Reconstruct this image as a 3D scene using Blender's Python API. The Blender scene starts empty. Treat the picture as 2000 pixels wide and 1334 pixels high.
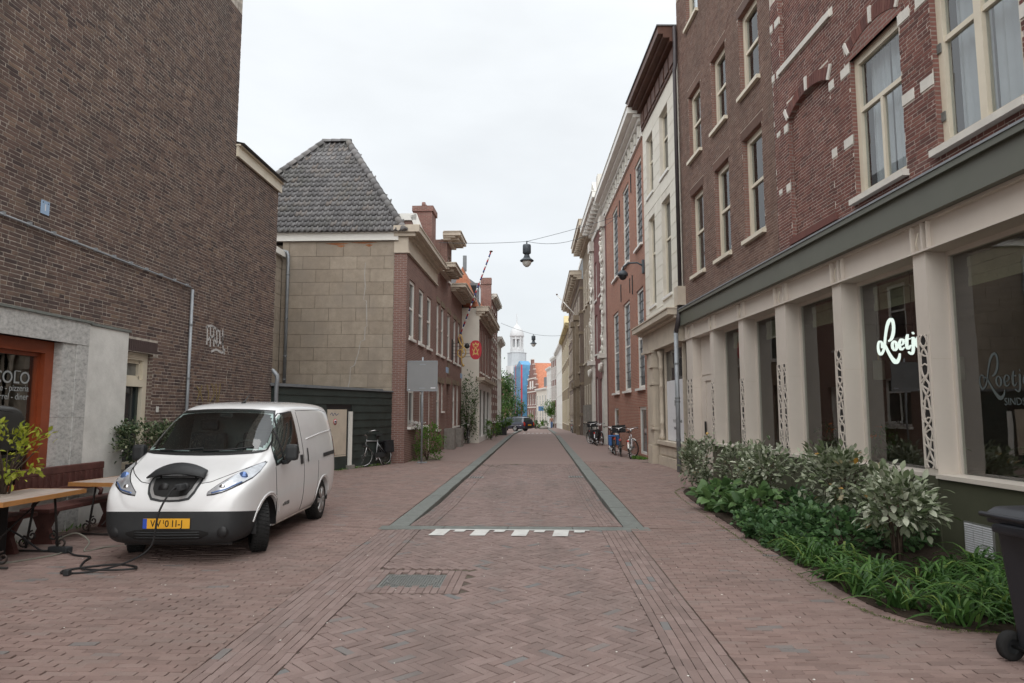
import bpy, bmesh, math, random
import numpy as np
from mathutils import Vector, Matrix, Quaternion
from mathutils.bvhtree import BVHTree
R = random.Random(7)
NR = np.random.RandomState(11)
PI = math.pi
scene = bpy.context.scene
COL = scene.collection
# ------------------------------------------------------------------ camera
F_PX, CAM_H = 1333.0, 1.70
PITCH = math.atan(138 / 1333.0)
YAW = math.atan(52 / (1333.0 / math.cos(PITCH)))
cam_d = bpy.data.cameras.new('camera'); cam = bpy.data.objects.new('camera', cam_d); COL.objects.link(cam)
cam_d.sensor_width = 36.0; cam_d.lens = 36.0 * F_PX / 2000.0
cam_d.clip_start = 0.05; cam_d.clip_end = 3000
cam.location = (0, 0, CAM_H); cam.rotation_euler = (PI / 2 + PITCH, 0, YAW)
scene.camera = cam
# ------------------------------------------------------------------ overcast sky and a soft sun
SUN_EL, SUN_AZ = math.radians(48), math.radians(182)
world = bpy.data.worlds.new('World'); scene.world = world; world.use_nodes = True
wn, wl = world.node_tree.nodes, world.node_tree.links
wn.clear()
w_out = wn.new('ShaderNodeOutputWorld'); w_bg = wn.new('ShaderNodeBackground'); w_bg2 = wn.new('ShaderNodeBackground')
w_sky = wn.new('ShaderNodeTexSky'); w_sky.sky_type = 'NISHITA'; w_sky.sun_disc = False
w_sky.sun_elevation = SUN_EL; w_sky.sun_rotation = SUN_AZ
w_bg.inputs['Strength'].default_value = 0.10
wl.new(w_sky.outputs[0], w_bg.inputs['Color'])
# closed cloud deck: the usual overcast luminance, paler streaks, brighter towards the zenith
w_tc = wn.new('ShaderNodeTexCoord'); w_sep = wn.new('ShaderNodeSeparateXYZ'); wl.new(w_tc.outputs['Generated'], w_sep.inputs[0])
w_mr = wn.new('ShaderNodeMapRange'); w_mr.inputs['From Min'].default_value = 0.0; w_mr.inputs['From Max'].default_value = 1.0
w_mr.inputs['To Min'].default_value = 0.412; w_mr.inputs['To Max'].default_value = 0.76
w_pw = wn.new('ShaderNodeMath'); w_pw.operation = 'POWER'; w_pw.use_clamp = True; w_pw.inputs[1].default_value = 2.0
wl.new(w_sep.outputs['Z'], w_pw.inputs[0]); wl.new(w_pw.outputs[0], w_mr.inputs['Value'])
w_map = wn.new('ShaderNodeMapping'); w_map.inputs['Scale'].default_value = (1.2, 1.2, 3.2); wl.new(w_tc.outputs['Generated'], w_map.inputs[0])
w_no = wn.new('ShaderNodeTexNoise'); w_no.inputs['Scale'].default_value = 2.2; w_no.inputs['Detail'].default_value = 5; wl.new(w_map.outputs[0], w_no.inputs[0])
w_nr = wn.new('ShaderNodeMapRange'); w_nr.inputs['From Min'].default_value = 0.3; w_nr.inputs['From Max'].default_value = 0.7
w_nr.inputs['To Min'].default_value = 0.90; w_nr.inputs['To Max'].default_value = 1.06
wl.new(w_no.outputs[0], w_nr.inputs['Value'])
w_mul = wn.new('ShaderNodeMath'); w_mul.operation = 'MULTIPLY'; wl.new(w_mr.outputs[0], w_mul.inputs[0]); wl.new(w_nr.outputs[0], w_mul.inputs[1])
w_bg2.inputs['Color'].default_value = (0.955, 0.985, 1.0, 1)
wl.new(w_mul.outputs[0], w_bg2.inputs['Strength'])
w_mix = wn.new('ShaderNodeMixShader'); w_mix.inputs[0].default_value = 0.93
wl.new(w_bg.outputs[0], w_mix.inputs[1]); wl.new(w_bg2.outputs[0], w_mix.inputs[2]); wl.new(w_mix.outputs[0], w_out.inputs[0])
sun_d = bpy.data.lights.new('sun', 'SUN'); sun = bpy.data.objects.new('sun', sun_d); COL.objects.link(sun)
sun_d.energy = 1.5; sun_d.angle = math.radians(110); sun_d.color = (1.0, 0.97, 0.93)
sun.rotation_euler = (PI / 2 - SUN_EL, 0, -SUN_AZ + PI)
sun['kind'] = 'helper'
vs = scene.view_settings
scene.display_settings.display_device = 'sRGB'
vs.view_transform = 'Standard'; vs.look = 'None'; vs.gamma = 1.0; vs.use_curve_mapping = False
vs.exposure = 1.14
scene.render.engine = 'CYCLES'
scene.cycles.use_denoising = True
scene.cycles.max_bounces = 7; scene.cycles.diffuse_bounces = 3; scene.cycles.glossy_bounces = 4; scene.cycles.transparent_max_bounces = 12
scene.cycles.caustics_reflective = False; scene.cycles.caustics_refractive = False
scene.cycles.sample_clamp_indirect = 4.0

# ------------------------------------------------------------------ helpers
_cp, _sp = math.cos(PITCH), math.sin(PITCH)
_cy, _sy = math.cos(YAW), math.sin(YAW)
C_FW = Vector((-_sy * _cp, _cy * _cp, _sp)); C_UP = Vector((_sy * _sp, -_cy * _sp, _cp)); C_RT = Vector((_cy, _sy, 0)); C_POS = Vector((0, 0, CAM_H))
def px(p):                                   # world point -> photo pixel (used only to rank pieces by size in view)
    d = Vector(p) - C_POS; z = d.dot(C_FW)
    if z < 0.1: return None
    return 1000 + F_PX * d.dot(C_RT) / z, 667 - F_PX * d.dot(C_UP) / z, z
def gz(y):                                   # the street falls a little beyond the crossing
    return -0.014 * min(max(0.0, y - 55.0), 75.0)
def tag(o, label, cat=None, group=None, kind=None):
    if label: o['label'] = label
    if cat: o['category'] = cat
    if group: o['group'] = group
    if kind: o['kind'] = kind
    return o
def empty(name, loc=(0, 0, 0), rz=0.0, label=None, cat=None, group=None, parent=None):
    o = bpy.data.objects.new(name, None); COL.objects.link(o)
    o.location = loc; o.rotation_euler = (0, 0, rz); o.empty_display_size = 0.2
    if parent: o.parent = parent
    return tag(o, label, cat, group)
def link(name, me, m=None, parent=None, loc=None, rot=None, scl=None):
    o = bpy.data.objects.new(name, me); COL.objects.link(o)
    if parent: o.parent = parent
    if loc is not None: o.location = loc
    if rot is not None: o.rotation_euler = rot
    if scl is not None: o.scale = scl
    if m is not None and not me.materials: me.materials.append(m)
    return o
class MB:
    def __init__(s): s.v = []; s.f = []; s.sm = []
    def add(s, vs, fs, smooth=False):
        b = len(s.v); s.v += [tuple(v) for v in vs]; s.f += [tuple(i + b for i in f) for f in fs]; s.sm += [smooth] * len(fs); return s
    def box(s, x0, x1, y0, y1, z0, z1):
        x0, x1 = min(x0, x1), max(x0, x1); y0, y1 = min(y0, y1), max(y0, y1); z0, z1 = min(z0, z1), max(z0, z1)
        return s.add([(x0, y0, z0), (x1, y0, z0), (x1, y1, z0), (x0, y1, z0), (x0, y0, z1), (x1, y0, z1), (x1, y1, z1), (x0, y1, z1)],
                     [(0, 3, 2, 1), (4, 5, 6, 7), (0, 1, 5, 4), (1, 2, 6, 5), (2, 3, 7, 6), (3, 0, 4, 7)])
    def bevbox(s, x0, x1, y0, y1, z0, z1, b=0.01):
        bm = bmesh.new(); bmesh.ops.create_cube(bm, size=1)
        for v in bm.verts:
            v.co = Vector(((x0 + x1) / 2 + v.co.x * abs(x1 - x0), (y0 + y1) / 2 + v.co.y * abs(y1 - y0), (z0 + z1) / 2 + v.co.z * abs(z1 - z0)))
        bmesh.ops.bevel(bm, geom=list(bm.edges), offset=b, segments=2, affect='EDGES', profile=0.6)
        bm.verts.index_update(); s.add([v.co[:] for v in bm.verts], [[v.index for v in f.verts] for f in bm.faces]); bm.free(); return s
    def quad(s, a, b, c, d): return s.add([a, b, c, d], [(0, 1, 2, 3)])
    def prism(s, poly, a0, a1, ax=2):        # polygon in the other two axes, extruded along ax
        n = len(poly)
        def P(p, a):
            return (a, p[0], p[1]) if ax == 0 else ((p[0], a, p[1]) if ax == 1 else (p[0], p[1], a))
        vs = [P(p, a0) for p in poly] + [P(p, a1) for p in poly]
        return s.add(vs, [tuple(range(n))[::-1], tuple(range(n, 2 * n))] + [(i, (i + 1) % n, n + (i + 1) % n, n + i) for i in range(n)])
    def tube(s, pts, r, n=8, caps=True, smooth=True):
        pts = [Vector(p) for p in pts]; rs = r if isinstance(r, (list, tuple)) else [r] * len(pts)
        t0 = (pts[1] - pts[0]).normalized(); up = Vector((0, 0, 1)) if abs(t0.z) < .95 else Vector((1, 0, 0))
        nx = t0.cross(up).normalized(); vs = []; fs = []
        for i, p in enumerate(pts):
            t = (pts[min(i + 1, len(pts) - 1)] - pts[max(i - 1, 0)])
            t = t.normalized() if t.length > 1e-9 else t0
            nx = (nx - t * nx.dot(t)); nx = nx.normalized() if nx.length > 1e-6 else t.orthogonal().normalized()
            ny = t.cross(nx)
            for k in range(n):
                a = 2 * PI * k / n; vs.append(p + (nx * math.cos(a) + ny * math.sin(a)) * rs[i])
        for i in range(len(pts) - 1):
            for k in range(n): fs.append((i * n + k, i * n + (k + 1) % n, (i + 1) * n + (k + 1) % n, (i + 1) * n + k))
        if caps: fs += [tuple(range(n))[::-1], tuple((len(pts) - 1) * n + k for k in range(n))]
        return s.add(vs, fs, smooth)
    def lathe(s, prof, n=20, c=(0, 0, 0), ax=2, smooth=True, a0=0, a1=2 * PI):   # prof: (radius, height)
        full = abs(a1 - a0 - 2 * PI) < 1e-6; m = n if full else n + 1; vs = []; fs = []
        for (r, h) in prof:
            for k in range(m):
                a = a0 + (a1 - a0) * k / n; u, w = r * math.cos(a), r * math.sin(a)
                p = (u, w, h) if ax == 2 else ((h, u, w) if ax == 0 else (w, h, u))
                vs.append((p[0] + c[0], p[1] + c[1], p[2] + c[2]))
        for i in range(len(prof) - 1):
            for k in range(n): fs.append((i * m + k, i * m + (k + 1) % m, (i + 1) * m + (k + 1) % m, (i + 1) * m + k))
        return s.add(vs, fs, smooth)
    def sphere(s, c, r, n=12, m=8, sc=(1, 1, 1)):
        vs = []; fs = []
        for i in range(m + 1):
            t = PI * i / m
            for k in range(n):
                a = 2 * PI * k / n; vs.append((c[0] + r * sc[0] * math.sin(t) * math.cos(a), c[1] + r * sc[1] * math.sin(t) * math.sin(a), c[2] + r * sc[2] * math.cos(t)))
        for i in range(m):
            for k in range(n): fs.append((i * n + k, (i + 1) * n + k, (i + 1) * n + (k + 1) % n, i * n + (k + 1) % n))
        return s.add(vs, fs, True)
    def ribbon(s, pts, ws, f, d0, d1):       # flat stroke with its own thickness; f maps (x, y, depth) -> 3d
        n = len(pts); L = []
        ws = ws if isinstance(ws, (list, tuple)) else [ws] * n
        for i in range(n):
            a = pts[max(i - 1, 0)]; b = pts[min(i + 1, n - 1)]; dx, dy = b[0] - a[0], b[1] - a[1]; l = math.hypot(dx, dy) or 1
            nx, ny = -dy / l * ws[i] / 2, dx / l * ws[i] / 2
            L.append(((pts[i][0] + nx, pts[i][1] + ny), (pts[i][0] - nx, pts[i][1] - ny)))
        vs = []
        for (a, b) in L: vs += [f(a[0], a[1], d0), f(b[0], b[1], d0), f(a[0], a[1], d1), f(b[0], b[1], d1)]
        fs = []
        for i in range(n - 1):
            o = 4 * i; fs += [(o + 2, o + 3, o + 7, o + 6), (o, o + 2, o + 6, o + 4), (o + 1, o + 5, o + 7, o + 3), (o, o + 4, o + 5, o + 1)]
        fs += [(0, 1, 3, 2), (4 * n - 4, 4 * n - 2, 4 * n - 1, 4 * n - 3)]
        return s.add(vs, fs)
    def mesh(s, name, m=None):
        me = bpy.data.meshes.new(name); me.from_pydata(s.v, [], s.f); me.polygons.foreach_set('use_smooth', s.sm)
        if m: me.materials.append(m)
        me.update(); return me
    def build(s, name, m, parent=None, loc=None, rot=None, fix=False):
        me = s.mesh(name, m)
        if fix:
            bm = bmesh.new(); bm.from_mesh(me); bmesh.ops.recalc_face_normals(bm, faces=bm.faces); bm.to_mesh(me); bm.free()
        return link(name, me, None, parent, loc, rot)
def catmull(P, n=6):
    out = []
    for i in range(len(P) - 1):
        p0, p1, p2, p3 = P[max(i - 1, 0)], P[i], P[i + 1], P[min(i + 2, len(P) - 1)]
        for k in range(n):
            t = k / n
            out.append(tuple(.5 * (2 * b + (c - a) * t + (2 * a - 5 * b + 4 * c - d) * t * t + (3 * b - a - 3 * c + d) * t ** 3) for a, b, c, d in zip(p0, p1, p2, p3)))
    return out + [tuple(P[-1])]
def text_obj(name, body, size, m, parent, mat4, extrude=0.002, align='LEFT', bold=0.0, sx=1.0):
    cu = bpy.data.curves.new(name, 'FONT'); cu.body = body; cu.size = size; cu.extrude = extrude; cu.align_x = align; cu.offset = bold; cu.resolution_u = 3
    t = bpy.data.objects.new('tmp_text', cu); COL.objects.link(t)
    dg = bpy.context.evaluated_depsgraph_get(); me = bpy.data.meshes.new_from_object(t.evaluated_get(dg))
    bpy.data.objects.remove(t); bpy.data.curves.remove(cu)
    me.transform(Matrix.Diagonal((sx, 1, 1, 1))); me.transform(mat4)
    me.materials.clear(); me.materials.append(m)
    return link(name, me, None, parent)
def evaluated(o):
    dg = bpy.context.evaluated_depsgraph_get(); me = bpy.data.meshes.new_from_object(o.evaluated_get(dg)); return me

# ------------------------------------------------------------------ materials
M = {}
class NT:
    def __init__(s, name):
        s.m = bpy.data.materials.new(name); s.m.use_nodes = True; s.t = s.m.node_tree; s.n = s.t.nodes; s.n.clear()
        s.out = s.n.new('ShaderNodeOutputMaterial'); M[name] = s.m
    def new(s, t, **kw):
        nd = s.n.new(t)
        for k, v in kw.items():
            if hasattr(nd, k): setattr(nd, k, v)
        return nd
    def l(s, a, b): s.t.links.new(a, b)
    def pos(s):
        if not hasattr(s, '_p'): s._p = s.new('ShaderNodeNewGeometry').outputs['Position']
        return s._p
    def noise(s, scale, detail=4, rough=.55, vec=None):
        nd = s.new('ShaderNodeTexNoise'); nd.inputs['Scale'].default_value = scale; nd.inputs['Detail'].default_value = detail; nd.inputs['Roughness'].default_value = rough
        s.l(vec if vec is not None else s.pos(), nd.inputs['Vector']); return nd.outputs[0]
    def ramp(s, fac, stops, interp='LINEAR'):
        nd = s.new('ShaderNodeValToRGB'); r = nd.color_ramp; r.interpolation = interp
        while len(r.elements) < len(stops): r.elements.new(.5)
        for e, (p, c) in zip(r.elements, stops): e.position = p; e.color = (*c, 1) if len(c) == 3 else c
        s.l(fac, nd.inputs[0]); return nd.outputs[0]
    def mix(s, fac, a, b, mode='MIX'):
        nd = s.new('ShaderNodeMix', data_type='RGBA', blend_type=mode)
        for sock, v in ((nd.inputs[0], fac), (nd.inputs[6], a), (nd.inputs[7], b)):
            if isinstance(v, (int, float)): sock.default_value = v
            elif isinstance(v, (tuple, list)): sock.default_value = (*v[:3], 1)
            else: s.l(v, sock)
        return nd.outputs[2]
    def maprange(s, v, a, b, c, d):
        nd = s.new('ShaderNodeMapRange'); nd.inputs[1].default_value = a; nd.inputs[2].default_value = b; nd.inputs[3].default_value = c; nd.inputs[4].default_value = d
        s.l(v, nd.inputs[0]); return nd.outputs[0]
    def math(s, op, a, b=0.0):
        nd = s.new('ShaderNodeMath', operation=op)
        for i, v in enumerate((a, b)):
            if isinstance(v, (int, float)): nd.inputs[i].default_value = v
            else: s.l(v, nd.inputs[i])
        return nd.outputs[0]
    def bump(s, h, strength, dist):
        nd = s.new('ShaderNodeBump'); nd.inputs['Strength'].default_value = strength; nd.inputs['Distance'].default_value = dist; s.l(h, nd.inputs['Height']); return nd.outputs[0]
    def bsdf(s, col, rough=.7, spec=.3, metal=0.0, normal=None, coat=0.0):
        b = s.new('ShaderNodeBsdfPrincipled')
        for k, v in (('Base Color', col), ('Roughness', rough), ('Specular IOR Level', spec), ('Metallic', metal), ('Coat Weight', coat)):
            if isinstance(v, (int, float)): b.inputs[k].default_value = v
            elif isinstance(v, (tuple, list)): b.inputs[k].default_value = (*v[:3], 1)
            else: s.l(v, b.inputs[k])
        if normal is not None: s.l(normal, b.inputs['Normal'])
        s.l(b.outputs[0], s.out.inputs[0]); return b
def plain(name, col, rough=.6, spec=.3, var=.12, vs=3.0, bump=.0, bs=60.0, metal=0.0, coat=0.0, dirt=None, ds=1.1, damt=.5):
    """painted or raw surface: base colour with fine mottling, optional dirt colour in patches, optional relief"""
    t = NT(name); n1 = t.noise(vs, 6, .62)
    c = t.mix(t.maprange(n1, .3, .7, 0, 1), tuple(x * (1 - var) for x in col), tuple(min(1, x * (1 + var)) for x in col))
    if dirt is not None:
        n2 = t.noise(ds, 7, .68); c = t.mix(t.maprange(n2, .5, .78, 0, damt), c, dirt)
    nrm = t.bump(t.noise(bs, 5, .6), bump, .01) if bump else None
    t.bsdf(c, rough, spec, metal, nrm, coat); return t.m
def pieces_mat(name, stops, rough=.85, grain=60.0, gamt=.25, stain=None, stain_s=.5, stain_amt=.45, single=False, bump=.35, spec=.25, grime=.16, streak=None):
    """bricks, pavers, tiles: one colour per piece (face attribute, or per object), grain and larger stains across pieces"""
    t = NT(name)
    if single: fac = t.new('ShaderNodeObjectInfo').outputs['Random']
    else:
        a = t.new('ShaderNodeAttribute'); a.attribute_name = 'rnd'; fac = a.outputs['Fac']
    c = t.ramp(fac, stops)
    g = t.noise(grain, 5, .65); c = t.mix(t.maprange(g, .25, .75, 0, 1), c, (0, 0, 0), 'MIX') if False else t.mix(gamt, c, t.ramp(g, [(.25, (.35, .35, .35)), (.75, (1, 1, 1))]), 'MULTIPLY')
    g2 = t.noise(5.0, 5, .6); c = t.mix(grime * 2, c, t.ramp(g2, [(.3, (.5, .48, .46)), (.7, (1, 1, 1))]), 'MULTIPLY')
    if stain is not None: c = t.mix(t.maprange(t.noise(stain_s, 6, .6), .48, .72, 0, stain_amt), c, stain)
    if streak is not None:                       # (scale xyz, colour, amount): runs of dirt with a direction
        mp = t.new('ShaderNodeMapping'); mp.inputs['Scale'].default_value = streak[0]; t.l(t.pos(), mp.inputs[0])
        c = t.mix(t.maprange(t.noise(1.0, 6, .65, mp.outputs[0]), .46, .74, 0, streak[2]), c, streak[1])
    t.bsdf(c, rough, spec, 0, t.bump(g, bump, .004)); return t.m
def brick_mat(name, c1, c2, mortar, bw=.215, bh=.062, ms=.009, dirt=(.06, .05, .045), damt=.4, bias=0.0, bump=.5):
    """brickwork too far away to tell the bricks apart"""
    t = NT(name); sp = t.new('ShaderNodeSeparateXYZ'); t.l(t.pos(), sp.inputs[0])
    u = t.math('ADD', sp.outputs[0], sp.outputs[1]); cb = t.new('ShaderNodeCombineXYZ'); t.l(u, cb.inputs[0]); t.l(sp.outputs[2], cb.inputs[1])
    b = t.new('ShaderNodeTexBrick'); b.inputs['Scale'].default_value = 1.0; b.inputs['Brick Width'].default_value = bw; b.inputs['Row Height'].default_value = bh
    b.inputs['Mortar Size'].default_value = ms; b.inputs['Mortar Smooth'].default_value = .2; b.inputs['Bias'].default_value = bias
    b.inputs['Color1'].default_value = (*c1, 1); b.inputs['Color2'].default_value = (*c2, 1); b.inputs['Mortar'].default_value = (*mortar, 1)
    t.l(cb.outputs[0], b.inputs['Vector'])
    c = t.mix(.35, b.outputs[0], t.ramp(t.noise(9, 5, .7), [(.3, (.45, .45, .45)), (.7, (1.15, 1.15, 1.15))]), 'MULTIPLY')
    c = t.mix(t.maprange(t.noise(.6, 6, .62), .45, .75, 0, damt), c, dirt)
    t.bsdf(c, .88, .2, 0, t.bump(t.math('SUBTRACT', 1.0, b.outputs[1]), bump, .01)); return t.m
def glass_mat(name, tint=(.75, .8, .8), ior=1.5, rough=.01, base=.0):
    t = NT(name); tr = t.new('ShaderNodeBsdfTransparent'); tr.inputs[0].default_value = (*tint, 1)
    gl = t.new('ShaderNodeBsdfGlossy'); gl.inputs['Roughness'].default_value = rough
    fr = t.new('ShaderNodeFresnel'); fr.inputs[0].default_value = ior
    w = t.noise(1.3, 2, .5); t.l(t.bump(w, .04, .02), gl.inputs['Normal'])
    f = t.math('MULTIPLY', t.math('MAXIMUM', fr.outputs[0], base), t.math('SUBTRACT', 1.0, t.new('ShaderNodeNewGeometry').outputs['Backfacing']))
    mx = t.new('ShaderNodeMixShader'); t.l(f, mx.inputs[0]); t.l(tr.outputs[0], mx.inputs[1]); t.l(gl.outputs[0], mx.inputs[2]); t.l(mx.outputs[0], t.out.inputs[0]); return t.m
def pane_mat(name, col=(.02, .024, .026), ior=1.55, wave=.08, ws=1.6):
    """window seen from outside with nothing lit behind it"""
    t = NT(name); c = t.mix(t.maprange(t.noise(.9, 2, .5), .35, .7, 0, 1), col, tuple(x * 2.6 for x in col))
    b = t.bsdf(c, .035, .5, 0, t.bump(t.noise(ws, 2, .5), wave, .02)); b.inputs['IOR'].default_value = ior; return t.m
def leaf_mat(name, stops, rough=.45, trans=.35):
    t = NT(name); a = t.new('ShaderNodeAttribute'); a.attribute_name = 'rnd'; oi = t.new('ShaderNodeObjectInfo')
    f = t.math('FRACT', t.math('ADD', a.outputs['Fac'], t.math('MULTIPLY', oi.outputs['Random'], .999)))
    c = t.ramp(f, stops)
    c = t.mix(.3, c, t.ramp(t.noise(40, 3), [(.3, (.6, .6, .6)), (.7, (1.1, 1.1, 1.1))]), 'MULTIPLY')
    b = t.bsdf(c, rough, .35); tl = t.new('ShaderNodeBsdfTranslucent'); t.l(c, tl.inputs[0])
    mx = t.new('ShaderNodeMixShader'); mx.inputs[0].default_value = trans; t.l(b.outputs[0], mx.inputs[1]); t.l(tl.outputs[0], mx.inputs[2]); t.l(mx.outputs[0], t.out.inputs[0]); return t.m
def emit_mat(name, col, strength):
    t = NT(name); e = t.new('ShaderNodeEmission'); e.inputs[0].default_value = (*col, 1); e.inputs[1].default_value = strength; t.l(e.outputs[0], t.out.inputs[0]); return t.m
# paving
PAV = [(0, (.225, .157, .139)), (.25, (.265, .183, .162)), (.5, (.28, .196, .173)), (.75, (.298, .212, .188)), (.97, (.275, .206, .184)), (.99, (.22, .198, .19)), (1, (.21, .2, .197))]
PAVR = [(0, (.232, .17, .155)), (.3, (.268, .195, .177)), (.6, (.285, .21, .192)), (.955, (.303, .228, .209)), (.975, (.235, .215, .207)), (1, (.195, .196, .197))]
for nm, st in (('paver', PAV), ('road_paver', PAVR)):
    for sg in (False, True):
        pieces_mat(nm + ('_single' if sg else ''), st, .8, 90, .25, (.17, .135, .12), .45, .45, sg, .3, .3, .16, ((1.3, .16, 1), (.115, .095, .088), .55) if nm == 'road_paver' else ((.5, 1.6, 1), (.14, .108, .096), .4))
plain('joint_sand', (.125, .103, .088), .95, .1, .35, 14, .5, 120, dirt=(.07, .085, .04), ds=.9, damt=.6)
plain('kerb_stone', (.17, .182, .17), .75, .3, .16, 9, .35, 90, dirt=(.08, .08, .07), damt=.5)
plain('cast_iron', (.19, .195, .185), .55, .4, .25, 20, .3, 120, .3)
plain('road_paint', (.62, .62, .60), .8, .3, .12, 12, .3, 90, dirt=(.26, .22, .2), ds=6, damt=.65)
brick_mat('far_paving', (.20, .135, .118), (.235, .165, .145), (.11, .085, .075), .21, .068, .006, (.15, .12, .105), .5)
t = NT('far_paving_flat'); c = t.mix(t.maprange(t.noise(14, 5, .7), .3, .7, 0, 1), (.215, .157, .141), (.265, .196, .177)); c = t.mix(t.maprange(t.noise(.35, 5, .6), .45, .75, 0, .4), c, (.19, .15, .135)); t.bsdf(c, .82, .3, 0, t.bump(t.noise(22, 4), .4, .01))
plain('soil', (.045, .034, .026), .95, .1, .4, 30, .8, 60)
# brickwork laid piece by piece
DB = [(0, (.085, .062, .06)), (.2, (.125, .086, .078)), (.5, (.165, .112, .096)), (.8, (.20, .135, .112)), (1, (.245, .17, .13))]
RB = [(0, (.14, .073, .066)), (.3, (.20, .09, .078)), (.6, (.235, .104, .088)), (.9, (.27, .128, .104)), (1, (.19, .108, .096))]
BB = [(0, (.165, .098, .08)), (.3, (.21, .125, .10)), (.6, (.24, .148, .118)), (.9, (.275, .178, .142)), (1, (.19, .135, .12))]
for nm, st, stain in (('dark_brick', DB, (.095, .078, .072)), ('red_brick', RB, (.13, .065, .06)), ('brown_brick', BB, (.17, .12, .098))):
    for sg in (False, True): pieces_mat(nm + ('_single' if sg else ''), st, .88, 70, .4, stain, .55, .6, sg, .5, .2, .16, ((2.2, 2.2, .16), tuple(q * .72 for q in stain), .6))
plain('mortar_pale', (.44, .40, .35), .95, .1, .5, 7, .4, 90, dirt=(.11, .09, .08), ds=1.6, damt=.95)
plain('mortar_dark', (.42, .36, .31), .95, .1, .25, 5, .4, 90)
plain('mortar_light', (.62, .56, .50), .95, .1, .25, 5, .4, 90)
STU = [(0, (.365, .308, .245)), (.5, (.405, .345, .278)), (1, (.44, .378, .305))]
pieces_mat('stucco_block', STU, .92, 35, .35, (.27, .24, .205), .7, .75, True, .6, .15, .22, ((1.6, 1.6, .25), (.25, .212, .175), .7))
plain('stucco_joint', (.15, .125, .1), .95, .1, .2, 6)
CRB = [(0, (.72, .69, .61)), (.5, (.75, .72, .64)), (1, (.77, .74, .66))]
pieces_mat('cream_block', CRB, .75, 20, .08, (.58, .54, .46), .5, .25, True, .1, .25, .07)
TIL = [(0, (.11, .107, .11)), (.4, (.16, .156, .161)), (.8, (.215, .21, .213)), (1, (.20, .172, .155))]
for sg in (False, True): pieces_mat('roof_tile' + ('_single' if sg else ''), TIL, .55, 25, .35, (.09, .09, .07), 1.1, .5, sg, .3, .4)
# far brickwork
brick_mat('brick_left_house', (.25, .13, .108), (.205, .102, .088), (.33, .28, .245), dirt=(.14, .098, .085))
brick_mat('brick_left_house_b', (.27, .145, .12), (.22, .12, .103), (.28, .235, .205), dirt=(.18, .12, .10))
brick_mat('brick_orange', (.40, .165, .108), (.31, .125, .088), (.44, .37, .31), dirt=(.23, .12, .09), damt=.35)
brick_mat('brick_red_far', (.27, .125, .105), (.22, .105, .09), (.3, .25, .22))
brick_mat('brick_brown_far', (.175, .128, .102), (.15, .108, .088), (.26, .22, .19))
brick_mat('brick_wine', (.225, .095, .09), (.19, .08, .078), (.22, .15, .14))
# paints, stones, metals
plain('cream_paint', (.68, .62, .50), .45, .4, .05, 2, .08, 30, dirt=(.42, .36, .26), ds=1.4, damt=.4)
plain('white_paint', (.76, .75, .71), .45, .4, .05, 2, dirt=(.5, .47, .42), ds=1.5, damt=.4)
plain('white_stone', (.66, .64, .59), .8, .3, .08, 5, .3, 40, dirt=(.55, .52, .46), ds=2, damt=.5)
plain('taupe_paint', (.60, .545, .485), .5, .4, .04, 1.5, dirt=(.52, .46, .40), ds=1.2, damt=.3)
plain('dark_green_paint', (.068, .070, .046), .5, .4, .1, 2)
plain('fascia_green', (.125, .132, .108), .42, .4, .06, 2, dirt=(.13, .13, .115), ds=.7, damt=.4)
plain('black_green', (.028, .038, .035), .42, .4, .3, 3, .3, 25, dirt=(.045, .055, .05), ds=1.2, damt=.6)
plain('orange_wood', (.25, .055, .02), .38, .45, .2, 3, .15, 40, dirt=(.16, .03, .012), ds=2.0, damt=.6)
t = NT('marble_stone'); mp = t.new('ShaderNodeMapping'); mp.inputs['Rotation'].default_value = (.5, .3, .2); mp.inputs['Scale'].default_value = (7, 7, 11); t.l(t.pos(), mp.inputs[0])
c = t.ramp(t.noise(1.8, 8, .75, mp.outputs[0]), [(.3, (.22, .22, .212)), (.5, (.44, .435, .42)), (.7, (.6, .59, .57))]); t.bsdf(c, .6, .4, 0, t.bump(t.noise(60, 4), .2, .01))
plain('plaster', (.63, .62, .59), .92, .15, .1, 4, .4, 25, dirt=(.48, .47, .44), ds=1.3, damt=.7)
plain('zinc', (.28, .30, .32), .5, .4, .12, 6, dirt=(.16, .17, .18), damt=.4, metal=.35)
plain('dark_pipe', (.05, .042, .045), .45, .4, .2, 5)
plain('dark_wood_trim', (.10, .045, .03), .5, .35, .25, 4, .2, 40, dirt=(.04, .02, .015), damt=.6)
plain('lead', (.18, .19, .20), .6, .3, .15, 5, metal=.2)
plain('beige_trim', (.52, .455, .37), .55, .35, .08, 3, dirt=(.26, .215, .17), ds=1.2, damt=.5)
plain('sandstone', (.23, .185, .135), .85, .2, .15, 5, .4, 30, dirt=(.13, .105, .07), damt=.6)
plain('grey_stone', (.24, .225, .205), .85, .2, .18, 6, .4, 30, dirt=(.12, .11, .1), damt=.5)
plain('cream_wall', (.68, .645, .575), .9, .2, .05, 2, .2, 20, dirt=(.42, .385, .32), ds=.8, damt=.5)
plain('white_wall', (.77, .765, .74), .85, .2, .05, 2, dirt=(.52, .5, .46), damt=.4)
plain('yellow_wall', (.50, .42, .24), .85, .2, .08, 2, dirt=(.34, .28, .16), damt=.4)
plain('orange_tiles', (.42, .175, .105), .75, .25, .3, 5, .6, 18, dirt=(.32, .12, .07), ds=1.5, damt=.6)
plain('slate_roof', (.15, .15, .155), .7, .3, .2, 6, .4, 20)
pane_mat('pane'); pane_mat('pane_leaded', (.03, .033, .035), 1.5, .25, 7.0); pane_mat('pane_frosted', (.20, .20, .18))
glass_mat('shop_glass', (.82, .85, .83), 1.85, .004, .20)
glass_mat('clear_glass', (.82, .85, .86), 1.85, .006, .2); glass_mat('van_screen', (.62, .72, .70), 1.8, .004, .15)
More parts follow.
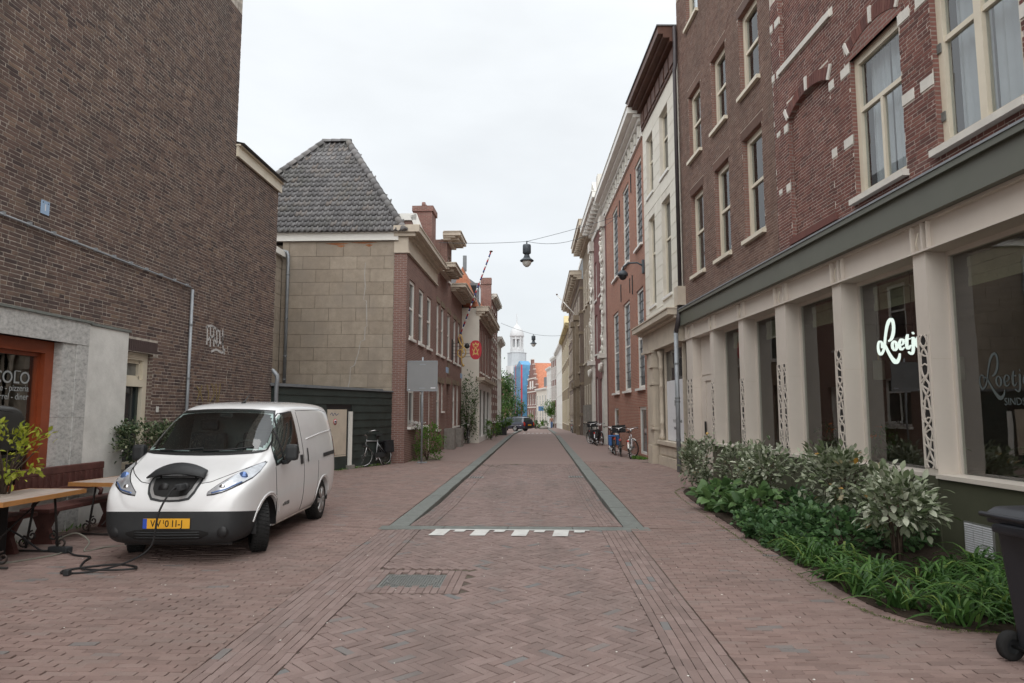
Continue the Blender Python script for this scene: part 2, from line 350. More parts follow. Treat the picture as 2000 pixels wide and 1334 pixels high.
plain('room_dark', (.030, .024, .021), .9, .1, .2, 1)
plain('room_brown', (.23, .175, .14), .9, .1, .2, 1)
plain('curtain', (.72, .73, .75), .9, .1, .06, 3)
plain('blind', (.36, .35, .25), .9, .1, .12, 5)
plain('black_metal', (.016, .016, .017), .45, .4, .25, 8)
plain('black_rubber', (.018, .018, .018), .82, .25, .2, 20, .3, 120)
plain('black_plastic', (.028, .03, .032), .5, .4, .1, 8, .25, 200)
plain('bin_plastic', (.022, .024, .03), .42, .45, .12, 6, .2, 160, dirt=(.05, .05, .052), ds=2.5, damt=.4)
plain('chrome', (.62, .62, .62), .22, .5, .05, 8, metal=1.0)
plain('alloy', (.50, .50, .50), .35, .5, .06, 8, metal=.85)
plain('silver_paint', (.38, .39, .40), .35, .5, .05, 5, metal=.6)
plain('bench_wood', (.10, .042, .036), .5, .35, .3, 6, .3, 60)
t = NT('table_wood'); mp = t.new('ShaderNodeMapping'); mp.inputs['Scale'].default_value = (22, 1.4, 3); t.l(t.pos(), mp.inputs[0])
c = t.ramp(t.noise(1.5, 7, .65, mp.outputs[0]), [(.3, (.30, .20, .16)), (.5, (.42, .35, .31)), (.7, (.50, .45, .42))]); t.bsdf(c, .5, .35, 0, t.bump(t.noise(40, 4), .15, .01))
plain('table_edge', (.42, .20, .07), .45, .4, .15, 6)
plain('wrought_iron', (.022, .019, .018), .6, .35, .3, 12, .2, 90, dirt=(.08, .04, .025), ds=4, damt=.5)
plain('van_white', (.78, .785, .79), .16, .5, .02, 2, coat=.6, dirt=(.62, .60, .56), ds=2.2, damt=.22)
plain('van_side_grime', (.60, .575, .53), .5, .4, .12, 6)
plain('cab_grey', (.11, .115, .112), .9, .1, .1, 4); plain('cab_seat', (.035, .036, .038), .9, .1, .2, 8)
pane_mat('van_glass', (.016, .022, .021), 1.5, .02)
plain('lamp_clear', (.55, .57, .60), .12, .7, .25, 9, metal=.55)
plain('lamp_blue', (.12, .2, .42), .12, .7, .1, 9, metal=.5)
plain('plate_yellow', (.78, .40, .03), .5, .4, .05, 6)
plain('plate_blue', (.03, .08, .42), .5, .4, .05, 6)
plain('ink_black', (.012, .012, .012), .6, .3, .1, 6)
plain('cable_grey', (.19, .18, .15), .6, .3, .1, 6)
plain('cable_black', (.02, .02, .021), .6, .3, .1, 6)
plain('sign_grey', (.24, .245, .25), .5, .4, .03, 3, metal=.3)
plain('sign_white', (.68, .69, .72), .45, .4, .03, 3)
plain('sign_red', (.48, .02, .035), .4, .4, .05, 3)
plain('sign_blue', (.09, .22, .48), .5, .4, .05, 3)
plain('tint_blue', (.30, .42, .58), .5, .4, .08, 9)
plain('gold', (.55, .37, .13), .35, .5, .1, 8, metal=.7)
plain('graffiti_white', (.46, .45, .44), .8, .2, .35, 16)
plain('graffiti_yellow', (.23, .18, .08), .85, .2, .3, 16)
plain('crack_filler', (.36, .34, .31), .9, .2, .15, 9)
plain('rust_stain', (.30, .125, .06), .9, .2, .3, 5)
plain('lettering_pale', (.33, .35, .35), .7, .2, .05, 5)
plain('lettering_dim', (.085, .10, .10), .7, .2, .05, 5)
emit_mat('neon_white', (.93, 1.0, .96), .75)
plain('lamp_shade', (.50, .50, .44), .8, .2, .04, 4)
plain('lantern_grey', (.062, .075, .088), .5, .4, .15, 6)
plain('lantern_glass', (.62, .62, .58), .2, .5, .05, 6)
plain('flag_red', (.36, .035, .045), .5, .3, .1, 6); plain('flag_blue', (.035, .05, .17), .5, .3, .1, 6); plain('flag_white', (.6, .6, .6), .5, .3, .1, 6)
plain('sheet_blue', (.10, .27, .45), .6, .3, .18, 1.2, .8, 3.0, dirt=(.03, .15, .38), ds=1.1, damt=.6)
plain('sheet_red', (.50, .06, .085), .6, .3, .15, 2)
plain('tower_lead', (.42, .46, .49), .6, .3, .06, 2)
plain('tower_white', (.52, .535, .545), .7, .3, .06, 2, dirt=(.5, .52, .53), ds=.6, damt=.4)
plain('car_navy', (.012, .018, .04), .2, .6, .15, 2, coat=.7)
plain('tail_red', (.5, .03, .015), .25, .5, .1, 9)
plain('bag_blue', (.055, .14, .34), .8, .2, .15, 6, .4, 30)
plain('bag_black', (.018, .018, .02), .6, .3, .3, 8, .4, 30)
plain('bark', (.075, .055, .042), .9, .2, .3, 9, .6, 40)
plain('cloth_blue', (.12, .2, .36), .9, .1, .1, 6); plain('cloth_rust', (.30, .17, .13), .9, .1, .1, 6); plain('skin', (.45, .27, .2), .6, .3, .05, 6); plain('hair', (.06, .04, .03), .8, .2, .2, 9)
plain('petal_white', (.62, .6, .58), .8, .2, .05, 6); plain('petal_red', (.5, .04, .05), .8, .2, .1, 6); plain('petal_orange', (.55, .14, .03), .8, .2, .1, 6)
leaf_mat('leaf_silver', [(0, (.07, .10, .042)), (.25, (.145, .185, .098)), (.5, (.27, .31, .20)), (.8, (.43, .46, .35)), (.985, (.52, .54, .43)), (1, (.5, .27, .05))], .5, .25)
leaf_mat('leaf_dark', [(0, (.035, .08, .03)), (.5, (.07, .145, .055)), (.9, (.105, .20, .072)), (1, (.14, .25, .08))], .45, .3)
leaf_mat('leaf_hosta', [(0, (.06, .125, .045)), (.5, (.11, .20, .07)), (1, (.17, .28, .10))], .4, .35)
leaf_mat('leaf_strap', [(0, (.035, .09, .024)), (.4, (.07, .155, .04)), (.85, (.105, .21, .05)), (1, (.2, .27, .065))], .42, .35)
leaf_mat('leaf_lime', [(0, (.22, .27, .03)), (.5, (.38, .42, .05)), (1, (.52, .54, .09))], .5, .4)
leaf_mat('leaf_mid', [(0, (.025, .065, .016)), (.5, (.05, .12, .026)), (1, (.095, .19, .04))], .5, .35)
leaf_mat('leaf_bright', [(0, (.05, .12, .018)), (.5, (.10, .22, .03)), (1, (.17, .31, .05))], .5, .35)
leaf_mat('leaf_potted', [(0, (.02, .045, .018)), (.4, (.05, .09, .035)), (.7, (.14, .17, .09)), (1, (.27, .28, .18))], .45, .25)
leaf_mat('moss', [(0, (.045, .085, .012)), (1, (.10, .16, .02))], .9, .1)
# ------------------------------------------------------------------ pieces laid one by one
def clip_poly(poly, x0, x1, y0, y1):
    for (ax, v, sgn) in ((0, x0, 1), (0, x1, -1), (1, y0, 1), (1, y1, -1)):
        out = []
        for i in range(len(poly)):
            a, b = poly[i], poly[(i + 1) % len(poly)]; da, db = sgn * (a[ax] - v), sgn * (b[ax] - v)
            if da >= 0: out.append(a)
            if (da >= 0) != (db >= 0):
                t = da / (da - db); out.append((a[0] + (b[0] - a[0]) * t, a[1] + (b[1] - a[1]) * t))
        poly = out
        if len(poly) < 3: return []
    return poly
def parea(p): return abs(sum(p[i][0] * p[(i + 1) % len(p)][1] - p[(i + 1) % len(p)][0] * p[i][1] for i in range(len(p)))) / 2
def with_rnd(me, vals):
    a = me.attributes.new('rnd', 'FLOAT', 'FACE'); a.data.foreach_set('value', np.asarray(vals, dtype=np.float32))
def sag(x, y):                                # the paving is not quite flat
    return .0045 * math.sin(x * 1.9 + .7 * math.sin(y * .6)) * math.cos(y * 1.1 + x * .4) + .003 * math.sin(x * 4.3 + y * 2.7)
def poly_mesh(name, items, m, depth=.02, ch=.0028, fl=1.0):
    """items: (polygon, top z function, random) -> joined chamfered pieces"""
    v = []; f = []; rv = []
    for (p, zf, rn) in items:
        n = len(p); cx = sum(q[0] for q in p) / n; cy = sum(q[1] for q in p) / n; b = len(v); dz = R.uniform(-.0025, .0025); tx, ty = R.gauss(0, .012), R.gauss(0, .012)
        rad = max(.02, math.sqrt(parea(p)) * .5); k = 1 - ch / rad
        tops = []; mids = []
        for q in p:
            zt = zf(q[1]) + dz + tx * (q[0] - cx) + ty * (q[1] - cy) + sag(q[0], q[1]) * fl
            tops.append((cx + (q[0] - cx) * k, cy + (q[1] - cy) * k, zt)); mids.append((q[0], q[1], zt - ch))
        v += tops + mids + [(q[0], q[1], q[2] - depth) for q in mids]
        f.append(tuple(range(b, b + n)))
        for i in range(n):
            j = (i + 1) % n; f.append((b + n + i, b + n + j, b + j, b + i)); f.append((b + 2 * n + i, b + 2 * n + j, b + n + j, b + n + i))
        rv += [rn] * (1 + 2 * n)
    me = bpy.data.meshes.new(name); me.from_pydata(v, [], f); me.materials.append(m); with_rnd(me, rv); return me
def one_paver(name, L, W, m):
    return poly_mesh(name, [([(-L / 2, -W / 2), (L / 2, -W / 2), (L / 2, W / 2), (-L / 2, W / 2)], lambda y: 0.0, .5)], m, fl=0.0)
def lay(parent, recs, matname, sizes, n_single=300, nm='paver'):
    """recs: (cx, cy, L, W, angle, polygon, zf, whole). Nearest whole ones become parts of their own, the rest one joined part"""
    def key(r):
        q = px((r[0], r[1], 0))
        if q is None or not (-30 < q[0] < 2030 and 0 < q[1] < 1350): return 1e9
        return q[2]
    order = sorted([r for r in recs if r[7]], key=key)[:n_single]; chosen = set(id(r) for r in order)
    meshes = {}
    for r in order:
        k = (round(r[2], 4), round(r[3], 4))
        if k not in meshes: meshes[k] = one_paver(nm, k[0], k[1], M[matname + '_single'])
        link(nm, meshes[k], None, parent, (r[0], r[1], r[6](r[1]) + sag(r[0], r[1]) + R.uniform(-.003, .0025)), (R.gauss(0, .013), R.gauss(0, .013), r[4] + R.gauss(0, .008)))
    rest = [(r[5], r[6], R.random()) for r in recs if id(r) not in chosen]
    if rest:
        o = link(nm + 's_beyond', poly_mesh(nm + 's_beyond', rest, M[matname]), None, parent); o['kind'] = 'stuff'; o['label'] = 'remaining bricks of the same paving'
    return
def rec_rect(cx, cy, L, W, ang, zf, box=None, ok=None):
    c, s = math.cos(ang), math.sin(ang)
    P = [(cx + a * c - b * s, cy + a * s + b * c) for a, b in ((-L / 2, -W / 2), (L / 2, -W / 2), (L / 2, W / 2), (-L / 2, W / 2))]
    whole = True
    if box:
        Q = clip_poly(P, *box)
        if len(Q) < 3 or parea(Q) < .0012: return None
        whole = abs(parea(Q) - L * W) < 1e-6; P = Q
        if not whole: cx = sum(q[0] for q in P) / len(P); cy = sum(q[1] for q in P) / len(P)
    if ok and not ok(cx, cy): return None
    return (cx, cy, L, W, ang, P, zf, whole)
BL, BW, JT = .201, .0655, .0042
def herringbone(x0, x1, y0, y1, zf, holes=()):
    u = BW + JT; out = []; n = 3; cx0, cy0 = (x0 + x1) / 2, (y0 + y1) / 2; ang = -PI / 4
    span = int(((x1 - x0) + (y1 - y0)) / u * .75) + 6; L = n * u - JT; W = u - JT
    for i in range(-span, span):
        for j in range(-span, span):
            k = (i - j) % (2 * n)
            if k == 0: lx, ly, a = (i + n / 2) * u, (j + .5) * u, 0
            elif k == 2 * n - 1: lx, ly, a = (i + .5) * u, (j + n / 2) * u, PI / 2
            else: continue
            wx = cx0 + lx * math.cos(ang) - ly * math.sin(ang); wy = cy0 + lx * math.sin(ang) + ly * math.cos(ang)
            if wx < x0 - .15 or wx > x1 + .15 or wy < y0 - .15 or wy > y1 + .15: continue
            if any(h[0] - .03 < wx < h[1] + .035 and h[2] - .03 < wy < h[3] + .03 for h in holes): continue
            r = rec_rect(wx, wy, L, W, ang + a, zf, (x0, x1, y0, y1))
            if r: out.append(r)
    return out
def courses(x0, x1, y0, y1, along, zf, ok=None, holes=(), amp=.0):
    """running bond; along = 'x' or 'y' is the long direction of the bricks"""
    out = []; q = BW + JT; k = 0; a = (y0 if along == 'x' else x0)
    hi = (y1 if along == 'x' else x1)
    while a + BW <= hi + .02:
        b0, b1 = (x0, x1) if along == 'x' else (y0, y1); b = b0 - (R.uniform(.0, .2) if amp else (.1 if k % 2 else 0.0)) - R.uniform(0, .02)
        while b < b1:
            L = BL; c0 = b + L / 2; d = a + BW / 2
            if along == 'x': r = rec_rect(c0, d + .012 * math.sin(c0 * .9 + d * .5), L, BW, .012 * .9 * math.cos(c0 * .9 + d * .5), zf, (x0, x1, y0 - .02, y1 + .02), ok)
            else: r = rec_rect(d, c0, L, BW, PI / 2, zf, (x0, x1, y0, y1), ok)
            b += L + JT + R.uniform(0, .002)
            if r and not any(h[0] < r[0] < h[1] and h[2] < r[1] < h[3] for h in holes): out.append(r)
        a += q; k += 1
    return out
# ------------------------------------------------------------------ the ground and the street
def zr(y):
    if y < 10.4: return 0.0
    return gz(y) - .085 * min(1.0, (y - 10.4) / 3.0)
def z0f(y): return gz(y)
def strip(name, rows, m_far, label, z_near_bed, ysplit=24.0):
    """rows: (y, x0, x1, z) ; bed under the laid bricks up to ysplit, worked surface beyond"""
    me = bpy.data.meshes.new(name); v = []; f = []; mi = []
    for (y, a, b, z) in rows: v += [(a, y, z), (b, y, z)]
    for i in range(len(rows) - 1): f.append((2 * i, 2 * i + 1, 2 * i + 3, 2 * i + 2)); mi.append(0 if rows[i][0] < ysplit - .01 else 1)
    me.from_pydata(v, [], f); me.materials.append(M['joint_sand']); me.materials.append(m_far); me.polygons.foreach_set('material_index', mi)
    o = link(name, me); tag(o, label, kind='structure'); return o
PX = [3.45, 3.05, 2.92, 2.88, 2.86, 2.84, 2.85, 2.88, 2.98, 3.25, 3.7, 4.4, 5.2]       # kerb line of the flower bed
PY = [15.9, 14.9, 13.0, 11.0, 10.0, 9.0, 7.6, 6.6, 6.05, 5.72, 5.62, 5.6, 5.58]
def shopx(y): return 5.63 - .068 * y
def in_bed(x, y):
    if y < 5.58 or y > 15.9: return False
    if y < 6.05: return x > np.interp(y, PY[8:][::-1], PX[8:][::-1])
    return x > np.interp(y, PY[:9][::-1], PX[:9][::-1])
def build_ground():
    g = MB(); ys = [-80, 0, 55, 130, 260, 900]
    for a, b in zip(ys[:-1], ys[1:]): g.quad((-300, a, gz(a) - .16), (300, a, gz(a) - .16), (300, b, gz(b) - .16), (-300, b, gz(b) - .16))
    tag(g.build('ground', M['far_paving_flat']), 'brick paved ground of the old town quarter', kind='structure')
    BED = -.013
    def rows(x0, x1, zf):
        ys = [-8, 3, 10.4, 11.2, 12, 13.4, 18, 24, 40, 55, 75, 100, 130, 160]
        return [(y, x0(y) if callable(x0) else x0, x1(y) if callable(x1) else x1, zf(y) + (BED if y < 23.9 else -.004)) for y in ys]
    road = strip('road', rows(-2.30, 1.30, zr), M['far_paving_flat'], 'brick carriageway in herringbone between grey kerbs', 0)
    left = strip('pavement_left', [(y, -14.0 if y > 17 else -6.95, -1.98 if y > 10.35 else -2.33, z0f(y) + (BED if y < 23.9 else -.004)) for y in (-8, 3, 10.3, 10.4, 17, 17.05, 24, 24.05, 40, 55, 60, 130)], M['far_paving_flat'], 'brick footway in front of the dark brick building and the houses beyond', 0)
    right = strip('pavement_right', [(y, 1.28, 6.2 if y < 20 else 5.2, z0f(y) + (BED if y < 23.9 else -.004)) for y in (-8, 3, 10.4, 16, 24, 24.05, 40, 55, 75, 130)], M['far_paving_flat'], 'brick footway along the shopfront and the flower bed', 0)
    cov = (-1.60, -.96, 6.83, 7.36); ring = (-1.735, -.755, 6.63, 7.56)
    recs = herringbone(-1.72, .90, 3.6, 10.12, zr, [ring])
    n0 = recs
    recs2 = courses(ring[0], ring[1], ring[2], ring[3], 'y', zr, holes=[cov])
    recs3 = courses(-2.285, -1.725, 3.4, 10.12, 'y', zr, amp=1) + courses(.905, 1.33, 3.4, 10.12, 'y', zr, amp=1)
    recs4 = herringbone(-1.595, .895, 10.5, 24, zr) + courses(-1.95, -1.595, 10.5, 24, 'y', zr, amp=1) + courses(.90, 1.255, 10.5, 24, 'y', zr, amp=1)
    lay(road, recs + recs2 + recs3 + recs4, 'road_paver', None, 300)
    lrec = courses(-6.86, -2.294, 3.2, 10.35, 'x', z0f, amp=0) + courses(-9.0, -2.27, 10.36, 24, 'x', z0f, ok=lambda x, y: not (x < -6.88 and y < 17))
    lay(left, lrec, 'paver', None, 300)
    rrec = courses(1.334, 4.6, 3.2, 10.35, 'x', z0f, ok=lambda x, y: not in_bed(x - .13, y)) + courses(1.57, 4.9, 10.36, 24, 'x', z0f, ok=lambda x, y: not in_bed(x + .0, y) and x < shopx(y) + .1)
    # edging course round the bed
    pts = catmull([(a, b) for a, b in zip(PX, PY)], 10); acc = 0
    edge = []
    for off in (-.045, -.115):
        d = 0.0; last = None
        for i in range(1, len(pts)):
            a, b = pts[i - 1], pts[i]; l = math.dist(a, b); d += l
            if d >= .204:
                d = 0; ang = math.atan2(b[1] - a[1], b[0] - a[0]); nx, ny = math.sin(ang), -math.cos(ang)
                if pts[i][0] < 4.9: edge.append(rec_rect(b[0] + nx * -off * -1, b[1] + ny * -off * -1, .2, .062, ang, lambda y: z0f(y) + .004))
    lay(right, rrec + [e for e in edge if e], 'paver', None, 300)
    # kerb stones, one by one
    for side, x0, x1 in (('left', -2.25, -1.955), ('right', 1.255, 1.55)):
        root = empty('kerb', (0, 0, 0), 0, 'grey natural stone kerb along the %s edge of the carriageway' % ('house' if side == 'left' else 'shop'), None); root['kind'] = 'structure'
        y = 10.42; k = 0
        while y < 120:
            L = 1.15 + R.uniform(-.15, .25) if y < 40 else 8.0
            z = gz(y); z1 = gz(y + L)
            b = MB(); j = R.uniform(-.006, .006); b.bevbox(x0 + j, x1 + j, y + .004, y + L - .004, -.22, .004 + R.uniform(-.003, .004), .012)
            for i, vv in enumerate(b.v): b.v[i] = (vv[0], vv[1], vv[2] + gz(vv[1]))
            b.build('kerb_stone', M['kerb_stone'], root); y += L
    root = empty('kerb_strip', (0, 0, 0), 0, 'flush grey stone strip across the carriageway beside the white blocks'); root['kind'] = 'structure'
    x = -2.36
    while x < 1.60:
        L = min(.95, 1.62 - x); b = MB(); b.bevbox(x + .003, x + L - .003, 10.13, 10.41, -.2, .005, .008); b.build('kerb_stone', M['kerb_stone'], root); x += L
    # white blocks at the edge of the raised table
    mk = empty('road_marking', (0, 0, 0), 0, 'row of white painted blocks across the brick carriageway in front of the stone strip', 'road marking')
    for i in range(4):
        xa = -1.53 + i * .57
        b = MB(); b.prism([(xa, 9.60), (xa + .21, 9.60), (xa + .25, 10.044), (xa + .04, 10.044)], .0095, .0125); b.build('painted_block', M['road_paint'], mk)
        b = MB(); b.prism([(xa + .31, 9.90), (xa + .46, 9.90), (xa + .48, 10.044), (xa + .33, 10.044)], .0095, .0125); b.build('painted_block', M['road_paint'], mk)
    b = MB(); b.prism([(-1.50, 10.045), (.72, 10.045), (.72, 10.095), (-1.50, 10.095)], .0098, .0128); b.build('painted_line', M['road_paint'], mk)
    mk = empty('road_marking', (0, 0, 0), 0, 'far row of small white blocks near the parked dark estate car', 'road marking')
    for i in range(7):
        b = MB(); xa = -1.4 + i * .38; y = 61.5; b.box(xa, xa + .22, y, y + .6, zr(y) - .03, zr(y) + .006); b.build('painted_block', M['road_paint'], mk)
    # manhole
    mh = empty('manhole_cover', (-1.28, 7.095, 0), 0, 'rectangular ribbed iron manhole cover set in the herringbone bricks', 'manhole cover')
    b = MB(); b.box(-.315, .315, -.26, .26, -.05, -.004); b.build('frame', M['cast_iron'], mh)
    b = MB()
    for k in range(23):
        xx = -.295 + k * .0262; b.box(xx, xx + .014, -.235, .235, -.004, .005)
    lid = b.build('ribbed_lid', M['cast_iron'], mh)
    for sx in (-1, 1):
        b = MB(); b.ribbon([(.10 * sx + .16 * sx * math.cos(a), .19 * math.sin(a)) for a in [(-PI / 2 + PI * i / 16) for i in range(17)]], .018, lambda x, y, d: (x, y, d), .004, .008); b.build('ring', M['cast_iron'], mh)
    for yy, xx in ((19.0, -1.72), (19.3, 1.02)):
        dr = empty('drain_grate', (xx, yy, zr(yy) + .003), 0, 'small iron street drain beside the %s kerb' % ('house-side' if xx < 0 else 'shop-side'), 'drain')
        b = MB(); b.box(-.2, .2, -.2, .2, -.03, .002); b.build('frame', M['cast_iron'], dr)
        for k in range(5):
            b = MB(); b.box(-.16 + k * .07, -.13 + k * .07, -.17, .17, .002, .007); b.build('bar', M['black_metal'], dr)
    # flower bed soil
    b = MB(); poly = [(a + .02, c) for a, c in pts] + [(shopx(5.58) - .02, 5.58), (shopx(15.9) - .02, 15.9)]
    b.prism(poly[::-1], -.06, .012); o = b.build('flower_bed', M['soil'], fix=True); tag(o, 'bare dark soil of the flower bed under the shop windows', kind='structure')
build_ground()
# ------------------------------------------------------------------ buildings
class Facade:
    """local x = along the street line from p0 to p1, z up, d = metres out of the wall towards the street"""
    def __init__(s, name, p0, p1, sg, label, cat='building', z=0.0, group=None):
        s.sg = sg; s.p0 = p0; s.ang = math.atan2(p1[1] - p0[1], p1[0] - p0[0]); s.L = math.dist(p0, p1)
        s.root = empty(name, (p0[0], p0[1], z), s.ang, label, cat, group); s.z = z
    def w(s, x, d, z):
        c, n = math.cos(s.ang), math.sin(s.ang); y = s.sg * d
        return (s.p0[0] + x * c - y * n, s.p0[1] + x * n + y * c, z + s.z)
    def P(s, x, d, z): return (x, s.sg * d, z)
    def box(s, mb, x0, x1, d0, d1, z0, z1): return mb.box(x0, x1, s.sg * d0, s.sg * d1, z0, z1)
    def part(s, name, m, boxes, parent=None):
        b = MB()
        for q in boxes: s.box(b, *q)
        return b.build(name, M[m], parent or s.root)
    def wall(s, name, m, x0, x1, z0, z1, holes, rec=.18, parent=None, d=0.0, thick=.3, rm=None):
        """front slab with openings and their reveals. holes: (x0, x1, z0, z1)"""
        xs = sorted(set([x0, x1] + [min(max(h[i], x0), x1) for h in holes for i in (0, 1)])); zs = sorted(set([z0, z1] + [min(max(h[i], z0), z1) for h in holes for i in (2, 3)]))
        b = MB(); sg = s.sg
        for i in range(len(xs) - 1):
            for j in range(len(zs) - 1):
                cx, cz = (xs[i] + xs[i + 1]) / 2, (zs[j] + zs[j + 1]) / 2
                if any(h[0] < cx < h[1] and h[2] < cz < h[3] for h in holes): continue
                b.quad((xs[i], sg * d, zs[j]), (xs[i + 1], sg * d, zs[j]), (xs[i + 1], sg * d, zs[j + 1]), (xs[i], sg * d, zs[j + 1]))
        b0 = b; rbs = []
        for h in holes:
            b = MB() if rm else b0; rbs.append(b)
            a, c, e, f = h; y0, y1 = sg * d, sg * (d - rec - .12)
            b.quad((a, y0, e), (a, y1, e), (a, y1, f), (a, y0, f)); b.quad((c, y0, e), (c, y0, f), (c, y1, f), (c, y1, e))
            b.quad((a, y0, f), (a, y1, f), (c, y1, f), (c, y0, f)); b.quad((a, y0, e), (c, y0, e), (c, y1, e), (a, y1, e))
        b = b0
        b.quad((x0, sg * d, z0), (x0, sg * (d - thick), z0), (x0, sg * (d - thick), z1), (x0, sg * d, z1))
        b.quad((x1, sg * d, z0), (x1, sg * d, z1), (x1, sg * (d - thick), z1), (x1, sg * (d - thick), z0))
        b.quad((x0, sg * d, z1), (x1, sg * d, z1), (x1, sg * (d - thick), z1), (x0, sg * (d - thick), z1))
        o = b.build(name, M[m], parent or s.root)
        if rm:
            for q in rbs: q.build('reveal', M[rm], o)
        return o
    def body(s, m, x0, x1, z1, depth=8.0, z0=-.3, front=.32, roof='slate_roof'):
        o = s.part('building_body', m, [(x0 + .004, x1 - .004, -depth, -front, z0, z1 - .03)]); return o
    def window(s, x0, x1, z0, z1, rec=.14, fm='white_paint', pm='pane', style='sash', sill=True, fw=.075, sm=None, split=.5, nx=1, nz=1, sill_out=.07, room=None, bm=None, bt=.013):
        """part: window frame ; sub-parts: pane, sill, glazing bars"""
        b = MB(); f0, f1 = -rec, -rec - .09
        for q in ((x0, x0 + fw, z0, z1), (x1 - fw, x1, z0, z1), (x0 + fw, x1 - fw, z0, z0 + fw), (x0 + fw, x1 - fw, z1 - fw, z1)): s.box(b, q[0], q[1], f1, f0, q[2], q[3])
        if style in ('sash', 'cross'):
            zm = z0 + (z1 - z0) * split; s.box(b, x0 + fw, x1 - fw, f1 + .01, f0 - .012, zm - .035, zm + .035)
        if style == 'cross':
            xm = (x0 + x1) / 2; s.box(b, xm - .03, xm + .03, f1 + .012, f0 - .014, z0 + fw, zm - .035)
        win = b.build('window', M[fm], s.root)
        b = MB(); pd = f0 - .05; s.box(b, x0 + fw * .8, x1 - fw * .8, pd - .006, pd, z0 + fw * .8, z1 - fw * .8); b.build('pane', M[pm], win)
        if style == 'bars':
            for i in range(1, nx):
                xx = x0 + fw + (x1 - x0 - 2 * fw) * i / nx; b = MB(); s.box(b, xx - bt, xx + bt, pd + .002, pd + .02, z0 + fw, z1 - fw); b.build('glazing_bar', M[bm or fm], win)
            for i in range(1, nz):
                zz = z0 + fw + (z1 - z0 - 2 * fw) * i / nz; b = MB(); hh = .03 if i == nz // 2 else bt; s.box(b, x0 + fw, x1 - fw, pd + .004, pd + .024, zz - hh, zz + hh); b.build('glazing_bar', M[fm if i == nz // 2 else (bm or fm)], win)
        if sill:
            b = MB(); s.box(b, x0 - .05, x1 + .05, -rec + .002, sill_out, z0 - .09, z0 - .003); b.build('sill', M[sm or fm], win)
        return win
    def door(s, x0, x1, z0, z1, m, rec=.2, fm='white_paint'):
        b = MB(); s.box(b, x0, x1, -rec - .06, -rec, z0, z1)
        for q in ((x0, x0 + .07, z0, z1), (x1 - .07, x1, z0, z1), (x0 + .07, x1 - .07, z1 - .07, z1)): s.box(b, q[0], q[1], -rec, -rec + .05, q[2], q[3])
        d = b.build('door', M[m], s.root)
        for k in range(2):
            b = MB(); h = (z1 - z0) * .36; zz = z0 + .18 + k * (h + .15); s.box(b, x0 + .18, x1 - .18, -rec + .001, -rec + .018, zz, zz + h); b.build('panel', M[m], d)
        b = MB(); b.sphere(s.P(x0 + .16, -rec + .05, z0 + 1.0), .028); b.build('knob', M['gold'], d); return d
    def cornice(s, x0, x1, z0, h, proj, m, brackets=0, bm=None, name='cornice', frieze=0.0):
        b = MB(); steps = ((.0, .28, .30), (.28, .52, .62), (.52, 1.0, 1.0))
        if frieze: s.box(b, x0, x1, -.1, .045, z0 - frieze, z0); s.box(b, x0 - .01, x1 + .01, -.1, .085, z0 - frieze - .07, z0 - frieze)
        for (a, c, p) in steps: s.box(b, x0 - proj * p * .25, x1 + proj * p * .25, -.15, proj * p, z0 + h * a, z0 + h * c)
        s.box(b, x0 - proj * .3, x1 + proj * .3, -.12, proj * 1.06, z0 + h, z0 + h + .04)
        o = b.build(name, M[m], s.root)
        for i in range(brackets):
            xx = x0 + (x1 - x0) * (i + .5) / brackets; b = MB(); s.box(b, xx - .06, xx + .06, .0, proj * .85, z0 + h * .1, z0 + h * .50); b.build('bracket', M[bm or m], o)
        return o
    def gable_roof(s, x0, x1, z0, h, depth, m, over=.1, d0=0.0):
        """ridge along the street"""
        b = MB(); dm = d0 - depth / 2; sg = s.sg
        A = [(x0 - over, sg * d0, z0), (x1 + over, sg * d0, z0), (x1 + over, sg * dm, z0 + h), (x0 - over, sg * dm, z0 + h), (x0 - over, sg * (d0 - depth), z0), (x1 + over, sg * (d0 - depth), z0)]
        b.add(A, [(0, 1, 2, 3), (3, 2, 5, 4), (0, 3, 4), (1, 5, 2), (0, 4, 5, 1)]); return b.build('roof', M[m], s.root, fix=True)
def laid_rects(x0, x1, z0, z1, holes, L, H, J, bond='wild', start=0.0):
    """courses of bricks cut round openings -> (x0, x1, z0, z1, whole)"""
    out = []; z = z0; k = 0
    while z + H * .5 < z1:
        h = min(H, z1 - z)
        spans = [(x0, x1)]
        for (a, b, c, d) in holes:
            if c < z + h - .002 and d > z + .002:
                n = []
                for (p, q) in spans:
                    if b <= p or a >= q: n.append((p, q)); continue
                    if a > p: n.append((p, a))
                    if b < q: n.append((b, q))
                spans = n
        x = x0 - (L + J) * (.5 if k % 2 else 0) - start
        if bond == 'wild': x = x0 - R.uniform(0, L)
        while x < x1:
            l = L if (bond != 'wild' or R.random() < .62) else (L - J) / 2
            for (p, q) in spans:
                a, b = max(x, p), min(x + l, q)
                if b - a > .03: out.append((a, b, z, z + h, abs((b - a) - l) < 1e-6 and abs(l - L) < 1e-6 and abs(h - H) < 1e-6))
            x += l + J
        z += H + J; k += 1
    return out
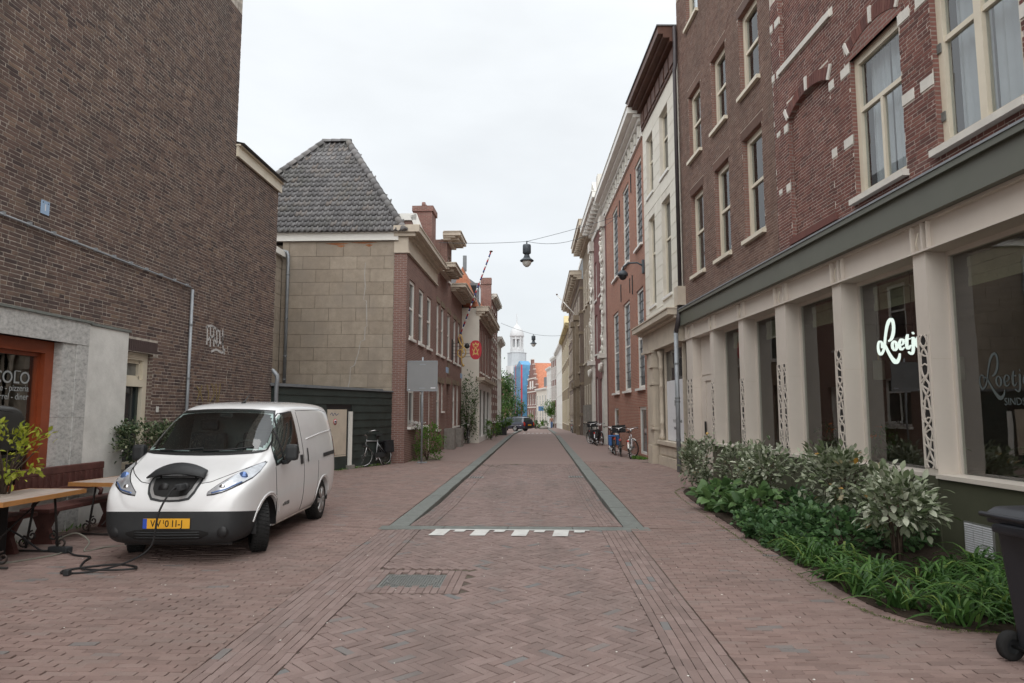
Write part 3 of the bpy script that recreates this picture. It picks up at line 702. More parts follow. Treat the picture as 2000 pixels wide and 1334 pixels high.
def lay_wall(fc, wall, rects, mat, proud=.0035, n_single=300, nm='brick', ch=.0012, jit=.0012, d=0.0, single_only=False):
    """bricks as geometry on a facade; the largest in view are objects under the wall, the rest one joined part"""
    def key(r):
        q = px(fc.w((r[0] + r[1]) / 2, d, (r[2] + r[3]) / 2))
        if q is None or not (-40 < q[0] < 2040 and -40 < q[1] < 1374): return 1e9
        e = px(fc.w(r[0], d, r[2])); g = px(fc.w(r[1], d, r[3]))
        if e is None or g is None: return 1e9
        return -abs(e[0] - g[0]) * abs((r[3] - r[2]) / q[2])
    ks = [(key(r), i) for i, r in enumerate(rects)]; ks.sort()
    single = set(i for kk, i in (ks if single_only else ks[:n_single]) if single_only or kk < 1e8)
    sg = fc.sg
    def geo(hx, hz, p):      # half sizes, proud
        o = [(-hx, 0, -hz), (hx, 0, -hz), (hx, 0, hz), (-hx, 0, hz)]; m2 = [(x, sg * (p - ch), z) for x, _, z in o]; t = [(x - math.copysign(ch, x), sg * p, z - math.copysign(ch, z)) for x, _, z in o]
        return o + m2 + t
    FC = [(8, 9, 10, 11)] + [(i, (i + 1) % 4, 4 + (i + 1) % 4, 4 + i) for i in range(4)] + [(4 + i, 4 + (i + 1) % 4, 8 + (i + 1) % 4, 8 + i) for i in range(4)]
    if sg > 0: FC = [f[::-1] for f in FC]
    cache = {}; V = []; FF = []; RV = []
    for i, r in enumerate(rects):
        hx, hz = (r[1] - r[0]) / 2, (r[3] - r[2]) / 2; cx, cz = (r[0] + r[1]) / 2, (r[2] + r[3]) / 2; pj = R.uniform(-jit, jit)
        if i in single:
            k = (round(hx, 3), round(hz, 3))
            if k not in cache:
                me = bpy.data.meshes.new(nm); me.from_pydata(geo(k[0], k[1], proud), [], FC); me.materials.append(M[mat + '_single'] if mat + '_single' in M else M[mat]); cache[k] = me
            link(nm, cache[k], None, wall, (cx, sg * (d + pj), cz), (R.gauss(0, .006), 0, R.gauss(0, .004)) if nm == 'brick' else None)
        else:
            b = len(V); t = R.gauss(0, .004) if nm == 'brick' else 0
            V += [(cx + x, sg * d + y + (sg * (pj + t * x * 2) if y else 0), cz + z) for x, y, z in geo(hx, hz, proud)]; FF += [tuple(b + q for q in f) for f in FC]; RV += [R.random()] * len(FC)
    if V:
        me = bpy.data.meshes.new(nm + 's_beyond'); me.from_pydata(V, [], FF); me.materials.append(M[mat]); with_rnd(me, RV)
        o = link(nm + 's_beyond', me, None, wall); o['kind'] = 'stuff'; o['label'] = 'remaining %ss of the same wall' % nm
def basis(o): return Matrix.Translation(o.location) @ o.rotation_euler.to_matrix().to_4x4()
def merge(fc, root):
    """hand the parts of a second wall of the same building to that building"""
    m = basis(root).inverted() @ basis(fc.root)
    for ch in list(fc.root.children):
        ch.parent = root; ch.matrix_basis = m @ ch.matrix_basis
    bpy.data.objects.remove(fc.root)
brick_mat('brick_dark_far', (.165, .112, .096), (.13, .088, .078), (.30, .27, .23), dirt=(.09, .075, .07))
def room(fc, x0, x1, z0, z1, d0, d1, m, name='room'):
    """inside of a room behind glass, seen from the street"""
    b = MB(); sg = fc.sg; y0, y1 = sg * d0, sg * d1
    b.quad((x0, y1, z0), (x1, y1, z0), (x1, y1, z1), (x0, y1, z1)); b.quad((x0, y0, z0), (x0, y1, z0), (x0, y1, z1), (x0, y0, z1)); b.quad((x1, y0, z0), (x1, y0, z1), (x1, y1, z1), (x1, y1, z0))
    b.quad((x0, y0, z0), (x1, y0, z0), (x1, y1, z0), (x0, y1, z0)); b.quad((x0, y0, z1), (x0, y1, z1), (x1, y1, z1), (x1, y0, z1))
    return b.build(name, M[m], fc.root)
# ------------------------------------------------------------------ dark brick building with the pizzeria window
def dark_building():
    f = Facade('brick_building', (-6.85, 0), (-6.85, 10), -1, 'tall windowless dark brick building with a pizzeria window at street level')
    hole = [(5.2, 9.53, .62, 2.70), (11.06, 11.86, .75, 2.72)]
    f.wall('brick_wall', 'brick_dark_far', -4, 7.7, -.1, 13.6, [(5.2, 7.7, .62, 2.70)], .3)
    h2 = [(7.7, 9.53, .62, 2.70), hole[1]]
    w = f.wall('brick_wall', 'mortar_pale', 7.7, 14.75, -.1, 13.6, h2, .3, rm='brick_dark_far')
    cut = [(7.7, 10.06, -.2, 3.05), (10.06, 11.06, -.2, 3.02), (11.06, 11.86, .75, 2.72), (11.0, 11.98, 2.72, 2.94)]
    lay_wall(f, w, laid_rects(7.72, 14.75, .0, 10.9, cut, .205, .049, .0105), 'dark_brick', .0035, 300)
    w2 = f.wall('brick_wall', 'mortar_pale', 14.752, 17.28, -.1, 7.62, [], .3)
    lay_wall(f, w2, laid_rects(14.756, 17.28, .0, 7.55, [], .205, .049, .0105), 'dark_brick', .0035, 0)
    b = MB()                                     # soldier course over the narrow window
    for k in range(16): f.box(b, 11.0 + k * .061, 11.0 + k * .061 + .05, .001, .009, 2.735, 2.93)
    b.build('soldier_course', M['dark_brick_single'], f.root)
    f.part('building_body', 'brick_dark_far', [(-4, 14.74, -9, -.32, 3.2, 13.55), (14.74, 17.24, -9, -.32, -.3, 7.5), (9.7, 14.74, -9, -.5, -.3, 3.2), (-4, 4.9, -9, -.32, -.3, 3.2)])
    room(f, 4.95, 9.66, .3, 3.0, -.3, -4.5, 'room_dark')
    f.part('eaves_board', 'cream_paint', [(14.72, 17.36, .012, .07, 7.48, 7.72), (14.70, 17.40, -.2, .11, 7.722, 7.76)])
    b = MB(); sg = -1; b.add([(14.7, .0 + sg * .2, 7.78), (17.46, sg * .2, 7.78), (17.46, sg * -6, 9.2), (14.7, sg * -6, 9.2)], [(0, 1, 2, 3)]); b.build('roof', M['slate_roof'], f.root)
    # stone surround
    for i, (a, c) in enumerate(((4.6, 6.6), (6.604, 8.55), (8.554, 10.06))): f.part('lintel_stone', 'marble_stone', [(a, c, -.16, .035, 2.70, 3.04)])
    f.part('stone_ledge', 'kerb_stone', [(4.6, 10.1, .0, .06, 3.042, 3.075), (10.062, 11.1, .0, .05, 3.022, 3.06)])
    for z0, z1 in ((0, .72), (.724, 1.62), (1.624, 2.697)):
        f.part('pillar_stone', 'marble_stone', [(9.527, 9.80, -.24, .012, z0, z1), (9.803, 10.06, -.1, .03, z0, z1)])
    f.part('plinth', 'plaster', [(4.0, 9.548, -.25, .02, -.05, .615)])
    f.part('plaster_panel', 'plaster', [(10.063, 11.055, -.1, .028, -.05, 3.018)])
    # pizzeria window
    b = MB(); fr = .17
    for q in ((9.53 - fr, 9.53, .62, 2.70), (5.2, 5.37, .62, 2.70), (5.37, 9.53 - fr, 2.70 - fr, 2.70), (5.37, 9.53 - fr, .62, .62 + .10)):
        f.box(b, q[0], q[1], -.24, -.12, q[2], q[3])
    for q in ((9.53 - fr - .055, 9.53 - fr, .72, 2.53), (5.37, 9.53 - fr - .055, 2.475, 2.53)): f.box(b, q[0], q[1], -.25, -.19, q[2], q[3])
    w = b.build('window', M['orange_wood'], f.root)
    b = MB(); f.box(b, 5.37, 9.31, -.238, -.23, .72, 2.5); b.build('pane', M['shop_glass'], w)
    # lettering on the glass: local x of the text runs with the wall, the wall runs away from the camera
    def tm(x, z): return Matrix(((1, 0, 0, x), (0, 0, -1, .222), (0, 1, 0, z), (0, 0, 0, 1)))
    def letters(txt, xr, z, size, sx=1.0, bold=.0): text_obj('lettering', txt, size, M['lettering_pale'], f.root, tm(xr, z), .001, 'RIGHT', bold, sx)
    letters('COLO', 9.235 / .94 * .94, 2.09, .235, 1.0, .002)
    # serifs of the typewriter face
    b = MB(); f.box(b, 8.955, 9.055, -.222, -.220, 2.25, 2.262); b.build('lettering', M['lettering_pale'], f.root)
    letters('e - pizzeria', 9.225, 1.985, .125, .93); letters('rrel - diner', 9.225, 1.87, .125, .93)
    letters('ed', 8.60, 1.725, .07); letters('1978', 8.635, 1.645, .075)
    for k in range(9):
        a = -1.25 + k * .32; cx, cz = 8.52 + .19 * math.cos(a), 1.68 + .19 * math.sin(a)
        b = MB(); b.ribbon([(cx - .03 * math.sin(a + .5), cz + .03 * math.cos(a + .5)), (cx, cz), (cx + .03 * math.sin(a + .5), cz - .03 * math.cos(a + .5))], [.002, .022, .002], lambda x, y, d: (x, d, y), .2205, .2225); b.build('wreath_leaf', M['lettering_pale'], f.root)
    # narrow window beside the plaster panel
    b = MB()
    for q in ((11.06, 11.15, .75, 2.72), (11.74, 11.86, .75, 2.72), (11.15, 11.74, 2.60, 2.72), (11.15, 11.74, 2.14, 2.26), (11.15, 11.74, .75, .86)): f.box(b, q[0], q[1], -.24, -.10, q[2], q[3])
    for q in ((11.15, 11.70, 2.54, 2.60), (11.15, 11.70, 2.26, 2.33), (11.68, 11.74, 2.26, 2.6)): f.box(b, q[0], q[1], -.22, -.15, q[2], q[3])
    w = b.build('window', M['cream_paint'], f.root)
    b = MB(); f.box(b, 11.14, 11.75, -.205, -.20, 2.25, 2.61); b.build('pane', M['pane_frosted'], w)
    b = MB(); f.box(b, 11.14, 11.75, -.205, -.20, .85, 2.15); b.build('pane', M['pane'], w)
    b = MB(); f.box(b, 11.67, 11.74, -.2, -.17, .86, 2.14); b.build('inner_sash', M['black_green'], w)
    # conduit, downpipe, plates
    b = MB(); b.tube([(7.0, -.035, 4.225), (12.96, -.035, 4.145), (13.02, -.04, 4.10)], .014, 6); c = b.build('conduit', M['zinc'], f.root)
    for k in range(13):
        b = MB(); xx = 7.3 + k * .46; b.box(xx, xx + .035, -.055, .0, 4.165 + (12.9 - xx) * .0134 - .035, 4.165 + (12.9 - xx) * .0134 + .02); b.build('clip', M['zinc'], c)
    b = MB(); b.tube([(13.02, -.045, 4.10), (13.02, -.045, .0)], .03, 10); c = b.build('downpipe', M['zinc'], f.root)
    for z in (1.1, 2.35, 3.4):
        b = MB(); b.lathe([(.036, z - .02), (.038, z), (.036, z + .02)], 10, (13.02, -.045, 0)); b.build('clip', M['lead'], c)
    b = MB(); f.box(b, 8.90, 9.06, .008, .016, 4.43, 4.62); s = b.build('blue_plate', M['tint_blue'], f.root)
    b = MB(); f.box(b, 8.97, 8.99, .0165, .0175, 4.48, 4.57); b.build('mark', M['sign_white'], s)
    for xx in (8.93, 9.03):
        b = MB(); b.sphere((xx, -.017, 4.59), .008, 6, 4); b.build('screw', M['black_metal'], s)
    b = MB(); f.box(b, 12.02, 12.07, .006, .03, 1.70, 1.80); b.build('bell_box', M['plaster'], f.root)
    # paint scrawls on the bricks
    rr = random.Random(3)
    def scrawl(strokes, m, wd):
        b = MB()
        for st in strokes: b.ribbon(catmull(st, 5), wd, lambda x, y, d: (x, -d, y), .006, .0105)
        b.build('graffiti', M[m], f.root)
    S = []
    for k in range(6): x = 13.75 + k * .14; S.append([(x, 3.50 - rr.random() * .06), (x + .02, 3.3), (x + rr.uniform(-.03, .06), 3.05 + rr.random() * .1)])
    S += [[(13.7, 3.44), (13.95, 3.50), (14.3, 3.42)], [(13.8, 3.18), (14.0, 3.28), (14.25, 3.12), (14.4, 3.2)], [(13.98, 2.96), (14.2, 3.02), (14.45, 2.98), (14.6, 3.06)], [(14.45, 3.35), (14.5, 3.1), (14.58, 2.95)]]
    scrawl(S, 'graffiti_white', .045)
    S = [[(13.25 + k * .2, 2.25 + rr.uniform(-.05, .08)), (13.3 + k * .2 + rr.uniform(-.1, .1), 2.1), (13.25 + k * .2 + rr.uniform(-.1, .1), 1.92)] for k in range(9)]
    S += [[(13.2, 2.1), (13.6, 2.2), (14.1, 2.08), (14.8, 2.16)], [(13.3, 1.98), (13.9, 2.02), (14.7, 1.95)]]
    scrawl(S[1:7], 'graffiti_yellow', .03)
    # swan-neck rainwater pipe at the far corner
    b = MB(); b.tube([(17.33, .06, 2.78), (17.30, -.02, 2.76), (17.34, -.12, 2.64), (17.33, -.13, 2.52), (17.36, -.1, 2.35), (17.37, -.1, 0)], .055, 10); b.build('swan_neck_pipe', M['zinc'], f.root)
dark_building()
# ------------------------------------------------------------------ black boarded lean-to
def boarded():
    f = Facade('boarded_shed', (-6.85, 17.3), (-4.95, 22.85), -1, 'black boarded lean-to with a bricked-in beige door against the stucco gable', 'shed')
    L = f.L; z = .06; k = 0
    while z < 2.33:
        z1 = min(z + .232, 2.36)
        segs = [(0, L)] if z1 > 1.99 else [(0, 2.30), (3.56, L)]
        for (a, c) in segs:
            b = MB(); sg = -1
            for (x0, x1) in ((a, c),):
                b.add([(x0, sg * .0, z), (x1, sg * .0, z), (x1, sg * .035, z), (x0, sg * .035, z), (x0, sg * .0, z1), (x1, sg * .0, z1), (x1, sg * .012, z1), (x0, sg * .012, z1)],
                      [(0, 3, 2, 1), (4, 5, 6, 7), (0, 1, 5, 4), (1, 2, 6, 5), (2, 3, 7, 6), (3, 0, 4, 7)])
            b.build('board', M['black_green'], f.root, fix=True)
        z = z1 + .002; k += 1
    f.part('shed_body', 'black_green', [(0, L, -1.2, -.002, -.1, 2.34)])
    f.part('plinth', 'grey_stone', [(0, 2.3, .0, .05, -.05, .055), (3.56, L, .0, .05, -.05, .055)])
    f.part('roof_edge', 'lead', [(-.1, L + .02, -.3, .075, 2.372, 2.41), (-.1, L * .9, .0, .05, 2.411, 2.45)])
    b = MB(); f.box(b, 2.30, 3.56, -.08, -.001, 0, 1.99); b.build('door_recess', M['black_metal'], f.root)
    b = MB(); f.box(b, 2.36, 3.30, .0, .022, .45, 1.78); f.box(b, 2.36, 3.30, .0, .03, .0, .44); d = b.build('door', M['beige_trim'], f.root)
    b = MB(); f.box(b, 2.36, 3.31, .0231, .034, .02, .40); b.build('kick_plate', M['black_green'], d)
    b = MB(); b.lathe([(0, .034), (.085, .034), (.085, .03)], 20, (2.72, -.0, 1.42), 1)
    for i, v in enumerate(b.v): b.v[i] = (v[0], -abs(v[1]), v[2])
    b.build('round_sign', M['sign_red'], d)
    b = MB(); b.lathe([(0, .036), (.062, .036), (.062, .03)], 20, (2.72, 0, 1.42), 1)
    for i, v in enumerate(b.v): b.v[i] = (v[0], -abs(v[1]), v[2])
    b.build('sign_face', M['sign_white'], d)
    b = MB(); f.box(b, 2.675, 2.765, .0361, .0368, 1.405, 1.435); f.box(b, 2.695, 2.745, .0361, .0368, 1.44, 1.455); b.build('pictogram', M['ink_black'], d)
    b = MB(); b.ribbon(catmull([(2.48, 1.62), (2.56, 1.68), (2.62, 1.6), (2.7, 1.67), (2.78, 1.61), (2.88, 1.66)], 4), .018, lambda x, y, dd: (x, -dd, y), .0225, .025); b.build('scribble', M['lamp_blue'], d)
    b = MB(); f.box(b, 3.42, 3.56, .0, .06, 0, 1.72); b.build('post', M['white_paint'], f.root)
    f.part('door_step', 'grey_stone', [(3.3, 3.62, .0, .14, -.02, .12)])
boarded()
# ------------------------------------------------------------------ stucco gable house and its brick front
def house_one():
    p0 = (-4.5, 22.9); p1 = (-4.3, 38.0); f = Facade('brick_house', p0, p1, -1, 'brick town house with a stucco gable and a steep grey tiled hip roof')
    Lh = 6.15
    ups = [(.50, 1.52), (2.24, 3.30), (4.0, 5.06)]
    holes = [(a, c, 4.28, 6.36) for a, c in ups] + [(.52, 1.95, 1.2, 2.95), (2.65, 4.0, 1.2, 2.95), (4.62, 5.62, .0, 2.75)]
    f.wall('brick_wall', 'brick_left_house', 0, Lh, -.1, 7.15, holes, .12)
    for a, c in ups: f.window(a, c, 4.28, 6.36, .045, 'white_paint', 'pane', 'sash', split=.52, fw=.11)
    for a, c in ((.52, 1.95), (2.65, 4.0)): f.window(a, c, 1.2, 2.95, .10, 'white_paint', 'pane', 'cross', split=.7, fw=.09, sill_out=.12)
    f.door(4.62, 5.62, .0, 2.75, 'white_paint')
    f.body('stucco_joint', 0, Lh, 7.5, 7.0, front=.36)
    f.cornice(.0, Lh + .1, 7.72, .36, .42, 'beige_trim', frieze=.5)
    f.part('cornice_return', 'beige_trim', [(-.06, .0, -.45, .05, 7.15, 7.22), (-.03, .0, -.45, .045, 7.222, 7.72), (-.12, .0, -.45, .3, 7.722, 7.85), (-.2, .0, -.45, .44, 7.852, 8.08)])
    # flower box under the first window
    # gable
    g = Facade('gable', (-8.85, 22.9), (-4.5, 22.9), -1, 'x'); W = g.L
    w = g.wall('stucco_wall', 'stucco_joint', 0, W - .44, -.1, 7.58, [])
    rows = []; z = 2.30; xw = W - .445
    zs = [7.58, 7.05] + [7.05 - .452 * k for k in range(1, 12)]
    k = 0
    for a, c in zip(zs[1:], zs[:-1]):
        x = -(.22 if k % 2 else .70)
        while x < xw:
            x0, x1 = max(0, x), min(xw, x + .945)
            if x1 - x0 > .05: rows.append((x0 + .004, x1 - .004, a + .004, c - .004, False))
            x += .945
        k += 1
    lay_wall(g, w, rows, 'stucco_block', .012, 0, 'stucco_block', .006, .001, 0, True)
    q = g.wall('brick_quoin', 'brick_left_house', W - .438, W + .0, -.1, 7.14, [], d=.015)
    g.part('fascia_board', 'white_paint', [(-.6, W - .30, -.05, .10, 7.59, 7.84), (-.6, W - .3, -.05, .16, 7.842, 7.88)])
    def cp(x, y): return (x, -y)
    cr = [(712, 505), (711, 530), (713, 555), (710, 581), (716, 583), (717, 609), (718, 634), (714.5, 637), (714, 662), (706, 665), (702, 688), (695, 712), (687, 717), (686, 742), (683, 757)]
    P = []
    for (u, v) in cr:
        X = (u - 770) / 1340 * 22.9 - 4.95; P.append((X + 8.85, 1.7 + (805 - v) / 1340 * 22.9))
    b = MB(); b.ribbon(P, [.02 + .012 * ((i * 7) % 3) for i in range(len(P))], lambda x, y, d: (x, -d, y), .010, .0165); b.build('filled_crack', M['crack_filler'], g.root)
    b = MB()
    for (a, c, zz, hh) in ((1.5, 2.3, 7.50, .05), (2.4, 3.3, 7.53, .035), (1.9, 2.2, 7.42, .05), (2.9, 3.15, 7.44, .06)): b.ribbon([(a, zz), ((a + c) / 2, zz - hh * .3), (c, zz)], [.01, hh * 1.7, .01], lambda x, y, d: (x, -d, y), .0125, .0150)
    b.build('rust_streak', M['rust_stain'], g.root)
    b = MB(); b.tube([(-.75, -.09, 7.25), (.05, -.09, 7.24), (.20, -.09, 7.20), (.24, -.09, 7.08), (.24, -.08, 2.42)], .055, 10); dp = b.build('downpipe', M['zinc'], g.root)
    for z in (6.4, 4.9, 3.6, 2.8):
        b = MB(); b.lathe([(.062, z - .03), (.066, z), (.062, z + .03)], 10, (.24, -.08, 0)); b.build('clip', M['lead'], dp)
    # hip roof
    A = Vector((-12.0, 22.70, 7.86)); B_ = Vector((-4.50, 22.70, 7.86)); Cc = Vector((-7.49, 25.8, 12.30)); D = Vector((-8.46, 25.8, 12.30))
    E1 = Vector((-4.50 + .09, 29.0, 7.9)); F1 = Vector((-7.49, 29.0, 12.30)); G1 = Vector((-8.46, 29.0, 12.30)); H1 = Vector((-12.0, 29.0, 7.86))
    gm = basis(g.root).inverted()
    b = MB(); b.add([gm @ v for v in (A, B_, Cc, D, E1, F1, G1, H1)], [(0, 1, 2, 3), (1, 4, 5, 2), (3, 2, 5, 6), (0, 3, 6, 7), (4, 7, 6, 5)]); roof = b.build('roof', M['slate_roof'], g.root)
    up = (D - A); sl = Vector((0, 3.1, 4.44)); slen = sl.length; sn = Vector((0, -sl.z, sl.y)).normalized(); ang = math.atan2(sl.z, sl.y)
    def tile():
        prof = [(-.012, .018), (.02, -.012), (.06, -.026), (.10, -.02), (.135, .006), (.165, .046), (.19, .05), (.21, .018)]; v = []; n = len(prof); Lt = .305
        for (x, z) in prof: v.append((x, 0, z + .048))
        for (x, z) in prof: v.append((x, Lt, z + .008))
        for (x, z) in prof: v.append((x, 0.0, z + .008))
        f_ = [(i, i + 1, n + i + 1, n + i) for i in range(n - 1)] + [(2 * n + i, 2 * n + i + 1, i + 1, i) for i in range(n - 1)]
        return v, f_
    tv, tf = tile(); me = bpy.data.meshes.new('roof_tile'); me.from_pydata(tv, [], tf); me.polygons.foreach_set('use_smooth', [True] * 7 + [False] * 7); me.materials.append(M['roof_tile_single'])
    spots = []; NRW = 19
    for i in range(NRW):
        t = i / NRW; xl = A.x + (D.x - A.x) * t; xr = B_.x + (Cc.x - B_.x) * t
        base = A + sl * t
        x = -12.3 + (0.0 if i % 2 == 0 else 0.0)
        while x < xr - .02:
            if x + .1 > xl + .05 and x + .1 < xr - .02: spots.append((x, base.y, base.z))
            x += .196
    def kf(s):
        q = px(s); return 1e9 if q is None else (q[2] if q[0] > 528 and s[2] > 0 else 1e8)
    vis = [s for s in spots if (px(s)[0] > 530 or s[2] > 10.8)]
    vis.sort(key=lambda s: px(s)[2]); single = vis[:300]; chosen = set(single)
    for s in single: link('roof_tile', me, None, roof, gm @ (Vector(s) + sn * R.uniform(.0, .008)), (ang + R.gauss(0, .012), 0, R.gauss(0, .01)))
    V = []; FF = []; RV = []
    for s in spots:
        if s in chosen: continue
        b0 = len(V); mt = Matrix.Translation(gm @ Vector(s)) @ Matrix.Rotation(ang + R.gauss(0, .01), 4, 'X')
        V += [tuple(mt @ Vector(q)) for q in tv]; FF += [tuple(b0 + j for j in q) for q in tf]; RV += [R.random()] * len(tf)
    me2 = bpy.data.meshes.new('roof_tiles_beyond'); me2.from_pydata(V, [], FF); me2.materials.append(M['roof_tile']); with_rnd(me2, RV); o = link('roof_tiles_beyond', me2, None, roof); o['kind'] = 'stuff'; o['label'] = 'remaining grey pantiles of the same roof'
    # hip and ridge caps
    def caps(P, Q, n):
        d = (Q - P); L = d.length; d.normalize(); side = d.cross(Vector((0, 0, 1))).normalized(); nn = side.cross(d)
        mb = MB(); st = L / n; prof = [(-.13, -.045), (-.11, .03), (-.06, .078), (0, .095), (.06, .078), (.11, .03), (.13, -.045)]; v = []
        for (k, r) in ((0, 1.12), (st * 1.12, .92)):
            for (x, z) in prof: v.append((x * r, k, z * r))
        for (x, z) in prof: v.append((x * .85, .0, z * .8 - .02))
        fcs = [(i, i + 1, 8 + i, 7 + i) for i in range(6)] + [(14 + i, 15 + i, i + 1, i) for i in range(6)]
        mb.add(v, fcs, True); mm = mb.mesh('hip_cap', M['roof_tile_single'])
        mx = Matrix((side, d, nn)).transposed().to_4x4()
        for k in range(n):
            o = link('hip_cap', mm, None, roof); o.matrix_basis = gm @ (Matrix.Translation(P + d * (st * k) + nn * .03) @ mx)
    caps(B_ + Vector((-.05, .02, .02)), Cc + Vector((0, 0, .04)), 17); caps(A, D + Vector((0, 0, .04)), 17); caps(D + Vector((-.05, 0, .05)), Cc + Vector((.08, 0, .05)), 3)
    merge(g, f.root)
    # return wall of the yard beside the shed
    r = Facade('return', (-8.85, 17.6), (-8.85, 22.86), -1, 'x'); w = r.wall('stucco_wall', 'stucco_joint', 0, r.L, -.1, 7.0, []); rows = []
    for k in range(15):
        x = -(.3 if k % 2 else .75)
        while x < r.L:
            x0, x1 = max(0, x), min(r.L - .02, x + .945)
            if x1 - x0 > .1: rows.append((x0 + .004, x1 - .004, .27 + k * .452 + .004, .27 + (k + 1) * .452 - .004, False))
            x += .945
    lay_wall(r, w, rows, 'stucco_block', .012, 0, 'stucco_block', .006, .001, 0, True)
    r.part('fascia_board', 'white_paint', [(0, r.L - .02, .0, .14, 7.01, 7.22)]); merge(r, f.root)
    return f
H1 = house_one()
# ------------------------------------------------------------------ second brick house with the music sign
def house_two():
    u = Vector((.2, 15.1)).normalized(); a = Vector((-4.5, 22.9)) + u * 6.16
    f = Facade('brick_house', tuple(a), (-4.3, 38.0), -1, 'brick house with sandstone lintels, dormers and a red and gold crest sign'); L = f.L - .0
    ups = [(.2, .95), (1.48, 2.42), (3.38, 4.45), (5.55, 6.55), (7.2, 8.1)]
    gnd = [(.35, 1.35, .95, 3.0), (1.75, 2.4, 1.75, 3.0), (5.4, 6.4, 1.0, 3.1), (6.9, 7.8, 1.0, 3.1)]
    holes = [(p, q, 4.25, 6.5) for p, q in ups] + gnd + [(3.3, 4.5, .35, 3.05)]
    f.wall('brick_wall', 'brick_left_house_b', 0, L, -.1, 8.0, holes, .12)
    for p, q in ups:
        f.window(p, q, 4.25, 6.5, .05, 'white_paint', 'pane', 'sash', split=.52, fw=.10); f.part('lintel', 'sandstone', [(p - .1, q + .1, -.05, .02, 6.503, 6.72)])
    for p, q, r_, t_ in gnd:
        f.window(p, q, r_, t_, .05, 'white_paint', 'pane', 'sash', split=.6, fw=.11); f.part('lintel', 'sandstone', [(p - .12, q + .12, -.05, .02, t_ + .003, t_ + .25)])
    f.door(3.3, 4.5, .35, 3.05, 'bench_wood', .35); f.part('lintel', 'sandstone', [(3.15, 4.65, -.05, .03, 3.053, 3.35)])
    f.part('crest_stone', 'sandstone', [(3.6, 4.2, -.05, .03, 3.5, 4.1)])
    f.part('door_step', 'grey_stone', [(3.1, 4.7, -.05, .35, -.02, .17), (3.2, 4.6, -.05, .2, .171, .34), (2.55, 3.05, .02, .5, -.02, .95), (4.75, 5.6, .02, .55, -.02, .9)])
    f.body('brick_left_house_b', 0, L, 8.0, 7.0)
    f.cornice(4.6, L, 7.75, .32, .75, 'beige_trim', 7); f.cornice(.8, 3.0, 7.95, .34, .75, 'beige_trim', 5)
    # attic storey with projecting cornice
    aw = f.wall('attic_wall', 'brick_left_house_b', 3.0, 4.6, 8.0, 10.0, [(3.5, 4.15, 6.9 + 1.15, 9.3)], .1); f.part('attic_body', 'brick_left_house_b', [(3.0, 4.6, -6, -.31, 7.95, 9.98)])
    f.window(3.5, 4.15, 8.05, 9.3, .08, 'white_paint', 'pane', 'sash', fw=.06); f.cornice(2.8, 4.8, 9.9, .36, .7, 'beige_trim', 5)
    # mansard gable of the neighbour behind the tiled roof, seen above it
    b = MB(); sg = -1
    poly = [(-.05, 7.7), (-4.4, 7.7), (-4.4, 10.25), (-.95, 10.25), (-.05, 8.0)]
    b.prism([(sg * p[0], p[1]) for p in poly], .02, 4.0, 0); b.build('mansard_gable', M['brick_left_house_b'], f.root, fix=True)
    b = MB()
    for (p, q) in (((.05, 7.95), (-.90, 10.38)), ((-.90, 10.38), (-4.6, 10.38))):
        d = math.hypot(q[0] - p[0], q[1] - p[1]); nx, nz = (q[1] - p[1]) / d * .3, -(q[0] - p[0]) / d * .3
        b.prism([(sg * p[0], p[1]), (sg * q[0], q[1]), (sg * (q[0] - nx), q[1] - nz), (sg * (p[0] - nx), p[1] - nz)], -.06, .10, 0)
    b.build('verge_board', M['white_paint'], f.root, fix=True)
    ch = MB(); f.box(ch, .9, 2.0, -1.22, -.38, 8.2, 11.0); f.box(ch, .84, 2.06, -1.28, -.32, 10.75, 11.0); c = ch.build('chimney', M['brick_red_far'], f.root)
    for dx in (1.1, 1.45, 1.8):
        b = MB(); b.lathe([(.0, 11.0), (.1, 11.0), (.085, 11.22), (.0, 11.22)], 10, (dx, .8, 0)); b.build('chimney_pot', M['brick_red_far'], c)
    b = MB(); pts = [(0.2, 8.35), (4.5, 8.35)]
    f.part('roof', 'slate_roof', [(.0, 3.0, -5, -.35, 8.0, 8.25), (4.6, L, -6, -.3, 8.02, 8.2)])
    b = MB(); b.add([(4.7, .3, 8.2), (L, .3, 8.2), (L, 2.4, 10.2), (4.7, 2.4, 10.2), (L, 6, 8.2), (4.7, 6, 8.2)], [(0, 1, 2, 3), (3, 2, 4, 5), (1, 4, 2), (0, 3, 5)]); b.build('roof', M['lead'], f.root)
    return f
H2 = house_two()
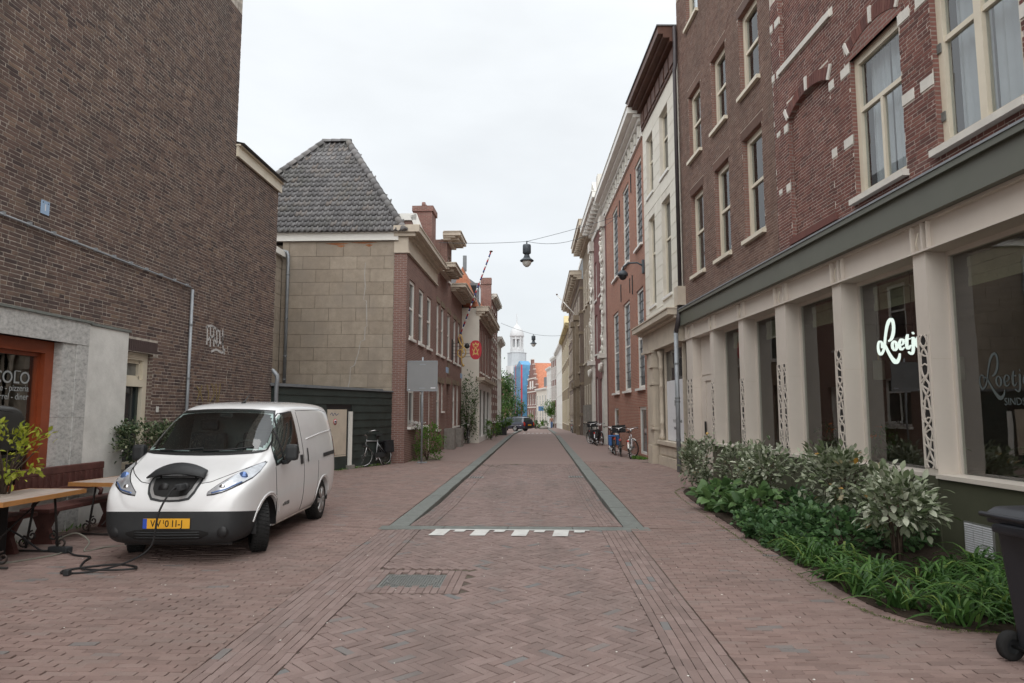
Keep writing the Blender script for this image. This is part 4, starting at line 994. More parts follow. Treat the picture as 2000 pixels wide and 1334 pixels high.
def finish_left():
    f = H2
    # music bracket sign : staff bars, clef, disc, oval crest
    s = empty('music_sign', f.w(4.93, 0, 4.40), f.ang, 'wrought iron music staff sign with gold treble clef and red oval crest', 'sign')
    b = MB()
    for k in range(5): b.box(-.012, .012, -1.28, -.02, .05 + k * .17, .068 + k * .17)
    b.box(-.02, .02, -.06, -.0, -.1, .95); b.build('staff_bars', M['black_metal'], s)
    cl = [(-.62, -.42), (-.52, -.2), (-.52, .3), (-.58, .75), (-.46, 1.16), (-.36, 1.02), (-.46, .72), (-.68, .45), (-.72, .2), (-.55, .02), (-.34, .14), (-.34, .36), (-.52, .42), (-.60, .25)]
    P = catmull([(0, y, z) for y, z in cl], 6)
    b = MB(); b.tube([(-.07 + p[0], p[1], p[2]) for p in P], .032, 8); b.sphere((-.07, -.60, -.38), .07); b.build('treble_clef', M['gold'], s)
    b = MB(); b.lathe([(0, -.05), (.13, -.05), (.13, -.02), (0, -.02)], 18, (0, -.78, .60), 0); b.build('disc', M['black_metal'], s)
    b = MB(); n = 24; ov = [(-1.22 + .30 * math.copysign(abs(math.cos(a)) ** .8, math.cos(a)), .40 + .48 * math.copysign(abs(math.sin(a)) ** .8, math.sin(a))) for a in [2 * PI * i / n for i in range(n)]]
    b.prism(ov, -.09, -.03, 0); o = b.build('red_oval', M['sign_red'], s)
    b = MB()
    for st in ([(-1.36, .12), (-1.22, .50), (-1.08, .12)], [(-1.38, .45), (-1.22, .18), (-1.06, .45)], [(-1.35, .15), (-1.22, .22), (-1.09, .15)], [(-1.33, .58), (-1.36, .72), (-1.28, .64), (-1.22, .76), (-1.16, .64), (-1.08, .72), (-1.11, .58)], [(-1.33, .56), (-1.22, .53), (-1.11, .56)]):
        b.ribbon(catmull(st, 4), .035, lambda y, z, d: (d, y, z), -.1, -.0905)
    b.build('gold_crest', M['gold'], o)
    # spiral striped flagpole
    fp = empty('flagpole', f.w(7.5, 0, 5.6), 0, 'slanting red white and blue striped flagpole on the brick house', 'flagpole')
    A = Vector((0, 0, 0)); T = Vector((1.75, -.2, 4.75)); L = T.length; n = 34
    for ci, cn in enumerate(('flag_red', 'flag_white', 'flag_blue')):
        for k in range(ci, n, 3):
            b = MB(); b.tube([A + T * (k / n), A + T * ((k + 1) / n)], .042, 8); b.build('stripe', M[cn], fp)
    b = MB(); b.lathe([(0, -.05), (.09, -.03), (.09, .02), (0, .06)], 10, tuple(T + Vector((.02, 0, .05)))); b.build('finial', M['dark_wood_trim'], fp)
    b = MB(); b.box(-.08, .05, -.05, .05, -.2, .1); b.build('bracket', M['black_metal'], fp)
    # small blue street plates
    for x, z in ((1.0, 3.55), (5.9, 3.55)):
        o = MB().box(-.04, .0, -.3, .3, -.12, .12).build('street_plate', M['tint_blue']); o.location = f.w(x, .35, z); o.rotation_euler = (0, 0, f.ang + PI / 2); tag(o, 'small blue plate on a bracket %s' % ('near the brick house corner' if x < 2 else 'beside the gold crest sign'), 'plate')
finish_left()
# ------------------------------------------------------------------ cream house with orange roof, and the two beyond
def house_three():
    f = Facade('cream_house', (-3.34, 38.05), (-3.26, 47.3), -1, 'cream side-walled house with brick front, shop windows and orange tiled roof'); L = f.L
    ups = [(.6, 1.35), (2.4, 3.2), (4.4, 5.3), (6.3, 7.2)]
    f.wall('brick_wall', 'brick_red_far', .0, L, 3.6, 7.1, [(a, c, 4.0, 6.6) for a, c in ups], .1)
    for a, c in ups: f.window(a, c, 4.0, 6.6, .06, 'white_paint', 'pane', 'sash', fw=.08)
    f.wall('shop_wall', 'white_wall', .0, L, -.1, 3.6, [(.7, 2.6, .3, 3.0), (3.0, 5.2, .3, 3.0), (5.6, 7.6, .3, 3.0)], .15)
    for a, c in ((.7, 2.6), (3.0, 5.2), (5.6, 7.6)): f.window(a, c, .3, 3.0, .12, 'dark_green_paint', 'pane', 'bars', nx=3, nz=2, sill=False)
    f.cornice(0, L, 3.35, .25, .35, 'beige_trim', name='shop_cornice'); f.cornice(0, L, 7.1, .5, .55, 'beige_trim', 10, frieze=.1)
    f.body('cream_wall', 0, L, 7.6, 7.0)
    f.part('side_wall', 'cream_wall', [(-.03, .0, -2.5, .02, -.1, 7.55)])
    f.part('gutter', 'black_metal', [(-.05, .25, -2.5, -.9, 7.56, 7.72)])
    f.gable_roof(.05, L, 7.65, 2.3, 1.9, 'orange_tiles', .0, -.02); f.part('roof', 'slate_roof', [(.05, L, -6.5, -1.0, 7.6, 9.0)])
    b = MB(); f.box(b, .8, 2.2, -1.2, -.12, 7.8, 9.15); d = b.build('dormer', M['lead'], f.root)
    b = MB(); f.box(b, .76, .798, -.95, -.25, 8.1, 9.0); f.box(b, .95, 2.05, -.119, -.1, 8.1, 9.0); b.build('dormer_window', M['pane'], d)
    f.part('chimney', 'brick_red_far', [(L - .35, L - .02, -1.6, -.02, 7.6, 10.6), (L - .42, L + .02, -.75, .0, 10.6, 11.05)])
    f.part('flue', 'lead', [(.5, .7, -1.0, -.8, 9.8, 10.7)])
    f = Facade('brick_house', (-3.25, 47.35), (-3.2, 53.0), -1, 'narrow red brick house banded with white stone blocks beyond the cream house'); L = f.L
    hs = [(.5 + k * 1.7, 1.4 + k * 1.7, z, z + 2.0) for k in range(3) for z in (1.0, 4.2, 7.0)]
    f.wall('brick_wall', 'brick_red_far', 0, L, -.1, 9.6, hs, .1)
    for h in hs: f.window(*h, .06, 'white_paint', 'pane', 'sash', fw=.07)
    for k in range(16):
        for xx in (0, 1.55, 3.25, 4.95):
            f.part('white_block', 'white_stone', [(xx, xx + .35, -.02, .02, .5 + k * .56, .72 + k * .56)])
    f.body('brick_red_far', 0, L, 9.6, 7); f.cornice(0, L, 9.6, .35, .35, 'white_stone'); f.gable_roof(0, L, 9.9, 2.2, 6, 'slate_roof')
    f = Facade('white_house', (-3.2, 53.05), (-3.2, 58.5), -1, 'white painted corner house before the side street'); L = f.L
    hs = [(.5 + k * 1.8, 1.5 + k * 1.8, z, z + 2.0) for k in range(3) for z in (1.0, 4.4)]
    f.wall('rendered_wall', 'white_wall', 0, L, -.1, 7.2, hs, .1)
    for h in hs: f.window(*h, .06, 'white_paint', 'pane', 'sash', fw=.07)
    f.body('white_wall', 0, L, 7.2, 8); f.cornice(0, L, 7.2, .35, .35, 'white_paint'); f.gable_roof(0, L, 7.5, 2.0, 7, 'slate_roof')
house_three()
# ------------------------------------------------------------------ restaurant building, near
def arch_bricks(f, wall, xc, hw, zs, rise, n, m, h=.22, keys=()):
    rr = (hw * hw + rise * rise) / (2 * rise); zc = zs + rise - rr; a0 = math.asin(hw / rr); sg = f.sg
    for k in range(n):
        a = -a0 + 2 * a0 * (k + .5) / n; da = a0 / n * .86; key = k in keys
        r0, r1 = rr, rr + (h * 1.25 if key else h); p = .03 if key else .012
        P = [(xc + r * math.sin(t), zc + r * math.cos(t)) for r, t in ((r0, a - da), (r0, a + da), (r1, a + da), (r1, a - da))]
        b = MB(); b.prism([(q[0], q[1]) for q in P], sg * .0, sg * p, 1); b.build('keystone' if key else 'voussoir', M['white_stone' if key else m + '_single'], wall, fix=True)
def lattice(f, x0, x1, z0, z1, seed):
    rr = random.Random(seed); root = f.part('lattice_panel', 'black_metal', [(x0 + .02, x1 - .02, .0005, .003, z0, z1)])
    b = MB(); m = (x0 + x1) / 2; hw = (x1 - x0) / 2; g = lambda x, z, d: f.P(x, d, z)
    for q in ((x0, x0 + hw * .26), (x1 - hw * .26, x1)): f.box(b, q[0], q[1], .0005, .016, z0, z1)
    A = hw * .62; N = 40; per = .62
    for ph in (0, PI):
        b.ribbon([(m + A * math.sin(2 * PI * (z0 + (z1 - z0) * i / N) / per + ph + .6 * math.sin(i * .5)), z0 + (z1 - z0) * i / N) for i in range(N + 1)], hw * .2, g, .003, .0155)
    z = z0 + .08
    while z < z1 - .05:
        b.ribbon([(x0 + hw * .2, z + rr.uniform(-.05, .05)), (m, z), (x1 - hw * .2, z + rr.uniform(-.07, .07))], hw * .16, g, .003, .015); z += rr.uniform(.10, .17)
    b.build('web', M['taupe_paint'], root)
SCRIPT_L = [([(530, 640), (585, 600), (630, 500), (652, 370), (640, 245), (603, 208), (555, 250), (510, 350), (475, 490), (452, 610), (432, 730), (398, 845), (338, 918), (296, 875), (283, 780), (298, 690), (332, 652), (368, 672), (378, 720), (366, 790)], [34, 46, 52, 44, 44, 56, 58, 48, 36, 32, 32, 36, 44, 36, 30, 26, 26, 30, 30, 8]),
            ([(366, 770), (380, 710), (405, 688), (440, 722), (505, 850), (575, 965), (655, 1040), (715, 985), (742, 910), (750, 862)], [10, 26, 30, 34, 40, 54, 84, 52, 26, 12])]
SCRIPT_R = [([(650 + 46 * math.cos(a), 725 - 92 * math.sin(a)) for a in [2 * PI * i / 12 for i in range(13)]], [40 if abs(math.cos(2 * PI * i / 12)) > .6 else 24 for i in range(13)]),
            ([(748, 712), (800, 700), (838, 660), (836, 605), (800, 588), (768, 625), (752, 690), (762, 760), (795, 792), (850, 735)], [16, 18, 24, 24, 24, 34, 40, 38, 26, 10]),
            ([(930, 492), (915, 560), (905, 650), (905, 735), (935, 762), (980, 690)], [28, 40, 42, 42, 30, 10]), ([(880, 592), (975, 572)], [24, 24]),
            ([(1010, 560), (1035, 556), (1030, 650), (1022, 790), (990, 858), (945, 835), (935, 815)], [18, 40, 42, 40, 34, 26, 20]), ([(1032, 470), (1046, 462)], [52, 52]),
            ([(1088, 645), (1135, 630), (1165, 590), (1160, 545), (1130, 535), (1104, 570), (1090, 630), (1098, 690), (1128, 720), (1180, 668)], [16, 18, 24, 24, 24, 34, 40, 38, 26, 10])]
def script_sign(name, parent, place, m, depth=.02):
    """hand-lettered word; place maps (u, v, d), u to the reader's right and v up, in units of the drawing / 1000"""
    for st, w in SCRIPT_L + SCRIPT_R:
        P = catmull([(x, y + .21 * (x - 600), ww) for (x, y), ww in zip(st, w)], 5)
        b = MB(); b.ribbon([((p[0] - 280) / 1000, (830 - p[1]) / 1000) for p in P], [p[2] / 1000 * .86 for p in P], place, 0, depth)
        b.build(name, m, parent)
def restaurant():
    p1 = (5.63 - .068 * 20, 20.0)
    f = Facade('corner_restaurant', (5.63, 0), p1, 1, 'brick restaurant building with taupe shopfront, green fascia and cream windows')
    X0, XS, X1, ZB = -6.0, 13.35, 20.04, 4.62
    br = [(a, c, z0, z1) for a, c in ((13.96, 15.06), (15.96, 17.02), (17.95, 19.04)) for z0, z1 in ((5.47, 7.76), (8.78, 10.68), (12.75, 14.6))]
    wb = f.wall('brick_wall', 'mortar_dark', XS, X1, ZB, 15.5, br, .14, rm='brick_left_house_b')
    sold = [(a - .08, c + .08, z1, z1 + .22) for a, c, z0, z1 in br]
    lay_wall(f, wb, laid_rects(XS, X1, ZB + .05, 14.2, br + sold, .205, .049, .0095), 'brown_brick', .0035, 150)
    for (a, c, z0, z1) in sold[:9]:
        if z0 > 14: continue
        b = MB(); n = int((c - a) / .0605)
        for k in range(n): f.box(b, a + k * (c - a) / n + .004, a + (k + 1) * (c - a) / n - .004, .0, .008, z0 + .004, z1 - .006)
        b.build('soldier_course', M['brown_brick_single'], wb)
    for (a, c, z0, z1) in br:
        w = f.window(a, c, z0, z1, .11, 'cream_paint', 'clear_glass', 'sash', split=.52, fw=.125, sm='cream_paint', sill_out=.09)
        b = MB(); n = 10
        b.add([f.P(a + .1 + (.42 * i / n), -.27 - .03 * math.sin(i * 2.1), z) for i in range(n + 1) for z in (z0 + .05, z1 - .05)], [(2 * i, 2 * i + 2, 2 * i + 3, 2 * i + 1) for i in range(n)], True); b.build('curtain', M['blind'], w)
    # red part
    big = [(9.19, 10.48, 4.97, 7.2), (7.1, 8.53, 4.99, 7.25), (4.9, 6.3, 4.99, 7.25)]
    niche = (11.13, 12.72, 4.95, 7.55); up = (11.05, 12.95, 8.38, 10.9)
    stones = []
    for e, sgn in ((12.72, 1), (11.13, -1), (10.48, 1), (9.19, -1), (8.53, 1), (7.1, -1)):
        for k, z in enumerate((5.86, 7.02)):
            for o, l in (((.0, .26),) if e in (10.48, 9.19, 8.53, 7.1) else (((.0, .16), (.36, .13)) if e == 12.72 else ((.0, .16),))): stones.append((min(e + sgn * o, e + sgn * (o + l)), max(e + sgn * o, e + sgn * (o + l)), z + (.06 if o else 0), z + .15))
    for e in (13.02, 11.0):
        for z in (8.25, 9.3): stones.append((e - .1, e + .1, z, z + .14)); stones.append((e + .2, e + .32, z + .02, z + .16))
    wr = f.wall('brick_wall', 'mortar_light', X0, XS - .012, ZB, 12.5, big + [niche, up], .09, rm='brick_red_far')
    bands = [(8.9, 8.95 + .0, 0, 0)]
    lay_wall(f, wr, laid_rects(6.9, XS - .015, ZB + .05, 9.9, big + [niche, up] + stones + [(10.98, 12.9, 8.25, 8.37), (9.1, 10.6, 7.2, 7.58), (7.0, 8.6, 7.25, 7.58)], .205, .049, .0095), 'red_brick', .0035, 300)
    for q in stones: f.part('white_stone_block', 'white_stone', [(q[0], q[1], -.02, .014, q[2], q[3])], wr)
    f.part('expansion_joint', 'black_metal', [(XS - .010, XS - .001, -.1, .002, ZB, 12.4)], wr)
    nb = f.wall('niche_wall', 'mortar_light', niche[0], niche[1], niche[2], niche[3], [], d=-.085, thick=.1)
    lay_wall(f, nb, laid_rects(niche[0], niche[1], niche[2] + .02, niche[3], [], .205, .049, .0095), 'red_brick', .0035, 0, d=-.085)
    ub = f.wall('niche_wall', 'mortar_light', up[0], up[1], up[2], up[3], [], d=-.085, thick=.1)
    lay_wall(f, ub, laid_rects(up[0], up[1], up[2] + .02, up[3], [], .205, .049, .0095), 'red_brick', .0035, 0, d=-.085)
    f.part('niche_sill', 'white_stone', [(10.96, 13.0, -.08, .05, 8.25, 8.36)], wr); f.part('niche_sill', 'red_brick_single', [(11.05, 12.8, -.08, .035, 4.82, 4.94)], wr)
    # arches: spandrel above the curve, voussoirs, keystones
    for (xa, xb, zs, rise, zt) in ((11.13, 12.72, 7.22, .22, 7.55), (9.19, 10.48, 7.30, .17, 7.58), (7.1, 8.53, 7.34, .17, 7.6)):
        xc, hw = (xa + xb) / 2, (xb - xa) / 2; rr = (hw * hw + rise * rise) / (2 * rise); zc = zs + rise - rr
        top = [(xc + hw * (1 - 2 * i / 14), zc + math.sqrt(max(rr * rr - (hw * (1 - 2 * i / 14)) ** 2, 0))) for i in range(15)]
        b = MB(); b.prism([(xa, zt), (xb, zt)] + top, -.1, .0045, 1); b.build('arch_fill', M['brick_red_far'], wr, fix=True)
        if xa < 11: f.part('tympanum', 'brick_red_far', [(xa - .09, xb + .12, -.05, .0032, 7.2, zt)], wr)
        n = 21; arch_bricks(f, wr, xc, hw + .02, zs, rise, n, 'red_brick', .2, (0, n // 2, n - 1))
    for i, (a, c, z0, z1) in enumerate(big):
        w = f.window(a, c, z0, z1, .08, 'cream_paint', 'clear_glass', 'cross', split=.62, fw=.11, sm='white_stone', sill_out=.10)
        if i == 1:
            b = MB(); xm = (a + c) / 2; f.box(b, xm - .06, xm + .06, -.17, -.078, z0 + .1, z1 - .1); b.build('mullion', M['cream_paint'], w)
            for z in (5.35, 6.25):
                b = MB(); f.box(b, c - .07, c + .0, -.078, -.06, z, z + .12); b.build('hinge', M['cast_iron'], w)
        n = 40; wd = (c - a - .2)
        for side in (0, 1):
            b = MB(); m_ = n // 2 - 4
            b.add([f.P((a + .08 + wd * .5 * i / m_) if side == 0 else (c - .08 - wd * .5 * i / m_), -.30 - .035 * math.sin(i * 1.9), z) for i in range(m_ + 1) for z in (z0 + .05, z1 - .03)], [(2 * i, 2 * i + 2, 2 * i + 3, 2 * i + 1) for i in range(m_)], True); b.build('curtain', M['curtain'], w)
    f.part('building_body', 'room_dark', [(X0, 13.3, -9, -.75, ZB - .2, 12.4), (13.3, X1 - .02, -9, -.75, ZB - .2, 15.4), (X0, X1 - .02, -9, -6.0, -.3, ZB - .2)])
    # shopfront
    PIL = [(19.30, 19.90), (17.47, 17.75), (15.40, 15.69), (13.20, 13.66), (11.10, 11.37), (8.93, 9.19), (6.68, 6.95), (4.4, 4.7), (2.1, 2.4)]
    f.part('fascia', 'fascia_green', [(X0, 13.1, -.3, .14, 4.20, 4.58), (13.102, X1, -.3, .14, 4.20, 4.58), (X0, 8.0, -.1, .20, 4.582, 4.66), (8.002, X1, -.1, .20, 4.582, 4.66)])
    f.part('flashing', 'zinc', [(X0, X1, -.02, .215, 4.661, 4.69)])
    f.part('lintel_beam', 'taupe_paint', [(X0, X1, -.34, -.03, 3.80, 4.199), (X0, X1, -.34, .045, 3.775, 3.80), (X0, X1, -.1, .03, 4.16, 4.199)])
    for (a, c) in PIL:
        p = f.part('pillar', 'taupe_paint', [(a, c, -.32, 0, .90, 3.774)])
        for q in ((a, a + .03, -.03, .03, 3.801, 4.158), (c - .03, c, -.03, .03, 3.801, 4.158), (a - .1, a - .085, -.03, .03, 3.801, 4.158)): f.part('web_plate', 'taupe_paint', [q], p)
        b = MB(); b.tube([f.P((a + c) / 2, .0, 3.80), f.P((a + c) / 2 + .03, .01, 3.92), f.P((a + c) / 2 - .02, .0, 4.05)], .008, 5); b.build('wire', M['cream_paint'], p)
        f.part('joint_line', 'beige_trim', [(a - .001, c + .001, -.31, -.02, 2.38, 2.384)], p)
        if a > 5: lattice(f, a + .01, c - .01, .99, 2.70 - (.25 if a > 15 else 0), int(a * 10)) if c - a < .4 else [lattice(f, q0, q1, .99, 2.62, int(a * 10) + i) for i, (q0, q1) in enumerate(((a + .01, (a + c) / 2 - .012), ((a + c) / 2 + .012, c - .01)))]
        f.part('pillar_foot', 'dark_green_paint', [(a - .002, c + .002, -.3, .012, -.05, .898)])
    for i in range(len(PIL) - 1):
        a, c = PIL[i + 1][1], PIL[i][0]
        if i == 0: continue
        f.part('stall_riser', 'dark_green_paint', [(a + .003, c - .003, -.3, .002, -.05, .86)])
        b = MB(); f.box(b, a, c, -.34, .04, .872, .925); f.box(b, a, a + .04, -.34, -.27, .926, 3.774); f.box(b, c - .04, c, -.34, -.27, .926, 3.774); f.box(b, a + .04, c - .04, -.34, -.27, 3.71, 3.774); w = b.build('window', M['taupe_paint'], f.root)
        b = MB(); f.box(b, a + .03, c - .03, -.308, -.30, .926, 3.715); b.build('pane', M['shop_glass'], w)
        for k in range(3):
            b = MB(); f.box(b, a + .1, c - .1, -.50 - .012 * (k % 2), -.48 - .012 * (k % 2), 3.69 - .13 * (k + 1), 3.69 - .13 * k - .006); b.build('blind', M['blind'], w)
    # side door bay
    b = MB(); f.box(b, 17.75, 19.30, -.30, -.24, .05, 3.774); f.box(b, 17.75, 19.30, -.24, -.20, 2.55, 2.66); f.box(b, 18.9, 19.30, -.24, -.205, .05, 2.55); d = b.build('door', M['taupe_paint'], f.root)
    b = MB(); f.box(b, 17.85, 18.82, -.24, -.215, .12, 2.48); b.build('panel', M['taupe_paint'], d); b = MB(); f.box(b, 17.85, 19.2, -.24, -.215, 2.72, 3.7); b.build('panel', M['taupe_paint'], d)
    b = MB(); b.sphere(f.P(18.72, -.17, 1.12), .045); b.build('knob', M['gold'], d); b = MB(); f.box(b, 18.86, 18.92, -.2, -.16, 1.1, 1.45); b.build('lock_plate', M['black_metal'], d)
    f.part('stall_riser', 'dark_green_paint', [(17.76, 19.29, -.3, -.1, -.05, .045)])
    # dining room
    room(f, 2.5, 17.7, .2, 3.95, -.33, -5.6, 'room_brown')
    # grille in the riser
    gr = f.part('vent_grille', 'alloy', [(8.02, 8.50, .003, .02, .06, .42)])
    for i in range(3):
        for k in range(13):
            b = MB(); f.box(b, 8.04 + i * .152, 8.04 + i * .152 + .138, .0205, .027, .075 + k * .026, .075 + k * .026 + .013); b.build('louvre', M['sign_white'], gr)
    # rainwater pipe between the houses
    b = MB(); b.tube([f.P(19.97, .09, 13.4), f.P(19.97, .09, 12.2), f.P(19.97, .12, 12.0), f.P(19.97, .12, 5.3)], .06, 10); b.build('downpipe', M['dark_pipe'], f.root)
    f.part('pipe_box', 'beige_trim', [(19.80, 20.2, .0, .24, 4.80, 5.35)])
    b = MB(); b.tube([f.P(19.97, .14, 4.8), f.P(19.99, .18, 4.4), f.P(20.02, .26, 4.0)], .07, 10); b.build('downpipe', M['dark_pipe'], f.root)
    b = MB(); b.tube([f.P(20.02, .26, 4.05), f.P(20.02, .26, .0)], .065, 10); dp = b.build('downpipe', M['zinc'], f.root)
    for z in (.9, 2.0, 2.1, 3.1):
        b = MB(); b.lathe([(.072, z - .025), (.076, z), (.072, z + .025)], 10, f.P(20.02, .26, 0)); b.build('clip', M['lead'], dp)
    # words
    sg = empty('neon_sign', f.w(10.88, -.45, 2.62), f.ang, 'glowing white handwritten restaurant name hanging inside the shop window', 'sign')
    script_sign('letter', sg, lambda u, v, d: (-u * 1.20, d, v * .78), M['neon_white'], .025)
    b = MB(); b.tube([(-.1, .01, .3), (-.1, .01, 1.3)], .004, 4); b.tube([(-.9, .01, .2), (-.9, .01, 1.3)], .004, 4); b.build('hanging_wire', M['black_metal'], sg)
    sg = empty('window_lettering', f.w(8.50, -.296, 2.0), f.ang, 'dim grey handwritten restaurant name on the large corner pane', 'lettering')
    script_sign('letter', sg, lambda u, v, d: (-u * .85, d, v * .62), M['lettering_dim'], .002)
    text_obj('lettering', 'SINDS', .12, M['lettering_dim'], sg, Matrix(((-1, 0, 0, -.38), (0, 0, 1, .004), (0, 1, 0, -.22), (0, 0, 0, 1))), .001)
    for k, (x, d, z) in enumerate(((7.75, -1.5, 2.55), (10.9, -1.7, 2.2), (12.9, -1.6, 2.3), (9.4, -2.6, 2.4))):
        l = empty('pendant_lamp', f.w(x, d, z), 0, ['cylindrical pendant lamp behind the corner pane', 'cylindrical pendant lamp behind the glowing name', 'cylindrical pendant lamp by the double pillar', 'cylindrical pendant lamp deep in the dining room'][k], 'pendant lamp', 'pendant lamps in the dining room')
        b = MB(); b.lathe([(.0, 0), (.10, 0), (.10, .36), (.0, .36)], 16); b.build('shade', M['lamp_shade'], l)
        b = MB(); b.tube([(0, 0, .36), (0, 0, .56)], .016, 8); b.build('stem', M['gold'], l); b = MB(); b.tube([(0, 0, .55), (0, 0, 3.94 - z)], .005, 5); b.build('cord', M['black_metal'], l)
    return f
RF = restaurant()
# ------------------------------------------------------------------ cream house with carved shopfront
def cream_shop():
    f = Facade('cream_house', (4.27, 20.08), (4.0, 25.2), 1, 'narrow cream ashlar house with dark wooden cornice and carved shopfront'); L = f.L
    hs = [(1.2, 2.4, 5.45, 8.66), (3.4, 4.45, 5.45, 8.66), (1.3, 2.45, 9.5, 11.7), (3.5, 4.55, 9.5, 11.7)]
    w = f.wall('ashlar_wall', 'cream_wall', 0, L, 4.3, 12.4, hs, .14)
    lay_wall(f, w, laid_rects(0.0, L, 4.75, 12.3, hs, .98, .452, .012, 'half'), 'cream_block', .012, 0, 'ashlar_block', .006, .0, 0, True)
    for h in hs: f.window(*h, .12, 'cream_paint', 'pane', 'sash', split=.6, fw=.075, sm='white_paint', sill_out=.06)
    f.part('frieze', 'dark_wood_trim', [(.0, L, -.1, .06, 12.32, 13.0)])
    for k in range(8): f.part('frieze_panel', 'dark_wood_trim', [(.1 + k * .63, .6 + k * .63, .06, .10, 12.42, 12.9)])
    b = MB()
    for (z0, z1, pj) in ((13.0, 13.12, .22), (13.12, 13.24, .42), (13.24, 13.48, .58)): f.box(b, -.06, L + .1, -.2, pj, z0, z1)
    b.build('cornice', M['dark_wood_trim'], f.root); f.part('cornice_cap', 'lead', [(-.1, L + .15, -.2, .62, 13.481, 13.52)])
    f.body('cream_wall', 0, L, 12.9, 8, z0=4.2); f.part('roof', 'slate_roof', [(0, L, -8, -.3, 12.9, 13.45)])
    # shopfront
    f.cornice(.0, L + .12, 4.36, .36, .5, 'beige_trim', name='shop_cornice'); f.part('entablature', 'beige_trim', [(.0, L, -.25, .16, 3.86, 4.355), (.0, L, -.25, .22, 3.78, 3.858)])
    f.part('shop_body', 'room_dark', [(0, L, -6, -1.2, -.3, 4.2), (4.5, L, -1.2, -.3, -.3, 4.2)])
    p = f.part('pilaster', 'beige_trim', [(3.12 + q0, 3.12 + q1, -.2, d_, a_, b_) for q0, q1, d_, a_, b_ in ((0, .5, .24, .62, 3.2), (-.07, .57, .34, -.05, .60), (-.04, .54, .30, 3.2, 3.32), (-.06, .56, .34, 3.70, 3.779), (-.02, .52, .28, 3.32, 3.70), (-.05, .55, .30, 1.12, 1.2), (-.04, .54, .29, 2.62, 2.70))])
    for k in range(6): f.part('flute', 'beige_trim', [(3.16 + k * .072, 3.20 + k * .072, .24, .262, 1.25, 2.58)], p)
    pr = [(.0, .8), (.11, .8), (.11, .92), (.075, 1.0), (.075, 1.3), (.095, 1.34), (.075, 1.38), (.068, 2.5), (.09, 2.54), (.068, 2.6), (.068, 3.1), (.1, 3.14), (.075, 3.2), (.075, 3.5), (.13, 3.7), (.0, 3.779)]
    for k in range(3): f.part('flute', 'beige_trim', [(3.105, 3.12, .0 + k * .08, .05 + k * .08, 1.25, 2.58)], p)
    f.part('wall_panel', 'beige_trim', [(3.64, L, -.25, .02, -.05, 3.778)])
    for xx in (2.78,): MB().lathe(pr, 14, f.P(xx, .04, 0)).build('slender_column', M['beige_trim'], f.root)
    f.part('stall_riser', 'beige_trim', [(.05, 3.0, -.3, .16, -.05, .28), (.05, 3.0, -.3, .10, .282, .66), (.0, 3.03, -.3, .20, .662, .78), (.4, 2.7, .1, .125, .34, .6)])
    b = MB(); f.box(b, .28, .36, -.12, -.02, .782, 3.777); f.box(b, 2.52, 2.60, -.12, -.02, .782, 3.777); f.box(b, .36, 2.52, -.12, -.02, 3.66, 3.777); w = b.build('window', M['beige_trim'], f.root)
    b = MB(); f.box(b, .36, 2.52, -.085, -.078, .782, 3.66); b.build('pane', M['pane'], w)
    b = MB(); f.box(b, .38, 2.50, -.076, -.066, .80, 2.70); s = b.build('white_panel', M['sign_white'], w)
    sc = lambda u, v, d: (1.55 - u * .62, -.066 + d + .001, 1.93 + v * .62)
    for st, ww in SCRIPT_L + SCRIPT_R:
        P = catmull([(x, y + .21 * (x - 600), q) for (x, y), q in zip(st, ww)], 3); b = MB(); b.ribbon([((p[0] - 280) / 1000, (830 - p[1]) / 1000) for p in P], [p[2] / 1000 * .8 for p in P], sc, 0, .002); b.build('lettering', M['ink_black'], w)
    for txt, z, sz, x in (('EST', 1.64, .1, 1.12), ('TO COFFEE DINER', 1.38, .13, 1.78), ('MAKE IN CO', 1.16, .13, 1.66)):
        text_obj('lettering', txt, sz, M['ink_black'], w, Matrix(((-1, 0, 0, x), (0, 0, 1, -.064), (0, 1, 0, z), (0, 0, 0, 1))), .001)
    f.part('door', 'black_green', [(2.6, 3.1, -.6, -.55, .0, 3.7)])
cream_shop()
